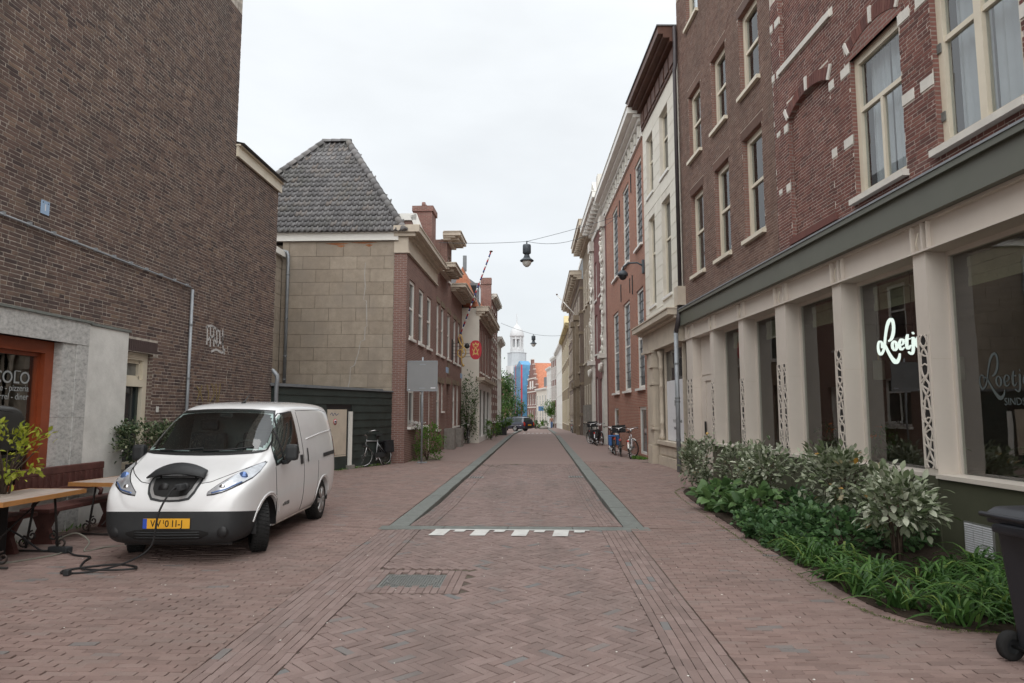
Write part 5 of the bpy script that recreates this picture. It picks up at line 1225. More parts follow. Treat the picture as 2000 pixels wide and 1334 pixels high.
# ------------------------------------------------------------------ orange brick house with leaded windows
def leaded_house():
    f = Facade('brick_house', (4.0, 25.22), (3.68, 36.2), 1, 'orange-red brick mansion with tall leaded windows and white cornice'); L = f.L
    U = [(.45, 1.95, 8.15, 11.6), (3.5, 5.2, 8.15, 11.6), (6.8, 8.6, 8.15, 11.6)]; D = [(.5, 2.05, 2.62, 6.5), (3.7, 5.45, 2.62, 6.5), (7.0, 8.8, 2.62, 6.5)]; B = [(.35, 1.85, .1, 1.9), (7.5, 9.0, .55, 1.9)]
    f.wall('brick_wall', 'brick_orange', 0, L, -.1, 12.2, U + D + B, .1)
    for h in U: f.window(*h, .05, 'white_paint', 'pane_leaded', 'bars', nx=4, nz=10, fw=.10, sill_out=.1, bm='lead', bt=.009)
    for h in D: f.window(*h, .05, 'white_paint', 'pane_leaded', 'bars', nx=4, nz=10, fw=.11, sill_out=.12, bm='lead', bt=.009)
    for h in B: f.window(*h, .04, 'white_paint', 'pane', 'plain', fw=.1, sill=False)
    for h in U + D:
        for i in range(1, 0): pass
    f.cornice(0, L, 12.72, .55, .6, 'white_paint', 0, frieze=.5)
    for k in range(14): f.part('frieze_bracket', 'white_stone', [(.3 + k * .76, .46 + k * .76, .045, .14, 12.25, 12.7)])
    f.body('brick_orange', 0, L, 12.8, 9); f.gable_roof(0, L, 13.2, 3, 9, 'slate_roof', 0, -.3)
    for x, z in ((2.75, 11.3), (5.95, 7.2), (2.8, 7.0), (6.0, 11.2)): f.part('wall_anchor', 'black_metal', [(x, x + .05, .0, .04, z - .45, z + .35)])
    # dome camera on an arm
    c = empty('dome_camera', f.w(.22, .0, 7.15), f.ang, 'dark dome camera hanging from a curved arm on the orange brick house', 'camera')
    b = MB(); b.tube([(0, 0, 0), (0.05, .25, .16), (.2, .55, .18), (.4, .72, .08), (.45, .74, -.1)], .035, 8); b.box(-.1, .1, 0, .08, -.25, .25); b.build('arm', M['lantern_grey'], c)
    b = MB(); b.lathe([(.0, .06), (.1, .04), (.19, -.06), (.2, -.16), (.0, -.17)], 16, (.45, .74, -.1)); b.build('housing', M['lantern_grey'], c)
    b = MB(); b.sphere((.45, .74, -.28), .15, 14, 8); b.build('dome', M['black_metal'], c)
    b = MB(); b.tube([(.35, .5, -.38), (.33, .5, -.95)], .018, 6); b.build('sensor_rod', M['black_metal'], c)
leaded_house()
def ornate_house():
    f = Facade('ornate_house', (3.68, 36.24), (3.5, 43.4), 1, 'wine-red brick house with white carved garland pilasters and pediment'); L = f.L
    hs = [(2.6, 3.6, 8.5, 10.9), (4.9, 5.9, 8.5, 10.9), (2.6, 3.6, 5.2, 7.6), (4.9, 5.9, 5.2, 7.6), (4.9, 5.9, .8, 3.8), (2.4, 3.6, .3, 3.6)]
    f.wall('brick_wall', 'brick_wine', 0, L, -.1, 12.9, hs, .12)
    for h in hs: f.window(*h, .08, 'white_paint', 'pane', 'sash', fw=.09)
    f.part('quoin', 'brick_wine', [(.0, .25, .0, .03, -.1, 12.6)])
    for xa in (.45, 6.2):
        p = f.part('carved_pilaster', 'white_stone', [(xa, xa + .75, .0, .16, .0, 4.6), (xa - .1, xa + .85, .0, .42, 4.6, 4.85), (xa + .1, xa + .65, .0, .14, 4.85, 11.8), (xa - .1, xa + .85, .0, .3, 11.8, 12.4)])
        rr = random.Random(int(xa * 10))
        b = MB()
        for k in range(60):
            z = 4.3 + k * .125; b.sphere(f.P(xa + .37 + rr.uniform(-.3, .3), .16 + rr.uniform(0, .05), z), rr.uniform(.06, .15), 7, 5, (1, .7, 1.2))
        for k in range(14):
            a = PI * k / 13; b.sphere(f.P(xa + .37 + .4 * math.cos(a), .3, 4.25 - .3 * math.sin(a)), .11, 7, 5)
        b.build('garland', M['white_stone'], p)
    f.cornice(0, L, 12.9, .7, .75, 'white_paint', 9, frieze=.4)
    b = MB(); b.prism([(1.2, 13.65), (6.0, 13.65), (3.6, 15.4)], -.3, .35, 1); b.build('pediment', M['white_stone'], f.root, fix=True)
    f.part('pediment_block', 'white_stone', [(6.2, 6.9, -.3, .4, 13.65, 14.7), (.2, .9, -.3, .4, 13.65, 14.7)])
    f.body('brick_wine', 0, L, 12.9, 9); f.gable_roof(0, L, 13.3, 2.4, 8, 'slate_roof', 0, -.4)
ornate_house()
def plain_house(name, label, p0, p1, sg, zt, wm, cols, rows, fm='white_paint', cor=('white_paint', .35, .4, 0), roof=('slate_roof', 2.2), z=None, depth=8, gw=.9, win_pm='pane', trim=None, style='sash'):
    z = gz((p0[1] + p1[1]) / 2) if z is None else z
    f = Facade(name, p0, p1, sg, label, z=z); L = f.L; hs = []
    for (a, c) in rows:
        for k in range(cols): xm = L * (k + .5) / cols; w = min(gw, L / cols * .6) / 2; hs.append((xm - w, xm + w, a, c))
    f.wall('front_wall', wm, 0, L, -.4, zt, hs, .12)
    for h in hs: f.window(*h, -.02, fm, win_pm, style, fw=.10, sill_out=.12)
    f.body(wm, 0, L, zt, depth)
    if cor: f.cornice(0, L, zt, cor[1], cor[2], cor[0], cor[3])
    if roof: f.gable_roof(0, L, zt + (cor[1] if cor else 0), roof[1], depth, roof[0], .05)
    if trim:
        for k in range(cols + 1): xx = L * k / cols; f.part('pilaster', trim, [(max(0, xx - .16), min(L, xx + .16), .0, .025, -.3, zt - .01)])
    return f
f = plain_house('stone_house', 'grey-brown stone house with heavy bracketed eaves next to the ornate house', (3.5, 43.45), (3.4, 51), 1, 13.3, 'sandstone', 4, ((1.0, 3.6), (5.2, 7.8), (9.2, 11.8)), 'beige_trim', ('beige_trim', .8, .85, 12), ('slate_roof', 2.0))
for k in range(5): f.part('stone_pier', 'grey_stone', [(k * 1.75, k * 1.75 + .35, .0, .12, -.1, 2.2)])
f = plain_house('stone_house', 'dark brown stone bank house with bay and flagpole further along', (3.15, 51.1), (3.1, 69), 1, 11.8, 'brick_brown_far', 7, ((.8, 3.4), (4.8, 7.4), (8.4, 10.6)), 'beige_trim', ('beige_trim', .6, .75, 16), None)
for z in (1.5, 3.8, 5.2, 7.6, 9.2, 11): f.part('stone_band', 'sandstone', [(0, f.L, .0, .05, z, z + .22), (-.04, .0, -4, .05, z, z + .22)])
for a in (1.2, 5.2): f.part('bay_column', 'sandstone', [(a, a + .6, .0, .30, 4.2, 8.8), (a - .12, a + .72, .0, .45, 8.8, 9.2), (a - .12, a + .72, .0, .45, 3.7, 4.2), (a, a + .6, .0, .28, 0, 3.7)])
b = MB(); f.box(b, 1.5, 9, -5, -.6, 12.4, 14.0); b.build('mansard', M['slate_roof'], f.root)
for k in range(12): f.part('roof_rail', 'zinc', [(1.4 + k * .6, 1.5 + k * .6, -.62, -.5, 12.4, 14.6)])
f.part('roof_rail', 'white_paint', [(1.2, 9.2, -.7, -.45, 14.3, 14.6)])
fpw = empty('flagpole', (3.3, 52.5, 8.7), 0, 'bare white flagpole slanting out from the stone bank house', 'flagpole')
MB().tube([(0, 0, 0), (-1.85, -.1, 2.05)], [.05, .035], 8).build('pole', M['white_paint'], fpw); MB().sphere((-1.85, -.1, 2.08), .07, 8, 6).build('knob', M['dark_wood_trim'], fpw)
f = plain_house('brick_house', 'brown brick house with pale yellow pilasters far along the shop side', (3.1, 69.1), (3.05, 88), 1, 10.6, 'brick_brown_far', 6, ((.8, 3.4), (4.6, 6.8), (7.6, 9.6)), 'cream_paint', ('yellow_wall', .45, .4, 10), ('slate_roof', 2.0), trim='yellow_wall')
b = MB(); b.prism([(8, 11), (12, 11), (10, 13.2)], -3, .1, 1); b.build('dormer_gable', M['yellow_wall'], f.root, fix=True)
plain_house('white_house', 'white painted house with black windows far along the shop side', (3.05, 88.1), (2.75, 105), 1, 10.8, 'white_wall', 6, ((.8, 3.4), (4.6, 6.8), (7.8, 9.8)), 'white_paint', ('white_paint', .4, .4, 0), ('orange_tiles', 2.0))
plain_house('brick_house', 'slim red brick house with white trim beyond the white house', (2.72, 105.1), (2.1, 112), 1, 10.6, 'brick_red_far', 3, ((.8, 3.2), (4.4, 6.6), (7.6, 9.6)), 'white_paint', ('white_paint', .5, .3, 0), ('orange_tiles', 2.0), trim='white_wall')
plain_house('brick_house', 'tall far house with grey chimney and bright orange roof', (2.1, 112.1), (1.44, 119.5), 1, 9.6, 'white_wall', 3, ((.8, 3.2), (4.4, 6.6), (7.2, 9.0)), 'white_paint', ('white_paint', .4, .3, 0), ('orange_tiles', 3.2))
f = plain_house('cream_house', 'low cream house with dark sash windows and a blue sign', (1.44, 120), (-.4, 129.6), 1, 6.6, 'cream_wall', 4, ((.8, 3.0), (3.8, 5.8)), 'white_paint', ('white_paint', .35, .35, 0), ('orange_tiles', 2.4))
f.part('dormer', 'lead', [(3.0, 5.0, -2.0, -.5, 7.2, 9.0)]); f.part('hanging_sign', 'sign_blue', [(2.0, 2.15, .2, 1.1, 2.9, 3.7)])
# stepped gable
f = Facade('stepped_gable_house', (-.4, 130), (-2.3, 138), 1, 'red brick stepped gable house with a broad orange roof', z=gz(130)); L = f.L
hs = [(L * (k + .5) / 4 - .5, L * (k + .5) / 4 + .5, a, c) for k in range(4) for a, c in ((.8, 3.2), (4.2, 6.2))] + [(L / 2 - 1.5, L / 2 - .5, 7.2, 8.8), (L / 2 + .5, L / 2 + 1.5, 7.2, 8.8)]
f.wall('front_wall', 'brick_red_far', 0, L, -.4, 7.0, [h for h in hs if h[2] < 7], .12)
for h in hs[:8]: f.window(*h, .08, 'white_paint', 'pane', 'cross', fw=.08)
for k in range(6):
    i = k * .68; f.part('gable_step', 'brick_red_far', [(i, L - i, -.4, .0, 7.0 + k * 1.0, 8.0 + k * 1.0)]); f.part('step_cap', 'white_stone', [(i - .05, i + .75, -.42, .05, 8.0 + k * 1.0, 8.12 + k * 1.0), (L - i - .75, L - i + .05, -.42, .05, 8.0 + k, 8.12 + k)])
for h in hs[8:]: f.part('gable_window', 'white_paint', [(h[0], h[1], .001, .05, h[2], h[3])])
for z in (3.6, 6.6, 7.4, 9.2): f.part('stone_band', 'white_stone', [(.3, L - .3, .0, .05, z, z + .2)])
f.body('brick_red_far', 0, L, 7.0, 14)
b = MB(); b.prism([(.1, 7.0), (L - .1, 7.0), (L / 2, 12.4)], -14, -.41, 1); b.build('roof', M['orange_tiles'], f.root, fix=True)
# sheeted scaffold
f = Facade('scaffolded_house', (-2.75, 139), (-4.35, 146), 1, 'house wrapped in blue scaffold sheeting with a red vertical stripe', z=gz(140)); L = f.L
f.part('blue_sheet', 'sheet_blue', [(0, L, -1.6, .9, .0, 12.4)])
f.part('red_stripe', 'sheet_red', [(L * .66, L * .78, .9, .93, .3, 12.6)]); f.part('red_stripe', 'sheet_red', [(-.04, -.005, .55, .85, .3, 12.4)])
for k in range(7): f.part('scaffold_pole', 'zinc', [(k * L / 6 - .03, k * L / 6 + .03, .94, 1.0, -.2, 12.8)])
for k in range(6): f.part('scaffold_rail', 'zinc', [(0, L, 1.001, 1.05, 2.0 * k + 1.9, 2.0 * k + 1.96)])
b = MB(); b.prism([(L * .1, 12.4), (L * .9, 12.4), (L / 2, 13.4)], -1.5, .5, 1); b.build('sheet_peak', M['sheet_blue'], f.root, fix=True)
# far side of the bend
def cross_house(name, label, x0, x1, y, zt, wm, cols, rows, step=False, roof='slate_roof', rise=4.0, fm='white_paint'):
    f = Facade(name, (x0, y), (x1, y), -1, label, z=-1.05); L = f.L
    hs = [(L * (k + .5) / cols - .42, L * (k + .5) / cols + .42, a, c) for k in range(cols) for a, c in rows]
    f.wall('front_wall', wm, 0, L, -.4, zt, hs, .12)
    for h in hs: f.window(*h, .08, fm, 'pane', 'sash', fw=.1)
    f.body(wm, 0, L, zt, 10); b = MB(); b.prism([(.0, zt), (L, zt), (L / 2, zt + rise)], .3, 10, 1); b.build('roof', M[roof], f.root, fix=True)
    if step:
        for k in range(5): i = L / 2 * k / 5; f.part('gable_step', wm, [(i, L - i, -.3, .0, zt + rise * k / 5, zt + rise * (k + 1) / 5 + .3)]); f.part('step_cap', 'white_stone', [(i - .05, i + .5, -.32, .05, zt + rise * (k + 1) / 5 + .3, zt + rise * (k + 1) / 5 + .5), (L - i - .5, L - i + .05, -.32, .05, zt + rise * (k + 1) / 5 + .3, zt + rise * (k + 1) / 5 + .5)])
    return f
cross_house('gabled_house', 'far red and white stepped gable house below the tower', -10.6, -6.4, 158, 6.4, 'brick_red_far', 3, ((.8, 3), (4, 6)), True)
cross_house('gabled_house', 'far grey-roofed brown house next to the blue sheeting', -6.35, -3.6, 156, 7.4, 'brick_brown_far', 3, ((.8, 3), (4, 6.4)), False, 'slate_roof', 3.0, 'yellow_wall')
cross_house('gabled_house', 'far grey gabled hall under the white tower', -13, -3.0, 195, 9.5, 'tower_white', 4, ((2, 5),), False, 'slate_roof', 4.5)
cross_house('gabled_house', 'far house closing the street behind the small round tree', -2.5, 9, 175, 7.5, 'brick_red_far', 6, ((.8, 3), (4, 6.4)), False, 'orange_tiles', 4.0)
plain_house('brick_house', 'far corner house across the side street behind the big street tree', (-8.4, 92), (-8.2, 120), -1, 6.0, 'brick_brown_far', 8, ((.8, 3), (3.8, 5.6)), 'white_paint', ('white_paint', .3, .3, 0), ('slate_roof', 2.0))
# tower
T = empty('church_tower', (-6.95, 220, 1.5), .25, 'white domed church tower with an open lantern and thin spire', 'tower')
def oct_(pr, m, name, n=8, smooth=False): return MB().lathe(pr, n, smooth=smooth).build(name, M[m], T)
oct_([(3.6, -1), (3.6, 15.0), (0, 15.0)], 'tower_white', 'shaft'); oct_([(3.0, 15.0), (3.1, 15.2), (3.1, 19.0), (3.3, 19.2), (0, 19.6)], 'tower_lead', 'drum')
oct_([(2.25, 19.3), (2.35, 20.3), (2.0, 20.4), (0, 20.4)], 'tower_white', 'pedestal'); oct_([(2.05, 24.4), (2.35, 24.5), (2.45, 24.9), (0, 24.9)], 'tower_white', 'entablature')
for k in range(8):
    a = PI / 8 + k * PI / 4; MB().box(-.3, .3, -.22, .22, 20.4, 24.4).build('column', M['tower_white'], T, (1.8 * math.cos(a), 1.8 * math.sin(a), 0), (0, 0, a))
    a2 = k * PI / 4; MB().box(-.12, .12, -.75, .75, 23.6, 24.4).build('arch_head', M['tower_white'], T, (1.7 * math.cos(a2), 1.7 * math.sin(a2), 0), (0, 0, a2)); MB().box(-.1, .1, -.7, .7, 20.4, 21.1).build('parapet', M['tower_white'], T, (1.7 * math.cos(a2), 1.7 * math.sin(a2), 0), (0, 0, a2))
oct_([(2.3, 24.9), (2.25, 25.6), (1.9, 26.7), (1.2, 27.7), (.5, 28.3), (.3, 28.9), (.12, 30.0), (.08, 32.0), (0, 32.2)], 'tower_white', 'dome', 16, True)
# ------------------------------------------------------------------ vehicles
def loft(stations, belt):
    """stations: (y, z bottom, z top, half width, half width at the roof). Returns a closed mesh"""
    rings = []
    for (y, zb, zt, w, wt) in stations:
        zl = min(belt, zt - .10); h = zl - zb
        P = [(0, zb), (.72 * w, zb), (.93 * w, zb + .05), (.985 * w, zb + .30 * h), (w, zb + .55 * h), (w, zb + .8 * h), (.988 * w, zl)]
        tz = zt - zl; w6 = .988 * w
        for k in (.33, .66): P.append((w6 + (wt - w6) * k + .012 * math.sin(PI * k), zl + (tz - .10 * min(1, tz / .4)) * k))
        r = min(.12, tz * .45)
        P += [(wt, zt - r), (wt - r * .35, zt - r * .38), (wt - r * 1.1, zt - r * .06), (wt * .5, zt + .012), (0, zt + .016)]
        rings.append([(x, y, z) for x, z in P] + [(-x, y, z) for x, z in P[-2:0:-1]])
    n = len(rings[0]); V = [p for r in rings for p in r]; F = []
    for i in range(len(rings) - 1):
        for k in range(n): F.append((i * n + k, (i + 1) * n + k, (i + 1) * n + (k + 1) % n, i * n + (k + 1) % n))
    for base, flip in ((0, False), ((len(rings) - 1) * n, True)):
        q = [(base + k, base + k + 1, base + n - k - 1, base + n - k) if k else None for k in range(n // 2)]
        half = n // 2
        for k in range(half):
            a, b_, c, d = base + k, base + k + 1, base + (n - k - 1) % n, base + (n - k) % n
            ids = []
            for v in ((a, b_, c, d) if flip else (d, c, b_, a)):
                if v not in ids: ids.append(v)
            if len(ids) >= 3: F.append(tuple(ids))
    return V, F
def solid(name, V, F, levels, cuts):
    me = bpy.data.meshes.new(name); me.from_pydata(V, [], F); o = bpy.data.objects.new('tmp_body', me); COL.objects.link(o)
    bm = bmesh.new(); bm.from_mesh(me); bmesh.ops.recalc_face_normals(bm, faces=bm.faces); bm.to_mesh(me); bm.free()
    md = o.modifiers.new('s', 'SUBSURF'); md.levels = levels; md.render_levels = levels
    full = evaluated(o)
    tmp = []
    for (x0, x1, y, z, r) in cuts:
        b = MB(); b.lathe([(0, x0), (r, x0), (r, x1), (0, x1)], 36, (0, y, z), 0, False); c = b.build('tmp_cut', None, fix=True); tmp.append(c)
        m = o.modifiers.new('b', 'BOOLEAN'); m.object = c; m.operation = 'DIFFERENCE'; m.solver = 'EXACT'
    bpy.context.view_layer.update(); cut = evaluated(o) if cuts else full
    bpy.data.objects.remove(o)
    for c in tmp: bpy.data.objects.remove(c)
    return full, cut
class Skin:
    """patches laid on a body surface"""
    def __init__(s, me): s.t = BVHTree.FromPolygons([v.co.copy() for v in me.vertices], [tuple(p.vertices) for p in me.polygons])
    def hit(s, o, d):
        r = s.t.ray_cast(Vector(o), Vector(d)); return (r[0], r[1]) if r[0] is not None else (None, None)
    def patch(s, cols, axis, off, nz=6, sub=5, side=1):
        """cols: (u, z low, z high). axis 'f': u = x, cast from the front; 's': u = y, cast from +x or -x"""
        C = []
        for i in range(len(cols) - 1):
            for k in range(sub): t = k / sub; C.append(tuple(a + (b - a) * t for a, b in zip(cols[i], cols[i + 1])))
        C.append(cols[-1]); V = []; last = None
        for (u, a, b) in C:
            for j in range(nz + 1):
                z = a + (b - a) * j / nz
                h, n = s.hit((u, -3, z), (0, 1, 0)) if axis == 'f' else s.hit((3 * side, u, z), (-side, 0, 0))
                if axis == 'r': h, n = s.hit((u, 12, z), (0, -1, 0))
                if h is None: h, n = (last or (Vector((0, 0, z)), Vector((0, -1, 0))))
                last = (h, n); V.append(h + n * off)
        F = [(i * (nz + 1) + j, (i + 1) * (nz + 1) + j, (i + 1) * (nz + 1) + j + 1, i * (nz + 1) + j + 1) for i in range(len(C) - 1) for j in range(nz)]
        return V, F
    def part(s, name, m, parent, cols, axis, off=.004, thick=.012, nz=6, sub=5, side=1, smooth=True):
        V, F = s.patch(cols, axis, off, nz, sub, side); me = bpy.data.meshes.new(name); me.from_pydata(V, [], F); me.polygons.foreach_set('use_smooth', [smooth] * len(F)); me.materials.append(M[m])
        bm = bmesh.new(); bm.from_mesh(me); dv = Vector((0, -1, 0)) if axis == 'f' else (Vector((0, 1, 0)) if axis == 'r' else Vector((side, 0, 0)))
        bm.normal_update()
        if sum((f.normal.dot(dv) * f.calc_area() for f in bm.faces)) < 0: bmesh.ops.reverse_faces(bm, faces=bm.faces)
        bm.to_mesh(me); bm.free(); return link(name, me, None, parent)
    def ring(s, name, m, parent, cols, axis, off, nz, sub, bi, bj, side=1):
        V, F = s.patch(cols, axis, off, nz, sub, side); n = (len(cols) - 1) * sub
        F = [f for k, f in enumerate(F) if (k // nz < bi or k // nz >= n - bi or k % nz < bj or k % nz >= nz - bj)]
        me = bpy.data.meshes.new(name); me.from_pydata(V, [], F); me.materials.append(M[m]); return link(name, me, None, parent)
    def line(s, name, m, parent, pts, axis, r=.004, side=1, off=.0):
        P = []
        for i in range(len(pts) - 1):
            for k in range(8):
                t = k / 8; P.append((pts[i][0] + (pts[i + 1][0] - pts[i][0]) * t, pts[i][1] + (pts[i + 1][1] - pts[i][1]) * t))
        P.append(pts[-1]); Q = []
        for (u, z) in P:
            h, n = s.hit((u, -3, z), (0, 1, 0)) if axis == 'f' else s.hit((3 * side, u, z), (-side, 0, 0))
            if h is not None: Q.append(h + n * off)
        if len(Q) > 1: return MB().tube(Q, r, 5).build(name, M[m], parent)
def wheel(parent, name, loc, rz, r=.315, w=.20, spokes=6, rim_m='alloy', side=1):
    root = MB(); prof = [(r * .66, -w * .46), (r * .80, -w * .5), (r * .93, -w * .46), (r * .99, -w * .34), (r, -w * .12), (r, w * .12), (r * .99, w * .34), (r * .93, w * .46), (r * .80, w * .5), (r * .66, w * .46)]
    root.lathe(prof, 40, ax=0)
    for k in range(40):                        # tread grooves stand proud as blocks
        a = 2 * PI * k / 40
        for j, x in enumerate((-.062, -.02, .022, .064)):
            b = MB(); 
            c, s_ = math.cos(a + j * .04), math.sin(a + j * .04); t = Vector((0, -s_, c)); n = Vector((0, c, s_)); p = n * (r - .002) + Vector((x, 0, 0)); e = Vector((.017, 0, 0)); tt = t * (PI * r / 40 * .78)
            q = [p - e - tt, p + e - tt * .7, p + e + tt, p - e + tt * .7]; root.add(q + [v + n * .008 for v in q], [(4, 5, 6, 7), (0, 1, 5, 4), (1, 2, 6, 5), (2, 3, 7, 6), (3, 0, 4, 7)])
    wh = root.build(name, M['black_rubber'], parent, loc, (0, 0, rz))
    b = MB(); b.lathe([(r * .70, w * .30), (r * .69, w * .47), (r * .62, w * .44), (r * .60, w * .1)], 36, ax=0)
    for k in range(spokes):
        a = 2 * PI * k / spokes
        for da in (-.16, .16):
            P = [(w * .40, r * .10 * math.cos(a + da * 1.5), r * .10 * math.sin(a + da * 1.5)), (w * .42, r * .4 * math.cos(a + da * .7), r * .4 * math.sin(a + da * .7)), (w * .36, r * .66 * math.cos(a + da * .9), r * .66 * math.sin(a + da * .9))]
            b.tube(P, [r * .07, r * .06, r * .075], 6)
    b.lathe([(0, w * .46), (r * .12, w * .45), (r * .15, w * .36)], 16, ax=0)
    if side < 0: b.v = [(-x, y, z) for x, y, z in b.v]
    b.build('rim', M[rim_m], wh)
    b = MB(); b.lathe([(0, .02), (r * .62, .02), (r * .62, -.02), (0, -.02)], 24, ax=0); b.build('brake_disc', M['black_metal'], wh); return wh
def van():
    root = empty('delivery_van', (-4.165, 7.66, 0), math.radians(3.0), 'white electric delivery van with its nose charging flap open and a cable plugged in', 'van')
    ST = [(0.0, .33, .60, .50, .40), (.03, .27, .70, .64, .52), (.08, .23, .80, .72, .60), (.15, .20, .88, .775, .63), (.26, .19, .945, .815, .66), (.45, .19, 1.02, .85, .70), (.66, .19, 1.09, .868, .735), (.82, .19, 1.155, .874, .755), (.95, .19, 1.26, .876, .76), (1.2, .19, 1.45, .877, .745), (1.45, .19, 1.62, .877, .725), (1.66, .19, 1.745, .877, .71), (1.85, .19, 1.80, .877, .71), (2.2, .19, 1.835, .877, .72), (2.8, .19, 1.85, .877, .73), (3.5, .19, 1.845, .877, .73), (3.95, .20, 1.825, .87, .72), (4.15, .24, 1.79, .85, .70), (4.22, .30, 1.72, .82, .66), (4.24, .40, 1.6, .76, .60)]
    V, F = loft(ST, 1.04); WY1, WY2, WR = .80, 3.36, .305
    full, cut = solid('van_body', V, F, 2, [(.60, 1.2, WY1, WR, .372), (-1.2, -.60, WY1, WR, .372), (.62, 1.2, WY2, WR, .355), (-1.2, -.62, WY2, WR, .355)])
    sk = Skin(full)
    # openings behind the windscreen and the cab windows
    scr = [(-.735, 1.24, 1.30), (-.70, 1.215, 1.50), (-.60, 1.20, 1.705), (-.3, 1.185, 1.725), (0, 1.18, 1.73), (.3, 1.185, 1.725), (.60, 1.20, 1.705), (.70, 1.215, 1.50), (.735, 1.24, 1.30)]
    sw = [(1.02, 1.04, 1.10), (1.10, 1.05, 1.25), (1.30, 1.07, 1.45), (1.50, 1.09, 1.60), (1.62, 1.10, 1.66), (1.95, 1.13, 1.69), (2.05, 1.14, 1.69)]
    def inside(cols, u, z, mg):
        us = [c_[0] for c_ in cols]
        if u < us[0] + mg or u > us[-1] - mg: return False
        return np.interp(u, us, [c_[1] for c_ in cols]) + mg < z < np.interp(u, us, [c_[2] for c_ in cols]) - mg
    bm = bmesh.new(); bm.from_mesh(cut); kill = []
    for f_ in bm.faces:
        vs_ = [v.co for v in f_.verts]
        if all(inside(scr, q.x, q.z, .012) for q in vs_) and f_.normal.y < -.15 and max(q.y for q in vs_) < 1.9: kill.append(f_)
        elif all(inside(sw, q.y, q.z, .012) for q in vs_) and abs(f_.normal.x) > .6: kill.append(f_)
    bmesh.ops.delete(bm, geom=kill, context='FACES')
    bmesh.ops.bisect_plane(bm, geom=list(bm.verts) + list(bm.edges) + list(bm.faces), plane_co=(0, 0, .59), plane_no=(0, .12, 1))
    bmesh.ops.bisect_plane(bm, geom=list(bm.verts) + list(bm.edges) + list(bm.faces), plane_co=(0, .62, 0), plane_no=(0, 1, 0))
    low = [f for f in bm.faces if f.calc_center_median().y < .62 and f.calc_center_median().z + .12 * f.calc_center_median().y < .59]
    lowset = set(low); b2 = bm.copy(); idx = set(f.index for f in low); bm.faces.ensure_lookup_table(); b2.faces.ensure_lookup_table()
    bm.faces.index_update(); idx = set(f.index for f in low)
    bmesh.ops.delete(bm, geom=low, context='FACES'); bmesh.ops.delete(b2, geom=[f for f in b2.faces if f.index not in idx], context='FACES')
    for bb, nm, mt in ((bm, 'body', 'van_white'), (b2, 'bumper', 'black_plastic')):
        me = bpy.data.meshes.new(nm); bb.to_mesh(me); bb.free(); me.polygons.foreach_set('use_smooth', [True] * len(me.polygons)); me.materials.clear(); me.materials.append(M[mt]); me.set_sharp_from_angle(angle=math.radians(40)); o = link(nm, me, None, root)
        if nm == 'body': body = o
        else: bumper = o
    # glazing
    sk.ring('screen_surround', 'black_metal', root, [(u * 1.02, a - .022, c + .015) for u, a, c in scr], 'f', .004, 12, 5, 2, 1)
    ws = sk.part('windscreen', 'van_screen', root, scr, 'f', .007, nz=8)
    cab = MB(); A_ = [(.80, 1.0, .80), (.80, 2.08, .80), (.67, 2.08, 1.70), (.64, 1.66, 1.70), (.70, 1.15, 1.18)]; B_ = [(-x, y, z) for x, y, z in A_]
    cab.add(A_ + B_, [(0, 1, 2, 3, 4), (5, 9, 8, 7, 6), (0, 5, 6, 1), (1, 6, 7, 2), (2, 7, 8, 3)]); cab.build('cab_lining', M['cab_grey'], root)
    MB().bevbox(-.70, .70, .98, 1.32, .86, 1.16, .05).build('dashboard', M['black_plastic'], root)
    for sx in (-.36, .36):
        s_ = MB().bevbox(sx - .24, sx + .24, 1.80, 1.94, .85, 1.42, .05).build('seat_back', M['cab_seat'], root); MB().bevbox(sx - .12, sx + .12, 1.82, 1.92, 1.45, 1.60, .04).build('headrest', M['cab_seat'], s_)
    MB().lathe([(.175 + .014 * math.cos(a), .014 * math.sin(a)) for a in [2 * PI * k / 8 for k in range(9)]], 24, ax=2).build('steering_wheel', M['black_plastic'], root, (.36, 1.42, 1.17), (math.radians(-62), 0, 0))
    MB().tube([(.36, 1.30, 1.10), (.36, 1.42, 1.17)], .04, 8).build('steering_column', M['black_plastic'], root)
    MB().bevbox(-.05, .22, 1.02, 1.2, 1.16, 1.185, .01).build('papers', M['sign_white'], root); MB().bevbox(-.5, -.30, 1.04, 1.16, 1.16, 1.18, .008).build('papers', M['sign_white'], root)
    MB().bevbox(-.09, .09, 1.52, 1.56, 1.62, 1.68, .015).build('rear_view_mirror', M['black_metal'], root)
    for pts in ([(-.55, 1.21), (-.30, 1.215), (-.02, 1.235)], [(.0, 1.205), (.30, 1.215), (.60, 1.25)]): sk.line('wiper', 'black_metal', ws, pts, 'f', .009, off=.018)
    for side in (1, -1):
        sk.ring('window_surround', 'black_metal', root, [(y + (-.015 if i == 0 else .01), a - .025, c + .022) for i, (y, a, c) in enumerate(sw)], 's', .004, 8, 5, 3, 1, side)
        sk.part('side_window', 'van_screen', root, sw, 's', .007, side=side)
        sk.line('door_post', 'black_metal', root, [(1.32, 1.07), (1.32, 1.45)], 's', .016, side, .004)
        sk.part('slider_rail', 'black_plastic', root, [(3.30, .985, 1.045), (4.08, 1.0, 1.06)], 's', .006, nz=1, side=side)
        for nm, y0, z0 in (('front_handle', 2.06, .96), ):
            h = sk.part('door_handle', 'black_plastic', root, [(y0, z0, z0 + .13), (y0 + .14, z0, z0 + .13)], 's', .006, nz=2, side=side)
        sk.part('door_handle', 'black_plastic', root, [(2.42, .97, 1.17), (2.47, .97, 1.17)], 's', .008, nz=4, side=side)
        sk.line('door_gap', 'black_metal', root, [(1.0, 1.0), (1.02, .78), (1.10, .45), (1.18, .30)], 's', .005, side)
        sk.line('door_gap', 'black_metal', root, [(2.22, 1.70), (2.24, 1.1), (2.24, .55), (2.22, .30)], 's', .005, side)
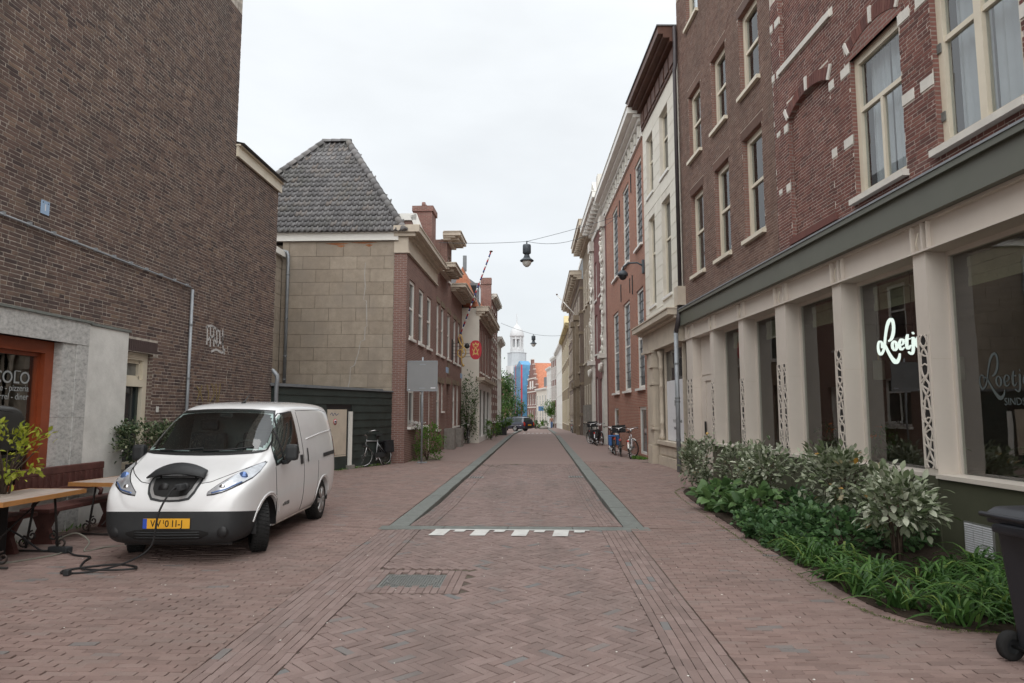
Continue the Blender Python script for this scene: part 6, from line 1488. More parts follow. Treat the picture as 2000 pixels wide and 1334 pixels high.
        sk.line('door_gap', 'black_metal', root, [(3.02, .95), (3.0, .60), (2.9, .34)], 's', .004, side)
        sk.line('door_gap', 'black_metal', root, [(2.24, 1.72), (3.5, 1.74), (3.9, 1.70)], 's', .004, side)
        sk.line('rib', 'van_white', root, [(2.45, 1.30), (3.2, 1.36), (4.05, 1.40)], 's', .012, side, -.002)
        sk.line('sill_line', 'van_side_grime', root, [(1.2, .255), (2.0, .255), (2.95, .255)], 's', .02, side, -.004)
        ar = [(WY1 + .43 * math.cos(a), WR + .40 * math.sin(a)) for a in [PI * (.02 + .96 * i / 14) for i in range(15)]]
        sk.line('arch_lip', 'van_white', root, [p for p in ar if p[1] > .4], 's', .016, side, -.004)
        ar = [(WY2 + .41 * math.cos(a), WR + .385 * math.sin(a)) for a in [PI * (.02 + .96 * i / 14) for i in range(15)]]
        sk.line('arch_lip', 'van_white', root, [p for p in ar if p[1] > .4], 's', .016, side, -.004)
        # mirror
        b = MB(); x = .99; b.bevbox(x - .08, x + .085, 1.18, 1.30, 1.07, 1.28, .042); b.tube([(.86, 1.27, 1.04), (.93, 1.26, 1.05), (.98, 1.25, 1.10)], .028, 8)
        if side < 0: b.v = [(-p[0], p[1], p[2]) for p in b.v]
        b.build('mirror', M['black_plastic'], root, fix=True)
        # headlamp
        hl = [(.40, .765, .785), (.48, .775, .855), (.56, .795, .92), (.64, .83, .985), (.72, .875, 1.045), (.79, .93, 1.075), (.815, .99, 1.07)]
        if side < 0: hl = [(-u, a, c) for u, a, c in hl][::-1]
        sk.part('lamp_gap', 'black_metal', root, [(u * 1.005, a - .012, c + .012) for u, a, c in hl], 'f', .003, nz=5)
        h = sk.part('headlight', 'lamp_clear', root, hl, 'f', .008, nz=5)
        for (u, z, r, mt) in ((.69, .945, .058, 'lamp_blue'), (.69, .945, .032, 'chrome'), (.545, .845, .035, 'chrome')):
            p, n = sk.hit((u * side, -3, z), (0, 1, 0))
            if p: MB().sphere(tuple(p), r, 12, 8, (1, .5, 1)).build('lamp_lens', M[mt], h)
        sk.line('blue_strip', 'lamp_blue', h, [(.45 * side, .783), (.58 * side, .815), (.72 * side, .885)], 'f', .009, off=.01)
        # fog lamp
        p, n = sk.hit((.60 * side, -3, .36), (0, 1, 0)); fl = MB().lathe([(.0, -.012), (.05, -.012), (.065, 0), (.065, .04)], 18, tuple(p), 1).build('fog_lamp', M['black_metal'], root)
        MB().sphere((p[0], p[1] + .006, p[2]), .02, 10, 6, (1, .4, 1)).build('lens', M['lamp_clear'], fl)
        for (wy, nm, rz) in ((WY1, 'front', math.radians(26)), (WY2, 'rear', 0)):
            wheel(root, 'wheel', (side * .745, wy, WR), rz if nm == 'front' else 0, WR, .20, 6, 'alloy', side)
            MB().lathe([(.0, .50 * side), (.36, .50 * side), (.36, .84 * side)], 20, (0, wy, WR), 0, True, -.1, PI + .1).build('arch_liner', M['black_metal'], root)
        sk.part('tail_lamp', 'tail_red', root, [(4.14, .95, 1.30), (4.20, .96, 1.28)], 's', .006, nz=3, side=side)
    # bonnet shut lines
    sk.line('bonnet_gap', 'black_metal', root, [(-.80, 1.09), (-.60, .99), (-.40, .90), (-.3, .885)], 'f', .005); sk.line('bonnet_gap', 'black_metal', root, [(.3, .885), (.40, .90), (.60, .99), (.80, 1.09)], 'f', .005)
    # charging bay in the nose
    op = [(-.275, .90, .935), (-.245, .80, .94), (-.2, .735, .942), (-.1, .715, .945), (0, .712, .946), (.1, .715, .945), (.2, .735, .942), (.245, .80, .94), (.275, .90, .935)]
    sk.part('bay_rim', 'black_plastic', root, [(u * 1.08, a - .022, c + .016) for u, a, c in op], 'f', .004)
    bay = sk.part('charging_bay', 'alloy', root, op, 'f', .008)
    sk.part('bay_inside', 'ink_black', bay, [(u * .90, a + .028, c - .008) for u, a, c in op], 'f', .012)
    for xx in (-.1, .13):
        p, n = sk.hit((xx, -3, .84), (0, 1, 0)); MB().lathe([(0, -.03), (.055, -.03), (.06, .0)], 16, tuple(p), 1).build('socket', M['black_metal'], bay)
    lid = []                                    # lid swung up against the bonnet
    N = 14; b = MB(); V = []
    for i in range(N + 1):
        u = -.32 + .64 * i / N; zt = 1.115 - .85 * u * u; zb = 1.0 - .45 * u * u
        p = sk.hit((u, -3, .955), (0, 1, 0))[0]; y = p[1]
        V += [(u * 1.04, y - .13, zb), (u * .95, y + .02, zt), (u * .95, y + .04, zt - .015), (u * 1.04, y - .11, zb - .016)]
    for i in range(N):
        o = 4 * i
        for k in range(4): b.add([], []) if False else None
        b_f = [(o + k, o + (k + 1) % 4, o + 4 + (k + 1) % 4, o + 4 + k) for k in range(4)]; lid += b_f
    b.add(V, lid + [(0, 1, 2, 3), (4 * N, 4 * N + 3, 4 * N + 2, 4 * N + 1)], True); b.build('charging_flap', M['black_plastic'], root, fix=True)
    for xx in (-.2, .2): MB().tube([(xx, sk.hit((xx, -3, .94), (0, 1, 0))[0][1] + .0, .935), (xx, sk.hit((xx, -3, .94), (0, 1, 0))[0][1] - .05, 1.0)], .01, 6).build('flap_hinge', M['black_metal'], root)
    # lower grille and number plate
    sk.part('grille', 'ink_black', root, [(-.46, .335, .36), (-.36, .285, .385), (0, .275, .392), (.36, .285, .385), (.46, .335, .36)], 'f', .005)
    for z in (.305, .335, .362): sk.line('grille_bar', 'black_plastic', root, [(-.36, z), (0, z - .004), (.36, z)], 'f', .007, off=.006)
    y = sk.hit((0, -3, .46), (0, 1, 0))[0][1] - .012; yp = min(y, sk.hit((.26, -3, .46), (0, 1, 0))[0][1] - .01)
    pl = MB().bevbox(-.26, .26, yp - .008, yp, .405, .515, .003).build('number_plate', M['plate_yellow'], root)
    MB().bevbox(-.26, -.215, yp - .0095, yp - .0082, .406, .514, .0005).build('blue_band', M['plate_blue'], pl)
    def tm(x, z): return Matrix(((1, 0, 0, x), (0, 0, -1, yp - .0102), (0, 1, 0, z), (0, 0, 0, 1)))
    text_obj('characters', 'V', .105, M['ink_black'], pl, tm(-.175, .425), .0008, 'LEFT', .001, .8); text_obj('characters', 'V', .105, M['ink_black'], pl, tm(-.112, .425), .0008, 'LEFT', .001, .8); text_obj('characters', '1', .055, M['ink_black'], pl, tm(-.044, .460), .0008, 'LEFT', .001)
    for ch_, xo in (('0', -.016), ('1', .048), ('1', .086), ('-', .128), ('J', .160)): text_obj('characters', ch_, .105, M['ink_black'], pl, tm(xo, .425), .0008, 'LEFT', .001, .88)
    for ch_, xo in (): pass; text_obj('characters', 'NL', .03, M['sign_white'], pl, tm(-.256, .415), .0008)
    # aerial and side badge
    MB().tube([(0.05, 1.98, 1.825), (0.05, 2.05, 1.86), (.05, 2.2, 1.95)], [.03, .012, .006], 7).build('aerial', M['black_metal'], root)
    p, n = sk.hit((3, 1.45, .50), (-1, 0, 0)); text_obj('badge', 'e-NV200', .075, M['ink_black'], root, Matrix(((0, 0, 1, p[0] + .002), (1, 0, 0, 1.33), (0, 1, 0, .47), (0, 0, 0, 1))), .001)
    MB().box(-.62, .62, .30, 3.95, .17, .30).build('underbody', M['black_metal'], root)
    return root
VAN = van()
def estate_car():
    y = 69.5; root = empty('estate_car', (-4.6, 71.3, gz(y)), math.radians(-130), 'old dark blue estate car standing across the end of the street', 'car')
    ST = [(0.0, .40, .62, .70, .62), (.05, .30, .70, .80, .70), (.2, .24, .78, .84, .76), (.6, .22, .84, .86, .78), (1.25, .22, .92, .86, .78), (1.45, .22, 1.0, .86, .74), (1.7, .22, 1.2, .86, .66), (1.95, .22, 1.38, .86, .62), (2.3, .22, 1.43, .86, .62), (3.2, .22, 1.44, .86, .63), (4.2, .22, 1.42, .86, .62), (4.5, .24, 1.38, .85, .61), (4.68, .28, 1.05, .84, .72), (4.76, .34, .85, .82, .74), (4.8, .42, .7, .76, .68)]
    V, F = loft(ST, .90); full, cut = solid('car_body', V, F, 1, [(.55, 1.2, .95, .31, .36), (-1.2, -.55, .95, .31, .36), (.55, 1.2, 3.62, .31, .36), (-1.2, -.55, 3.62, .31, .36)])
    cut.materials.clear(); cut.materials.append(M['car_navy']); cut.polygons.foreach_set('use_smooth', [True] * len(cut.polygons)); cut.set_sharp_from_angle(angle=.7); link('body', cut, None, root); sk = Skin(full)
    for side in (1, -1):
        for a, c in ((1.95, 2.55), (2.65, 3.35), (3.45, 4.4)):
            sk.part('side_window', 'pane_frosted' if False else 'van_glass', root, [(a, .94, 1.30), (c, .94, 1.31)], 's', .008, nz=3, side=side)
        sk.line('chrome_strip', 'chrome', root, [(.4, .60), (2.4, .60), (4.5, .60)], 's', .018, side, .0)
        for wy in (.95, 3.62): wheel(root, 'wheel', (side * .74, wy, .31), 0, .31, .18, 5, 'alloy', side)
        sk.part('tail_light', 'tail_red', root, [(side * .60, .55, .92), (side * .80, .55, .92)] if side > 0 else [(-.80, .55, .92), (-.60, .55, .92)], 'r', .012, nz=2)
    sk.part('rear_window', 'van_glass', root, [(-.56, .98, 1.32), (.56, .98, 1.32)], 'r', .012, nz=3); sk.part('windscreen', 'van_glass', root, [(-.6, 1.0, 1.32), (.6, 1.0, 1.32)], 'f', .012, nz=3)
    MB().box(-.82, .82, 4.72, 4.90, .34, .50).build('rear_bumper', M['black_plastic'], root); MB().box(-.26, .26, 4.84, 4.845, .58, .70).build('number_plate', M['plate_yellow'], root)
    MB().box(-.58, -.55, 2.2, 4.3, 1.44, 1.50).build('roof_rail', M['black_metal'], root); MB().box(.55, .58, 2.2, 4.3, 1.44, 1.50).build('roof_rail', M['black_metal'], root)
estate_car()
def bicycle(loc, rz, label, frame='black_metal', lean=.08, bag=None, crate=None, guard=None, lady=True, detail=True, name='bicycle', group='bicycles parked along the street', steer=.3, kick=True):
    """local x = forward"""
    root = empty(name, loc, rz, label, 'bicycle', group); root.rotation_euler = (lean, 0, rz)
    r = .345; RW, FW = Vector((-.52, 0, r)), Vector((.58, 0, r)); BB_ = Vector((-.06, 0, .29)); ST_ = Vector((-.20, 0, .82)); HT = Vector((.36, 0, .86)); HB = Vector((.42, 0, .70))
    n = 28 if detail else 16
    for nm, c, st in (('rear_wheel', RW, 0), ('front_wheel', FW, steer)):
        b = MB(); b.lathe([(r - .022 + .022 * math.cos(a), .021 * math.sin(a)) for a in [2 * PI * k / 8 for k in range(9)]], n, ax=1)
        w = b.build('wheel', M['black_rubber'], root, c, (0, 0, st))
        MB().lathe([(r - .045, -.012), (r - .035, -.014), (r - .035, .014), (r - .045, .012), (r - .045, -.012)], n, ax=1).build('rim', M['chrome'], w)
        b = MB(); b.lathe([(.022, -.045), (.028, -.02), (.028, .02), (.022, .045)], 10, ax=1)
        for k in range(18 if detail else 10):
            a = 2 * PI * k / (18 if detail else 10); b.tube([(0.02 * math.cos(a + .6), .02 * (-1) ** k, .02 * math.sin(a + .6)), ((r - .04) * math.cos(a), 0, (r - .04) * math.sin(a))], .0022, 3, False)
        b.build('spokes', M['chrome'], w)
        b = MB(); a0, a1 = (.5, 3.0) if nm == 'rear_wheel' else (.9, 2.6)
        pts = [(r + .028) * math.cos(a0 + (a1 - a0) * k / 14) for k in range(15)]
        V = []
        for k in range(15):
            a = a0 + (a1 - a0) * k / 14
            if nm == 'front_wheel': a = a - .35
            for yy, dr in ((-.028, -.012), (0, 0), (.028, -.012)): V.append(((r + .03 + dr) * math.cos(a), yy, (r + .03 + dr) * math.sin(a)))
        b.add(V, [(3 * k + j, 3 * k + 3 + j, 3 * k + 4 + j, 3 * k + 1 + j) for k in range(14) for j in range(2)], True); b.build('mudguard', M[guard or frame], w)
    b = MB()
    if lady: b.tube([HB, Vector((.14, 0, .40)), BB_ + Vector((-.06, 0, .16))], .017, 8); b.tube([HB - Vector((-.02, 0, .06)), Vector((.16, 0, .33)), BB_], .02, 8)
    else: b.tube([HT - Vector((0, 0, .06)), ST_ - Vector((-.01, 0, .04))], .017, 8); b.tube([HB, BB_], .02, 8)
    b.tube([BB_, ST_], .018, 8); b.tube([HT, HB], .02, 8)
    for yy in (-.05, .05): b.tube([BB_ + Vector((0, yy * .6, 0)), RW + Vector((0, yy, 0))], .011, 6); b.tube([ST_ + Vector((.03, yy * .4, -.12)), RW + Vector((0, yy, 0))], .009, 6)
    b.build('frame', M[frame], root)
    b = MB()
    for yy in (-.055, .055): b.tube([HB + Vector((.0, yy, -.03)), HB + Vector((.05, yy, -.16)), FW + Vector((0, yy, 0))], .012, 6)
    b.tube([HT, HT + Vector((-.03, 0, .20))], .014, 8); b.build('fork', M[frame if not detail else 'chrome'], root)
    hb = HT + Vector((-.03, 0, .20)); b = MB(); P = catmull([tuple(hb + Vector(q)) for q in ((-.20, -.30, .02), (-.06, -.27, .05), (.04, -.14, .03), (.03, 0, 0), (.04, .14, .03), (-.06, .27, .05), (-.20, .30, .02))], 5); b.tube(P, .012, 7); h = b.build('handlebar', M['chrome'], root)
    for yy in (-.30, .30): MB().tube([hb + Vector((-.21, yy, .018)), hb + Vector((-.10, yy * .95, .04))], .017, 7).build('grip', M['black_rubber'], h)
    MB().sphere(tuple(hb + Vector((.10, 0, -.06))), .045, 8, 6).build('lamp', M['chrome'], h)
    s = ST_ + Vector((-.04, 0, .14)); b = MB(); b.tube([ST_, s], .013, 7); V = []; prof = ((-.15, .085, .02), (-.10, .10, .03), (0, .06, .02), (.10, .025, .012), (.14, .012, .0))
    for (x, w, z) in prof:
        for yy, zz in ((-w, -.03), (-w * .9, .0), (0, .018), (w * .9, .0), (w, -.03)): V.append((s.x + x, yy, s.z + z + zz))
    b.add(V, [(5 * i + k, 5 * i + 5 + k, 5 * i + 6 + k, 5 * i + 1 + k) for i in range(4) for k in range(4)], True); b.build('saddle', M['black_rubber'], root)
    b = MB(); b.lathe([(.0, .03), (.09, .03), (.09, .05), (0, .05)], 16, tuple(BB_), 1); b.tube([BB_ + Vector((0, .05, 0)), BB_ + Vector((.12, .08, -.12))], .011, 6); b.tube([BB_ - Vector((0, .05, 0)), BB_ + Vector((-.12, -.08, .12))], .011, 6); c = b.build('crank', M['chrome'], root)
    for q in ((.12, .12, -.12), (-.12, -.12, .12)): p = BB_ + Vector(q); MB().box(p.x - .045, p.x + .045, p.y - .045, p.y + .045, p.z - .012, p.z + .012).build('pedal', M['black_rubber'], c)
    MB().box(BB_.x - .5, BB_.x + .12, .035, .075, .27, .42).build('chain_case', M['black_plastic'], root)
    b = MB()
    for yy in (-.07, 0, .07): b.tube([(-.22, yy, .74), (-.78, yy, .73)], .007, 5)
    for yy in (-.08, .08): b.tube([(-.74, yy * .9, .73), (RW.x, yy, RW.z)], .007, 5)
    b.build('luggage_rack', M['black_metal'], root)
    MB().box(-.83, -.79, -.035, .035, .62, .69).build('rear_light', M['tail_red'], root)
    if kick: MB().tube([BB_ + Vector((-.05, .05, 0)), (BB_.x - .1, .16, .0)], .01, 6).build('kickstand', M['alloy'], root)
    if bag:
        for sy in (-1, 1): MB().bevbox(-.76, -.36, .09 * sy, .22 * sy, .38, .75, .05).build('pannier', M[bag], root)
        MB().bevbox(-.77, -.35, -.22, .22, .735, .79, .03).build('pannier_flap', M[bag], root)
    if crate:
        b = MB(); x0, x1, z0, z1 = .38, .80, .90, 1.18
        for q in ((x0, x1, -.27, -.255, z0, z1), (x0, x1, .255, .27, z0, z1), (x0, x0 + .015, -.255, .255, z0, z1), (x1 - .015, x1, -.255, .255, z0, z1), (x0, x1, -.27, .27, z0 - .015, z0)): b.box(*q)
        b.build('crate', M[crate], root)
    return root
bicycle((-5.18, 21.75, 0), math.radians(-115), 'grey city bicycle with black panniers leaning at the black boarded shed', 'silver_paint', .10, 'bag_black', None, 'black_metal', False, steer=-.45)
bicycle((-3.98, 36.7, 0), math.radians(75), 'black bicycle by the grey stone steps and climbing plant', 'black_metal', .06, steer=.2)
bicycle((-3.0, 46.0, 0), math.radians(80), 'black bicycle at the dark shop windows of the cream house', 'black_metal', .05, detail=False)
bicycle((3.48, 25.9, 0), math.radians(76), 'white and pale blue bicycle in front of the cellar window by the carved pilaster', 'sign_white', -.08, None, None, 'white_paint', True, steer=.75)
bicycle((3.20, 27.1, 0), math.radians(84), 'black bicycle with a large black crate second from the carved pilaster', 'black_metal', -.06, None, 'bag_black', None, True, steer=.1)
bicycle((3.05, 28.2, 0), math.radians(88), 'dark bicycle with bright blue panniers', 'black_metal', -.05, 'bag_blue', None, None, True, steer=.2)
bicycle((3.12, 35.6, 0), math.radians(70), 'bicycle standing right against the white carved pilaster', 'black_metal', -.06, None, None, 'silver_paint', True, detail=False, steer=.5)
bicycle((2.90, 36.6, 0), math.radians(98), 'black bicycle second from the carved pilaster house, front wheel turned to the kerb', 'black_metal', -.05, 'bag_black', None, None, True, detail=False, steer=.6)
bicycle((2.98, 38.0, 0), math.radians(82), 'bicycle with black box on front in the far row', 'black_metal', -.06, None, 'bag_black', None, True, detail=False)
bicycle((2.92, 39.4, 0), math.radians(86), 'last dark bicycle of the far row by the stone piers', 'black_metal', -.05, None, None, None, False, detail=False)
bicycle((3.1, 37.2, 0), math.radians(76), 'bicycle with silver mudguards behind the one at the carved pilaster', 'black_metal', -.05, None, None, 'silver_paint', True, detail=False, steer=.4)
bicycle((3.1, 29.3, 0), math.radians(85), 'dark bicycle half hidden behind the blue panniers', 'black_metal', -.05, None, None, None, True, detail=False, steer=.3)
bicycle((2.85, 58.0, gz(58)), math.radians(85), 'grey bicycle far off in front of the brown stone house', 'silver_paint', -.05, None, None, None, True, detail=False)
# ------------------------------------------------------------------ street furniture
def bench(x, y0, y1, label):
    """long axis along the wall; sits facing the street"""
    L = y1 - y0; root = empty('bench', (x, (y0 + y1) / 2, 0), 0, label, 'bench', 'dark wooden benches along the pizzeria wall'); h = L / 2
    MB().bevbox(-.06, .34, -h, h, .415, .47, .012).build('seat', M['bench_wood'], root)
    b = MB(); b.bevbox(-.20, -.135, -h, h, .84, .95, .015); b.build('top_rail', M['bench_wood'], root)
    MB().bevbox(-.165, -.115, -h, h, .58, .66, .012).build('bottom_rail', M['bench_wood'], root)
    MB().box(-.155, -.14, -h + .02, h - .02, .655, .845).build('back_panel', M['bench_wood'], root)
    n = int(L / .115)
    for k in range(n): yy = -h + .07 + k * (L - .14) / (n - 1); MB().box(-.14, -.118, yy - .022, yy + .022, .661, .839).build('slat', M['bench_wood'], root)
    for s in (-1, 1):
        yy = s * (h - .22); b = MB(); b.prism([(-.03, 0), (.28, 0), (.20, .2), (.30, .415), (-.05, .415), (.05, .2)], yy - .035, yy + .035, 1); b.build('leg', M['bench_wood'], root, fix=True)
        b = MB(); b.tube([(-.04, yy, .47), (-.02, yy, .54), (-.11, yy, .62)], .03, 8); b.build('back_bracket', M['bench_wood'], root)
    return root
bench(-6.56, 8.62, 10.42, 'dark brown bench with slatted back beside the stone pillar'); bench(-6.56, 6.55, 8.42, 'dark brown bench cut by the edge of the view under the pizzeria window')
def scroll(b, c, r, sx, turns=1.4, n=18, y=0.0):
    b.tube([(c[0] + sx * (r * (1 - .75 * k / n)) * math.cos(PI / 2 + 2 * PI * turns * k / n), y, c[1] + (r * (1 - .75 * k / n)) * math.sin(PI / 2 + 2 * PI * turns * k / n)) for k in range(n + 1)], .011, 6)
def table(x, y, w, l, rz, label):
    root = empty('terrace_table', (x, y, 0), rz, label, 'table', 'wooden terrace tables with iron scroll legs')
    b = MB(); n = 6
    for k in range(n): xx = -w / 2 + .02 + (w - .04) * k / n; MB().box(xx + .002, xx + (w - .04) / n - .002, -l / 2 + .02, l / 2 - .02, .715, .742).build('plank', M['table_wood'], root)
    b = MB()
    for q in ((-w / 2, -w / 2 + .018, -l / 2, l / 2), (w / 2 - .018, w / 2, -l / 2, l / 2), (-w / 2 + .018, w / 2 - .018, -l / 2, -l / 2 + .018), (-w / 2 + .018, w / 2 - .018, l / 2 - .018, l / 2)): b.box(q[0], q[1], q[2], q[3], .69, .7435)
    b.build('edge_band', M['table_edge'], root)
    for s in (-1, 1):
        yy = s * (l / 2 - .22); b = MB()
        for sx in (-1, 1): b.tube([(sx * .12, yy, .70), (sx * .20, yy, .05)], .014, 6); scroll(b, (sx * .24, .12), .075, sx, 1.4, 18, yy); scroll(b, (sx * .13, .20), .06, -sx, 1.3, 16, yy)
        b.tube([(-.3, yy, .02), (.3, yy, .02)], .013, 6); b.tube([(-.2, yy, .68), (.2, yy, .68)], .012, 6); b.build('leg', M['wrought_iron'], root)
    b = MB(); b.tube([(0, -l / 2 + .22, .14), (.0, 0, .42), (0, l / 2 - .22, .68)], .010, 6); b.build('brace', M['wrought_iron'], root)
    return root
table(-6.06, 7.85, .74, 1.35, 0, 'terrace table nearer the pizzeria lettering with iron scroll legs'); table(-6.02, 9.85, .74, 1.25, math.radians(-6), 'terrace table beside the nose of the white van')
def cable(name, pts, r, m, label): return tag(MB().tube(catmull(pts, 8), r, 7).build(name, M[m]), label, 'cable')
vm = basis(VAN)
plug = vm @ Vector((.13, .02, .86))
c = cable('charging_cable', [tuple(plug), tuple(plug + Vector((-.03, -.14, -.02))), tuple(plug + Vector((-.10, -.26, -.25))), tuple(plug + Vector((-.16, -.27, -.6))), (-4.42, 7.36, .10), (-4.75, 7.28, .018), (-5.0, 7.2, .016), (-5.06, 7.36, .016), (-4.75, 7.62, .016), (-4.45, 7.55, .016), (-4.35, 7.36, .03), (-4.6, 7.28, .034), (-4.95, 7.42, .016), (-5.15, 7.75, .016), (-5.25, 8.0, .016), (-5.5, 8.1, .016), (-5.72, 8.28, .03)], .011, 'cable_black', 'black charging cable hanging from the van nose and looping on the paving')
o = MB().bevbox(-.04, .04, -.09, .04, -.035, .035, .015).build('plug', M['black_plastic'], c); o.location = plug
ad = MB().bevbox(-.14, .14, -.05, .05, 0, .07, .015).build('charging_box', M['black_plastic']); ad.location = (-5.83, 8.31, .003); ad.rotation_euler = (0, 0, -.2); tag(ad, 'black charging control box lying on the bricks among cables', 'adapter')
o = MB().bevbox(-.03, .03, -.03, .03, 0, .06, .01).build('cable_plug', M['black_plastic']); o.location = (-4.93, 7.16, .003); tag(o, 'small black plug on the bricks at the cable loop', 'plug')
cable('extension_lead', [(-6.6, 7.5, .25), (-6.45, 7.7, .5), (-6.2, 8.0, .3), (-6.0, 8.2, .05), (-5.95, 8.3, .04)], .011, 'cable_black', 'black lead drooping from under the table to the charging box')
cable('extension_lead', [(-6.5, 7.2, .012), (-6.2, 7.35, .012), (-5.95, 7.72, .012), (-5.75, 8.15, .012), (-5.9, 8.45, .012), (-6.05, 8.55, .09), (-5.85, 8.6, .18), (-5.6, 8.5, .10), (-5.55, 8.35, .012), (-5.45, 8.6, .012), (-5.2, 8.85, .012), (-5.15, 9.0, .20), (-5.12, 9.05, .22)], .010, 'cable_grey', 'pale grey lead looping between the table and the van')
# wheeled bin
def bin_():
    root = empty('wheeled_bin', (3.55, 4.80, 0), math.radians(10), 'dark wheeled refuse bin at the end of the flower bed', 'bin')
    def frus(b, x0, x1, y0, y1, z0, X0, X1, Y0, Y1, z1):
        b.add([(x0, y0, z0), (x1, y0, z0), (x1, y1, z0), (x0, y1, z0), (X0, Y0, z1), (X1, Y0, z1), (X1, Y1, z1), (X0, Y1, z1)], [(0, 3, 2, 1), (4, 5, 6, 7), (0, 1, 5, 4), (1, 2, 6, 5), (2, 3, 7, 6), (3, 0, 4, 7)])
    b = MB(); frus(b, -.24, .26, -.24, .24, .07, -.32, .36, -.285, .285, .95); o = b.build('body', M['bin_plastic'], root)
    md = o.modifiers.new('bev', 'BEVEL'); md.width = .035; md.segments = 4
    MB().bevbox(-.36, .40, -.305, .305, .93, .985, .02).build('rim', M['bin_plastic'], root)
    b = MB(); frus(b, -.40, .42, -.30, .30, .987, -.33, .36, -.26, .26, 1.05); o = b.build('lid', M['bin_plastic'], root); md = o.modifiers.new('bev', 'BEVEL'); md.width = .025; md.segments = 4
    b = MB(); b.tube([(-.36, -.27, .985), (-.44, -.25, 1.0), (-.45, -.1, 1.0), (-.45, .1, 1.0), (-.44, .25, 1.0), (-.36, .27, .985)], .018, 8); b.build('handle', M['bin_plastic'], root)
    MB().bevbox(-.42, -.34, -.2, .2, .88, .94, .02).build('comb_bar', M['bin_plastic'], root)
    for s in (-1, 1):
        w = MB().lathe([(.05, -.028), (.085, -.03), (.098, -.02), (.10, 0), (.098, .02), (.085, .03), (.05, .028)], 28, ax=1).build('wheel', M['black_rubber'], root, (-.26, s * .275, .10))
        MB().lathe([(0, .02 * s), (.03, .025 * s), (.045, .012 * s), (.075, .02 * s), (.08, .0)], 20, ax=1).build('hub', M['black_plastic'], w)
    MB().tube([(-.26, -.26, .10), (-.26, .26, .10)], .012, 8).build('axle', M['black_metal'], root)
    MB().box(-.10, .02, -.275, -.272, .56, .68).build('sticker', M['sign_white'], root, None, (math.radians(3), 0, 0))
    return root
bin_()
# lanterns hung over the street, with their wires
def lantern(p, A, Bs, label, lw):
    p = Vector(p); root = empty('hanging_lantern', p, 0, label, 'street lamp', 'lanterns hung over the street')
    MB().lathe([(.0, .58), (.05, .58), (.17, .55), (.185, .50), (.185, .16), (.155, .13), (.10, .12), (.13, .02), (.17, -.08), (.0, -.08)], 18).build('housing', M['lantern_grey'], root)
    MB().lathe([(.14, -.04), (.22, -.10), (.31, -.17), (.30, -.21), (.20, -.19), (.0, -.18)], 22).build('shade', M['lantern_grey'], root)
    MB().lathe([(.21, -.20), (.205, -.28), (.16, -.38), (.07, -.46), (.0, -.48)], 18).build('globe', M['lantern_glass'], root)
    MB().tube([(0, 0, .56), (0, 0, .72)], .03, 7).build('hook', M['lantern_grey'], root)
    top = p + Vector((0, 0, .70))
    for k, (q, sag) in enumerate([(A, .06)] + Bs):
        q = Vector(q); n = 14; pts = [top.lerp(q, i / n) - Vector((0, 0, sag * 4 * (i / n) * (1 - i / n))) for i in range(n + 1)]
        o = MB().tube(pts, lw, 5).build('span_wire', M['lantern_grey']); tag(o, '%s span wire of the %s lantern' % (['straight', 'upper taut', 'lower sagging'][k], 'near' if p.y < 40 else 'far'), 'wire')
lantern((-.50, 30.0, 8.62), H2.w(.5, .0, 9.2), [((3.83, 30.9, 10.75), .05), ((3.80, 31.8, 10.95), .55)], 'dark grey lantern on span wires above the carriageway', .010)
lantern((-.45, 63.0, 8.2), (-3.2, 58.0, 9.3), [((3.1, 66.0, 9.2), .15)], 'small far lantern hanging in front of the pale sky beside the tower', .014)
# back of a traffic board
sg = empty('traffic_sign', (-3.9, 22.85, 0), math.radians(2), 'large square grey traffic board seen from behind on a steel post', 'sign')
MB().tube([(0, 0, 0), (0, 0, 3.55)], .032, 12).build('post', M['zinc'], sg)
MB().bevbox(-.49, .49, -.045, -.033, 2.42, 3.40, .004).build('board', M['sign_grey'], sg)
b = MB()
for q in ((-.5, .5, 3.395, 3.425), (-.5, .5, 2.395, 2.42), (-.51, -.49, 2.42, 3.395), (.49, .51, 2.42, 3.395)): b.box(q[0], q[1], -.055, -.025, q[2], q[3])
b.build('board_rim', M['zinc'], sg)
for z in (2.5, 3.3): MB().box(-.10, .10, -.05, .045, z - .02, z + .02).build('clamp', M['zinc'], sg)
MB().box(-.46, -.41, -.0475, -.0455, 2.44, 2.47).build('sticker', M['sign_white'], sg); MB().box(.28, .44, -.0475, -.0455, 2.49, 2.53).build('sticker', M['sign_white'], sg); MB().box(-.15, .18, -.03, .03, .02, .06).build('foot_bar', M['zinc'], sg); MB().lathe([(.04, .0), (.045, .03), (.04, .06)], 10, (0, 0, 1.35)).build('collar', M['zinc'], sg)
# ------------------------------------------------------------------ plants
LEAF = {'oval': [(0, 0), (.30, .21), (.55, .25), (.82, .15), (1, 0)], 'round': [(0, 0), (.2, .30), (.5, .40), (.8, .24), (1, 0)], 'slim': [(0, 0), (.3, .12), (.6, .13), (.85, .07), (1, 0)]}
def leaf_base(kind, fold=.25, droop=.22):
    pr = LEAF[kind]; V = []; F = []; mid = []
    for (t, w) in pr: z = -droop * t * t; V.append((t, 0, z)); mid.append(len(V) - 1)
    for sgn in (1, -1):
        ids = [mid[0]]
        for (t, w) in pr[1:-1]: V.append((t, sgn * w, -droop * t * t + fold * w)); ids.append(len(V) - 1)
        ids.append(mid[-1])
        for i in range(len(pr) - 1):
            f = [mid[i], mid[i + 1], ids[i + 1], ids[i]]; f = list(dict.fromkeys(f)); F.append(tuple(f if sgn < 0 else f[::-1]))
    return np.array(V), F
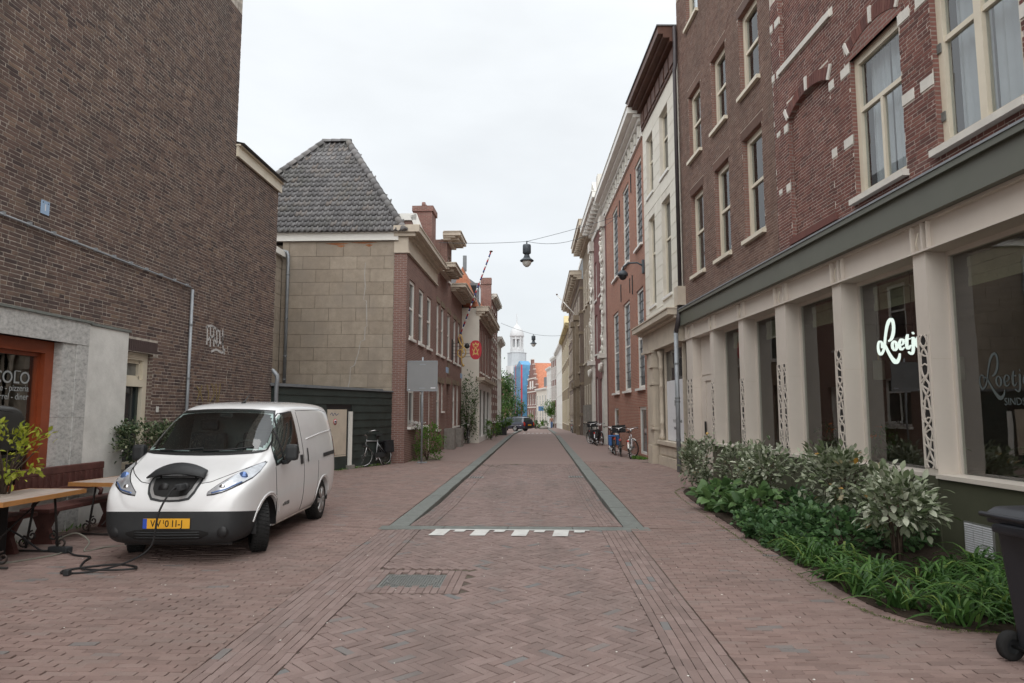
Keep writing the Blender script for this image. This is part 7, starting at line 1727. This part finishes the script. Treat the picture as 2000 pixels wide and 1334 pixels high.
def orient(d, up):
    d = d / (np.linalg.norm(d) + 1e-9); s = np.cross(up, d); l = np.linalg.norm(s)
    s = s / l if l > 1e-5 else np.array([1.0, 0, 0]); return np.stack([d, s, np.cross(d, s)], 1)
def leaves(name, P, D, S, kind, m, parent, fold=.25, droop=.22, jit=.5):
    base, F = leaf_base(kind, fold, droop); n = len(base); V = []; FF = []; RV = []
    for k in range(len(P)):
        d = D[k] + NR.normal(0, jit, 3); up = np.array([0, 0, 1.0]) + NR.normal(0, .35, 3)
        V.append(base @ (orient(d, up).T) * S[k] + P[k]); FF += [tuple(i + k * n for i in f) for f in F]; RV += [NR.rand()] * len(F)
    me = bpy.data.meshes.new(name); me.from_pydata(np.concatenate(V).tolist(), [], FF); me.materials.append(M[m]); with_rnd(me, RV); me.polygons.foreach_set('use_smooth', [True] * len(FF)); return link(name, me, None, parent)
def crown_points(n, c, r, clumps=26, spread=.28, shell=.55):
    """points gathered in clumps spread through an uneven ellipsoid"""
    cc = []
    for _ in range(clumps):
        v = NR.normal(0, 1, 3); v /= np.linalg.norm(v); v *= shell + (1 - shell) * NR.rand() ** .6; cc.append(v * (1 + NR.normal(0, .10)))
    cc = np.array(cc); k = NR.randint(0, clumps, n); off = NR.normal(0, spread, (n, 3)); u = cc[k] + off * .62
    P = np.array(c) + u * np.array(r); D = u / (np.linalg.norm(u, axis=1)[:, None] + .2); return P, D
def bush(name, loc, r, h0, h1, n, size, m, label, cat='shrub', kind='oval', clumps=26, stems=6, group=None, singles=0, up=.35, spread=.28, stem_m='bark'):
    root = empty(name, loc, R.uniform(0, 6), label, cat, group); c = (0, 0, (h0 + h1) / 2); rr = (r, r * .95, (h1 - h0) / 2)
    P, D = crown_points(n, c, rr, clumps, spread); D[:, 2] += up
    P[:, 2] = np.maximum(P[:, 2], .04)
    S = size * (.7 + .6 * NR.rand(n)); leaves('foliage', P, D, S, kind, m, root)
    b = MB()
    for k in range(stems):
        a = R.uniform(0, 6.28); t = R.uniform(.3, .85); e = Vector((r * t * math.cos(a), r * t * math.sin(a), h0 + (h1 - h0) * R.uniform(.4, .9)))
        b.tube([(R.uniform(-.04, .04), R.uniform(-.04, .04), 0), tuple(Vector((0, 0, h0 * .8)) + e * .25), tuple(e)], [.016, .012, .004], 5)
    b.build('stems', M[stem_m], root)
    if singles:
        base, F = leaf_base(kind); me = bpy.data.meshes.new('leaf'); me.from_pydata((base * size).tolist(), [], F); me.materials.append(M[m]); with_rnd(me, [.35] * len(F)); me.polygons.foreach_set('use_smooth', [True] * len(F))
        P, D = crown_points(singles * 4, c, rr, clumps, .16, .85); tocam = np.array([-loc[0], -loc[1], .8]); tocam /= np.linalg.norm(tocam); q = Matrix.Rotation(-root.rotation_euler.z, 3, 'Z') @ Vector(tocam)
        order = np.argsort(-(D @ np.array(q)))[:singles]
        for k in order:
            o = link('leaf', me, None, root); d = D[k] + NR.normal(0, .4, 3); d[2] += .25; mt = orient(d, np.array([0, 0, 1.0]) + NR.normal(0, .3, 3)); s = .8 + .5 * NR.rand()
            o.matrix_basis = Matrix.Translation(P[k]) @ (Matrix(mt.tolist()) @ Matrix.Scale(s, 3)).to_4x4()
    return root
G = 'silver-leaved shrubs in the flower bed'
bush('silver_shrub', (3.58, 15.3, 0), .46, .10, 1.04, 1500, .09, 'leaf_silver', 'silver-leaved shrub at the far end of the flower bed beside the carved shopfront', group=G, clumps=30)
bush('silver_shrub', (4.12, 14.6, 0), .36, .15, .98, 800, .09, 'leaf_silver', 'small silver-leaved shrub second from the far end of the bed', group=G, clumps=26)
bush('silver_shrub', (3.92, 12.0, 0), .50, .28, 1.10, 1200, .095, 'leaf_silver', 'silver-leaved shrub in the middle of the bed behind broad green leaves', group=G, clumps=34, singles=60)
bush('silver_shrub', (4.28, 10.0, 0), .60, .34, 1.18, 1400, .10, 'leaf_silver', 'broadest silver-leaved shrub with bare dark stems below', group=G, clumps=40, singles=120, stems=10)
bush('silver_shrub', (3.90, 7.75, 0), .42, .42, 1.0, 760, .10, 'leaf_silver', 'silver-leaved shrub closest to the refuse bin above strap leaves', group=G, clumps=30, singles=140, stems=8)
bush('silver_shrub', (4.30, 8.55, 0), .30, .45, .95, 300, .095, 'leaf_silver', 'sparse silver-leaved shrub against the pillar foot', group=G, clumps=20, singles=0, stems=6)
G2 = 'low green plants along the bed edge'
rr = random.Random(5)
for k, (x, y, r, h) in enumerate(((3.45, 13.1, .42, .42), (3.25, 12.2, .38, .38), (3.45, 11.3, .42, .40))):
    bush('broadleaf_plant', (x, y, 0), r, .02, h, 170, .17, 'leaf_hosta', ['broad-leaved green plant below the first silver shrubs', 'broad-leaved green plant leaning over the bricks', 'broad-leaved green plant under the middle silver shrub'][k], 'plant', 'round', 14, 3, G2, up=.15, spread=.35)
labels = ['dark green leafy plant left of the fallen leaves', 'dark green leafy plant at the brick edging with small leaves', 'dark green leafy plant under the broadest shrub', 'dark green leafy plant in front of the bare stems', 'tall dark green leafy plant beside the strap leaves', 'dark green leafy plant at the stall riser', 'dark green leafy plant between two silver shrubs', 'low dark green plant close to the soil edge']
for k, (x, y, r, h) in enumerate(((3.18, 10.4, .33, .26), (3.08, 9.7, .30, .24), (3.75, 10.1, .42, .40), (3.55, 9.2, .40, .42), (3.75, 8.7, .42, .45), (4.6, 9.0, .4, .4), (4.2, 11.2, .45, .45), (3.1, 8.95, .28, .22))):
    bush('leafy_plant', (x, y, 0), r, .02, h, 420, .075, 'leaf_dark', labels[k], 'plant', 'round', 18, 4, G2, up=.3, spread=.3)
def strap_plant(x, y, n, ln, label, m='leaf_strap'):
    V = []; F = []; RV = []
    for k in range(n):
        a = rr.uniform(0, 6.28); out = rr.uniform(.3, 1.15) * ln; h = ln * rr.uniform(.35, .95); w = rr.uniform(.010, .016); ox, oy = rr.gauss(0, .075), rr.gauss(0, .075); b0 = len(V); N = 7; bend = rr.uniform(-.6, .6)
        for i in range(N + 1):
            t = i / N; d = out * t; z = h * (1.9 * t - 1.45 * t * t) + .01; aa = a + bend * t; ww = w * (1 - t ** 3) + .0008; nx, ny = -math.sin(aa), math.cos(aa)
            cx, cy = ox + d * math.cos(aa), oy + d * math.sin(aa); V += [(cx + nx * ww, cy + ny * ww, z + .004), (cx, cy, z - .002), (cx - nx * ww, cy - ny * ww, z + .004)]
        rn = rr.random()
        for i in range(N):
            o = b0 + 3 * i; F += [(o, o + 1, o + 4, o + 3), (o + 1, o + 2, o + 5, o + 4)]; RV += [rn, rn]
    me = bpy.data.meshes.new('strap_leaves'); me.from_pydata(V, [], F); me.materials.append(M[m]); with_rnd(me, RV); me.polygons.foreach_set('use_smooth', [True] * len(F))
    root = empty('daylily', (x, y, 0), 0, label, 'plant', 'daylily clumps at the near end of the bed'); link('blades', me, None, root)
spots = [(3.02, 7.9), (3.0, 7.3), (3.04, 6.75), (3.45, 7.3), (3.16, 6.28), (3.75, 6.9), (3.6, 6.25), (3.95, 6.35), (4.1, 7.2), (3.38, 5.9), (4.25, 6.6), (3.95, 5.8), (4.5, 7.0), (4.35, 6.1), (4.65, 7.7), (4.6, 6.45), (3.45, 8.2), (3.05, 8.45), (3.8, 5.85), (4.75, 6.9)]
desc = ['at the brick edging below the leafy plants', 'with yellowing blades at the edging', 'at the curve of the edging', 'under the last silver shrub', 'in the bend of the bed', 'in front of the pillar foot', 'at the corner of the bed', 'beside the bin wheel', 'behind the last silver shrub', 'lowest on the bed corner', 'between the grille and the bin', 'closest to the bin', 'in front of the vent grille', 'half hidden by the bin', 'against the dark green riser', 'behind the bin body', 'among the leafy plants', 'small at the soil edge', 'at the front row near the bin', 'at the riser below the grille']
for (x, y), d in zip(spots, desc): strap_plant(x, y, 52, rr.uniform(.36, .54), 'strap-leaved daylily clump ' + d)
# fallen leaves and bits on the soil
def litter():
    P = np.array([[rr.uniform(3.05, 3.35), rr.uniform(8.3, 9.2), .03] for _ in range(30)] + [[2.95 + rr.uniform(0, .25), rr.uniform(5.9, 8.2), .02] for _ in range(14)]); D = NR.normal(0, 1, P.shape); D[:, 2] *= .2
    o = leaves('fallen_leaves', P, D, np.full(len(P), .07), 'oval', 'leaf_silver', None, .3, .3, .1); tag(o, 'fallen leaves on the soil by the edging', 'leaves', kind='stuff')
litter()
def grit():
    V = []; F = []
    for k in range(150):
        x, y = rr.uniform(-5.5, 2.8), 4.3 + 9 * rr.random() ** 1.6; r = rr.uniform(.003, .011); b0 = len(V); n = 5; a0 = rr.random() * 6; zz = sag(x, y) + .001
        V += [(x + r * rr.uniform(.6, 1.3) * math.cos(a0 + 2 * PI * i / n), y + r * rr.uniform(.6, 1.3) * math.sin(a0 + 2 * PI * i / n), zz) for i in range(n)] + [(x, y, zz + .004)]
        F += [(b0 + i, b0 + (i + 1) % n, b0 + n) for i in range(n)]
    me = bpy.data.meshes.new('pale_grit'); me.from_pydata(V, [], F); me.materials.append(M['white_stone']); tag(link('pale_grit', me), 'pale specks of grit and litter scattered on the paving', 'grit', kind='stuff')
grit()
# moss and weeds in the joints
def weeds(name, pts, m, label, s=.03, jit=.02):
    P = []; D = []; S = []
    for (x, y, n) in pts:
        for _ in range(n): P.append([x + rr.gauss(0, jit), y + rr.gauss(0, jit), .004]); D.append([rr.gauss(0, .5), rr.gauss(0, .5), 1.0]); S.append(s * rr.uniform(.4, 1.2))
    o = leaves(name, np.array(P), np.array(D), np.array(S), 'slim', m, None, .2, .3, .3); tag(o, label, 'weeds', kind='stuff')
edge = catmull([(a - .15, b - .02) for a, b in zip(PX, PY)], 26)
weeds('joint_moss', [(x, y, 7 if rr.random() < .8 else 1) for x, y in edge if x < 4.3], 'moss', 'line of moss growing in the joint beside the bed edging', .022, .012)
weeds('joint_weeds', [(-6.2 + 1.3 * t / 60.0, 19.2 + 3.5 * t / 60.0, 6) for t in range(60)] + [(3.55 + rr.uniform(-.1, .3), 25.5 + rr.uniform(-.6, .8), 10) for _ in range(60)] + [(-6.75, 8.2 + t * .05, 2) for t in range(40)] + [(rr.uniform(-4.5, -3.6), rr.uniform(23.2, 26.5), 5) for _ in range(40)], 'leaf_bright', 'weeds at the foot of the walls', .09, .06)
# tubs and bushes at the left
def tub(loc, w, h, label, m='black_metal'):
    r_ = empty('plant_tub', loc, 0, label, 'planter'); b = MB(); b.bevbox(-w / 2, w / 2, -w / 2, w / 2, 0, h, .015); b.build('box', M[m], r_); MB().box(-w / 2 + .04, w / 2 - .04, -w / 2 + .04, w / 2 - .04, h, h + .012).build('soil', M['soil'], r_)
tub((-6.42, 11.15, 0), .5, .86, 'dark square planter between the wall and the van')
bush('potted_shrub', (-6.42, 11.15, .87), .50, .0, .66, 2600, .06, 'leaf_potted', 'variegated shrub with white and red flowers in the planter behind the van', clumps=30)
P, D = crown_points(16, (-6.34, 11.0, 1.15), (.42, .42, .3), 10, .2, .9); o = leaves('flowers', P, D, np.full(16, .035), 'round', 'petal_white', None); tag(o, 'small white flowers among the planter leaves', 'flowers', kind='stuff')
P, D = crown_points(10, (-6.28, 10.80, 1.0), (.12, .12, .06), 4, .3, .9); o = leaves('flowers', P, D, np.full(10, .05), 'round', 'petal_red', None); tag(o, 'red blossom low in the planter', 'flowers', kind='stuff')
tub((-6.42, 7.72, 0), .42, .62, 'dark planter under the lime shrub')
bush('lime_shrub', (-6.30, 7.95, .63), .46, .25, .90, 520, .075, 'leaf_lime', 'bright lime-leaved shrub against the pizzeria window', clumps=16, stems=12, up=.5, spread=.2)
bush('wall_bush', (-4.02, 24.6, 0), .62, .05, 1.15, 1600, .075, 'leaf_bright', 'loose green bush between the traffic sign and the brick house', clumps=28, kind='oval')
bush('window_flowers', H1.w(1.2, .16, 1.1), .28, .0, .25, 200, .06, 'petal_white', 'white flowers on the first ground-floor sill', 'flowers', 'round', 12, 3)
bush('climbing_plant', (-3.86, 37.75, 0), .5, .1, 3.6, 1500, .10, 'leaf_mid', 'climbing plant on the cream side wall', 'climber', 'oval', 40, 14)
bush('street_bush', (-3.0, 43.0, 0), .55, .05, 1.15, 700, .10, 'leaf_bright', 'green bush below the dark shop windows', clumps=18)
tub((-2.75, 51.5, 0), .7, .7, 'dark round-topped tub on the footway before the estate car')
bush('tub_shrub', (-2.75, 51.5, .6), .75, .0, 1.3, 900, .13, 'leaf_bright', 'rounded green shrub in a tub before the estate car', clumps=20)
def tree(loc, h, tr, c, r, n, size, m, label, clumps=40):
    root = empty('street_tree', loc, 0, label, 'tree'); b = MB(); b.tube([(0, 0, -.1), (.05, 0, h * .3), (-.04, .05, h * .55), (.05, 0, h * .85)], [tr, tr * .8, tr * .6, tr * .2], 8)
    for k in range(9):
        a = R.uniform(0, 6.28); s = h * R.uniform(.35, .65); b.tube([(0, 0, s), (r[0] * .4 * math.cos(a), r[1] * .4 * math.sin(a), s + r[2] * .35), (r[0] * .8 * math.cos(a), r[1] * .8 * math.sin(a), s + r[2] * .7)], [tr * .45, tr * .25, tr * .08], 5)
    b.build('trunk', M['bark'], root); P, D = crown_points(n, (0, 0, c), r, clumps, .34, .4); leaves('crown', P, D, size * (.7 + .6 * NR.rand(n)), 'oval', m, root)
tree((-4.15, 76, gz(76)), 6.0, .12, 3.6, (1.5, 1.5, 2.6), 2200, .24, 'leaf_mid', 'tall green street tree beyond the side street')
tree((-4.9, 86, gz(86)), 7.0, .14, 4.2, (1.7, 1.7, 2.8), 1800, .26, 'leaf_bright', 'paler green street tree behind the first')
tree((-3.2, 104, gz(104)), 5.0, .1, 3.0, (1.2, 1.2, 1.6), 1000, .24, 'leaf_mid', 'small tree in front of the far brown house')
tree((1.95, 107, gz(107)), 4.4, .09, 3.1, (1.0, 1.0, 1.1), 1500, .2, 'leaf_bright', 'small round bright green tree by the white house')
for k, (x, y, r, h) in enumerate(((-.3, 97, .5, 1.0), (.3, 101, .45, .9), (.9, 103, .6, 1.2), (-1.2, 112, .5, 2.2), (2.6, 109, .4, 1.0))): bush('street_planting', (x, y, gz(y)), r, .05, h, 260, .2, ('leaf_mid', 'leaf_bright')[k % 2], ['green planting beside the boulder', 'small green planting by the boulder', 'dark bush beyond the boulder', 'upright bush before the stepped gable', 'low bush at the white house wall'][k], clumps=12)
o = MB().sphere((0, 0, .1), .5, 14, 8, (1.3, .7, .55)).build('boulder', M['grey_stone'], None, (.75, 96.0, gz(96))); tag(o, 'flat grey boulder in the planting island', 'boulder')
for k, (x, d) in enumerate(((13.4, -.75), (11.7, -.9), (9.9, -.8), (8.3, -.85), (7.5, -.9))):
    p = RF.w(x, d, .93); r_ = empty('window_plant', p, 0, ['flowering plant inside by the double pillar', 'orange-flowered plant inside left of the glowing name', 'flowering plant inside under the glowing name', 'orange-flowered plant inside behind the corner pane', 'leafy plant inside at the edge of the corner pane'][k], 'plant')
    MB().lathe([(0, .0), (.09, 0), (.12, .16), (.1, .16), (0, .15)], 14).build('pot', M['room_dark'], r_); Pp, Dd = crown_points(120, (0, 0, .32), (.22, .22, .2), 10); leaves('foliage', Pp, Dd, np.full(120, .09), 'slim', 'leaf_mid', r_); Pp, Dd = crown_points(8, (0, 0, .45), (.15, .15, .1), 5); leaves('flowers', Pp, Dd, np.full(8, .09), 'oval', 'petal_orange', r_)
    MB().box(-.3, .3, -.35, .35, -.05, -.002).build('ledge', M['room_dark'], r_)
# ------------------------------------------------------------------ walker
def person(loc, rz, label):
    root = empty('person', loc, rz, label, 'person')
    J = {'pel': (0, 0, .95, .13), 'chest': (0, -.02, 1.22, .15), 'neck': (0, -.01, 1.46, .055), 'head': (0, 0, 1.60, .09), 'top': (0, 0, 1.70, .07), 'hl': (.09, 0, .90, .09), 'kl': (.10, -.12, .50, .06), 'al': (.10, -.02, .09, .045), 'tl': (.11, -.16, .04, .035), 'hr': (-.09, 0, .90, .09), 'kr': (-.10, .05, .50, .06), 'ar': (-.10, .22, .13, .045), 'tr': (-.11, .10, .05, .035),
         'sl': (.19, -.01, 1.40, .06), 'el': (.25, .08, 1.13, .045), 'wl': (.27, .0, .90, .033), 'fl': (.27, -.03, .82, .03), 'sr': (-.19, -.01, 1.40, .06), 'er': (-.25, -.02, 1.13, .045), 'wr': (-.26, -.16, .93, .033), 'fr': (-.26, -.20, .86, .03)}
    E_ = [('pel', 'chest'), ('chest', 'neck'), ('neck', 'head'), ('head', 'top'), ('pel', 'hl'), ('hl', 'kl'), ('kl', 'al'), ('al', 'tl'), ('pel', 'hr'), ('hr', 'kr'), ('kr', 'ar'), ('ar', 'tr'), ('chest', 'sl'), ('sl', 'el'), ('el', 'wl'), ('wl', 'fl'), ('chest', 'sr'), ('sr', 'er'), ('er', 'wr'), ('wr', 'fr')]
    ks = list(J); me = bpy.data.meshes.new('body'); me.from_pydata([J[k][:3] for k in ks], [(ks.index(a), ks.index(b)) for a, b in E_], []); o = bpy.data.objects.new('tmp_person', me); COL.objects.link(o)
    md = o.modifiers.new('skin', 'SKIN'); sv = me.skin_vertices[0].data
    for i, k in enumerate(ks): sv[i].radius = (J[k][3], J[k][3]); sv[i].use_root = (k == 'pel')
    o.modifiers.new('sub', 'SUBSURF').levels = 2; o.modifiers['sub'].render_levels = 2
    m2 = evaluated(o); bpy.data.objects.remove(o); m2.materials.clear()
    for k in ('cloth_rust', 'cloth_blue', 'skin', 'hair', 'black_rubber'): m2.materials.append(M[k])
    mi = []
    for p in m2.polygons:
        c = p.center; mi.append(4 if c.z < .10 else (1 if c.z < .92 and abs(c.x) < .2 else (2 if (c.z < .95 and abs(c.x) >= .2) else (0 if c.z < 1.47 else (3 if c.z > 1.62 or c.y > .02 else 2)))))
    m2.polygons.foreach_set('material_index', mi); m2.polygons.foreach_set('use_smooth', [True] * len(mi)); link('body', m2, None, root)
    MB().bevbox(-.16, .16, .10, .26, 1.05, 1.42, .05).build('backpack', M['cloth_rust'], root)
person((1.80, 96.5, gz(96.5)), math.radians(170), 'person in a rust-coloured top and jeans walking away down the street')
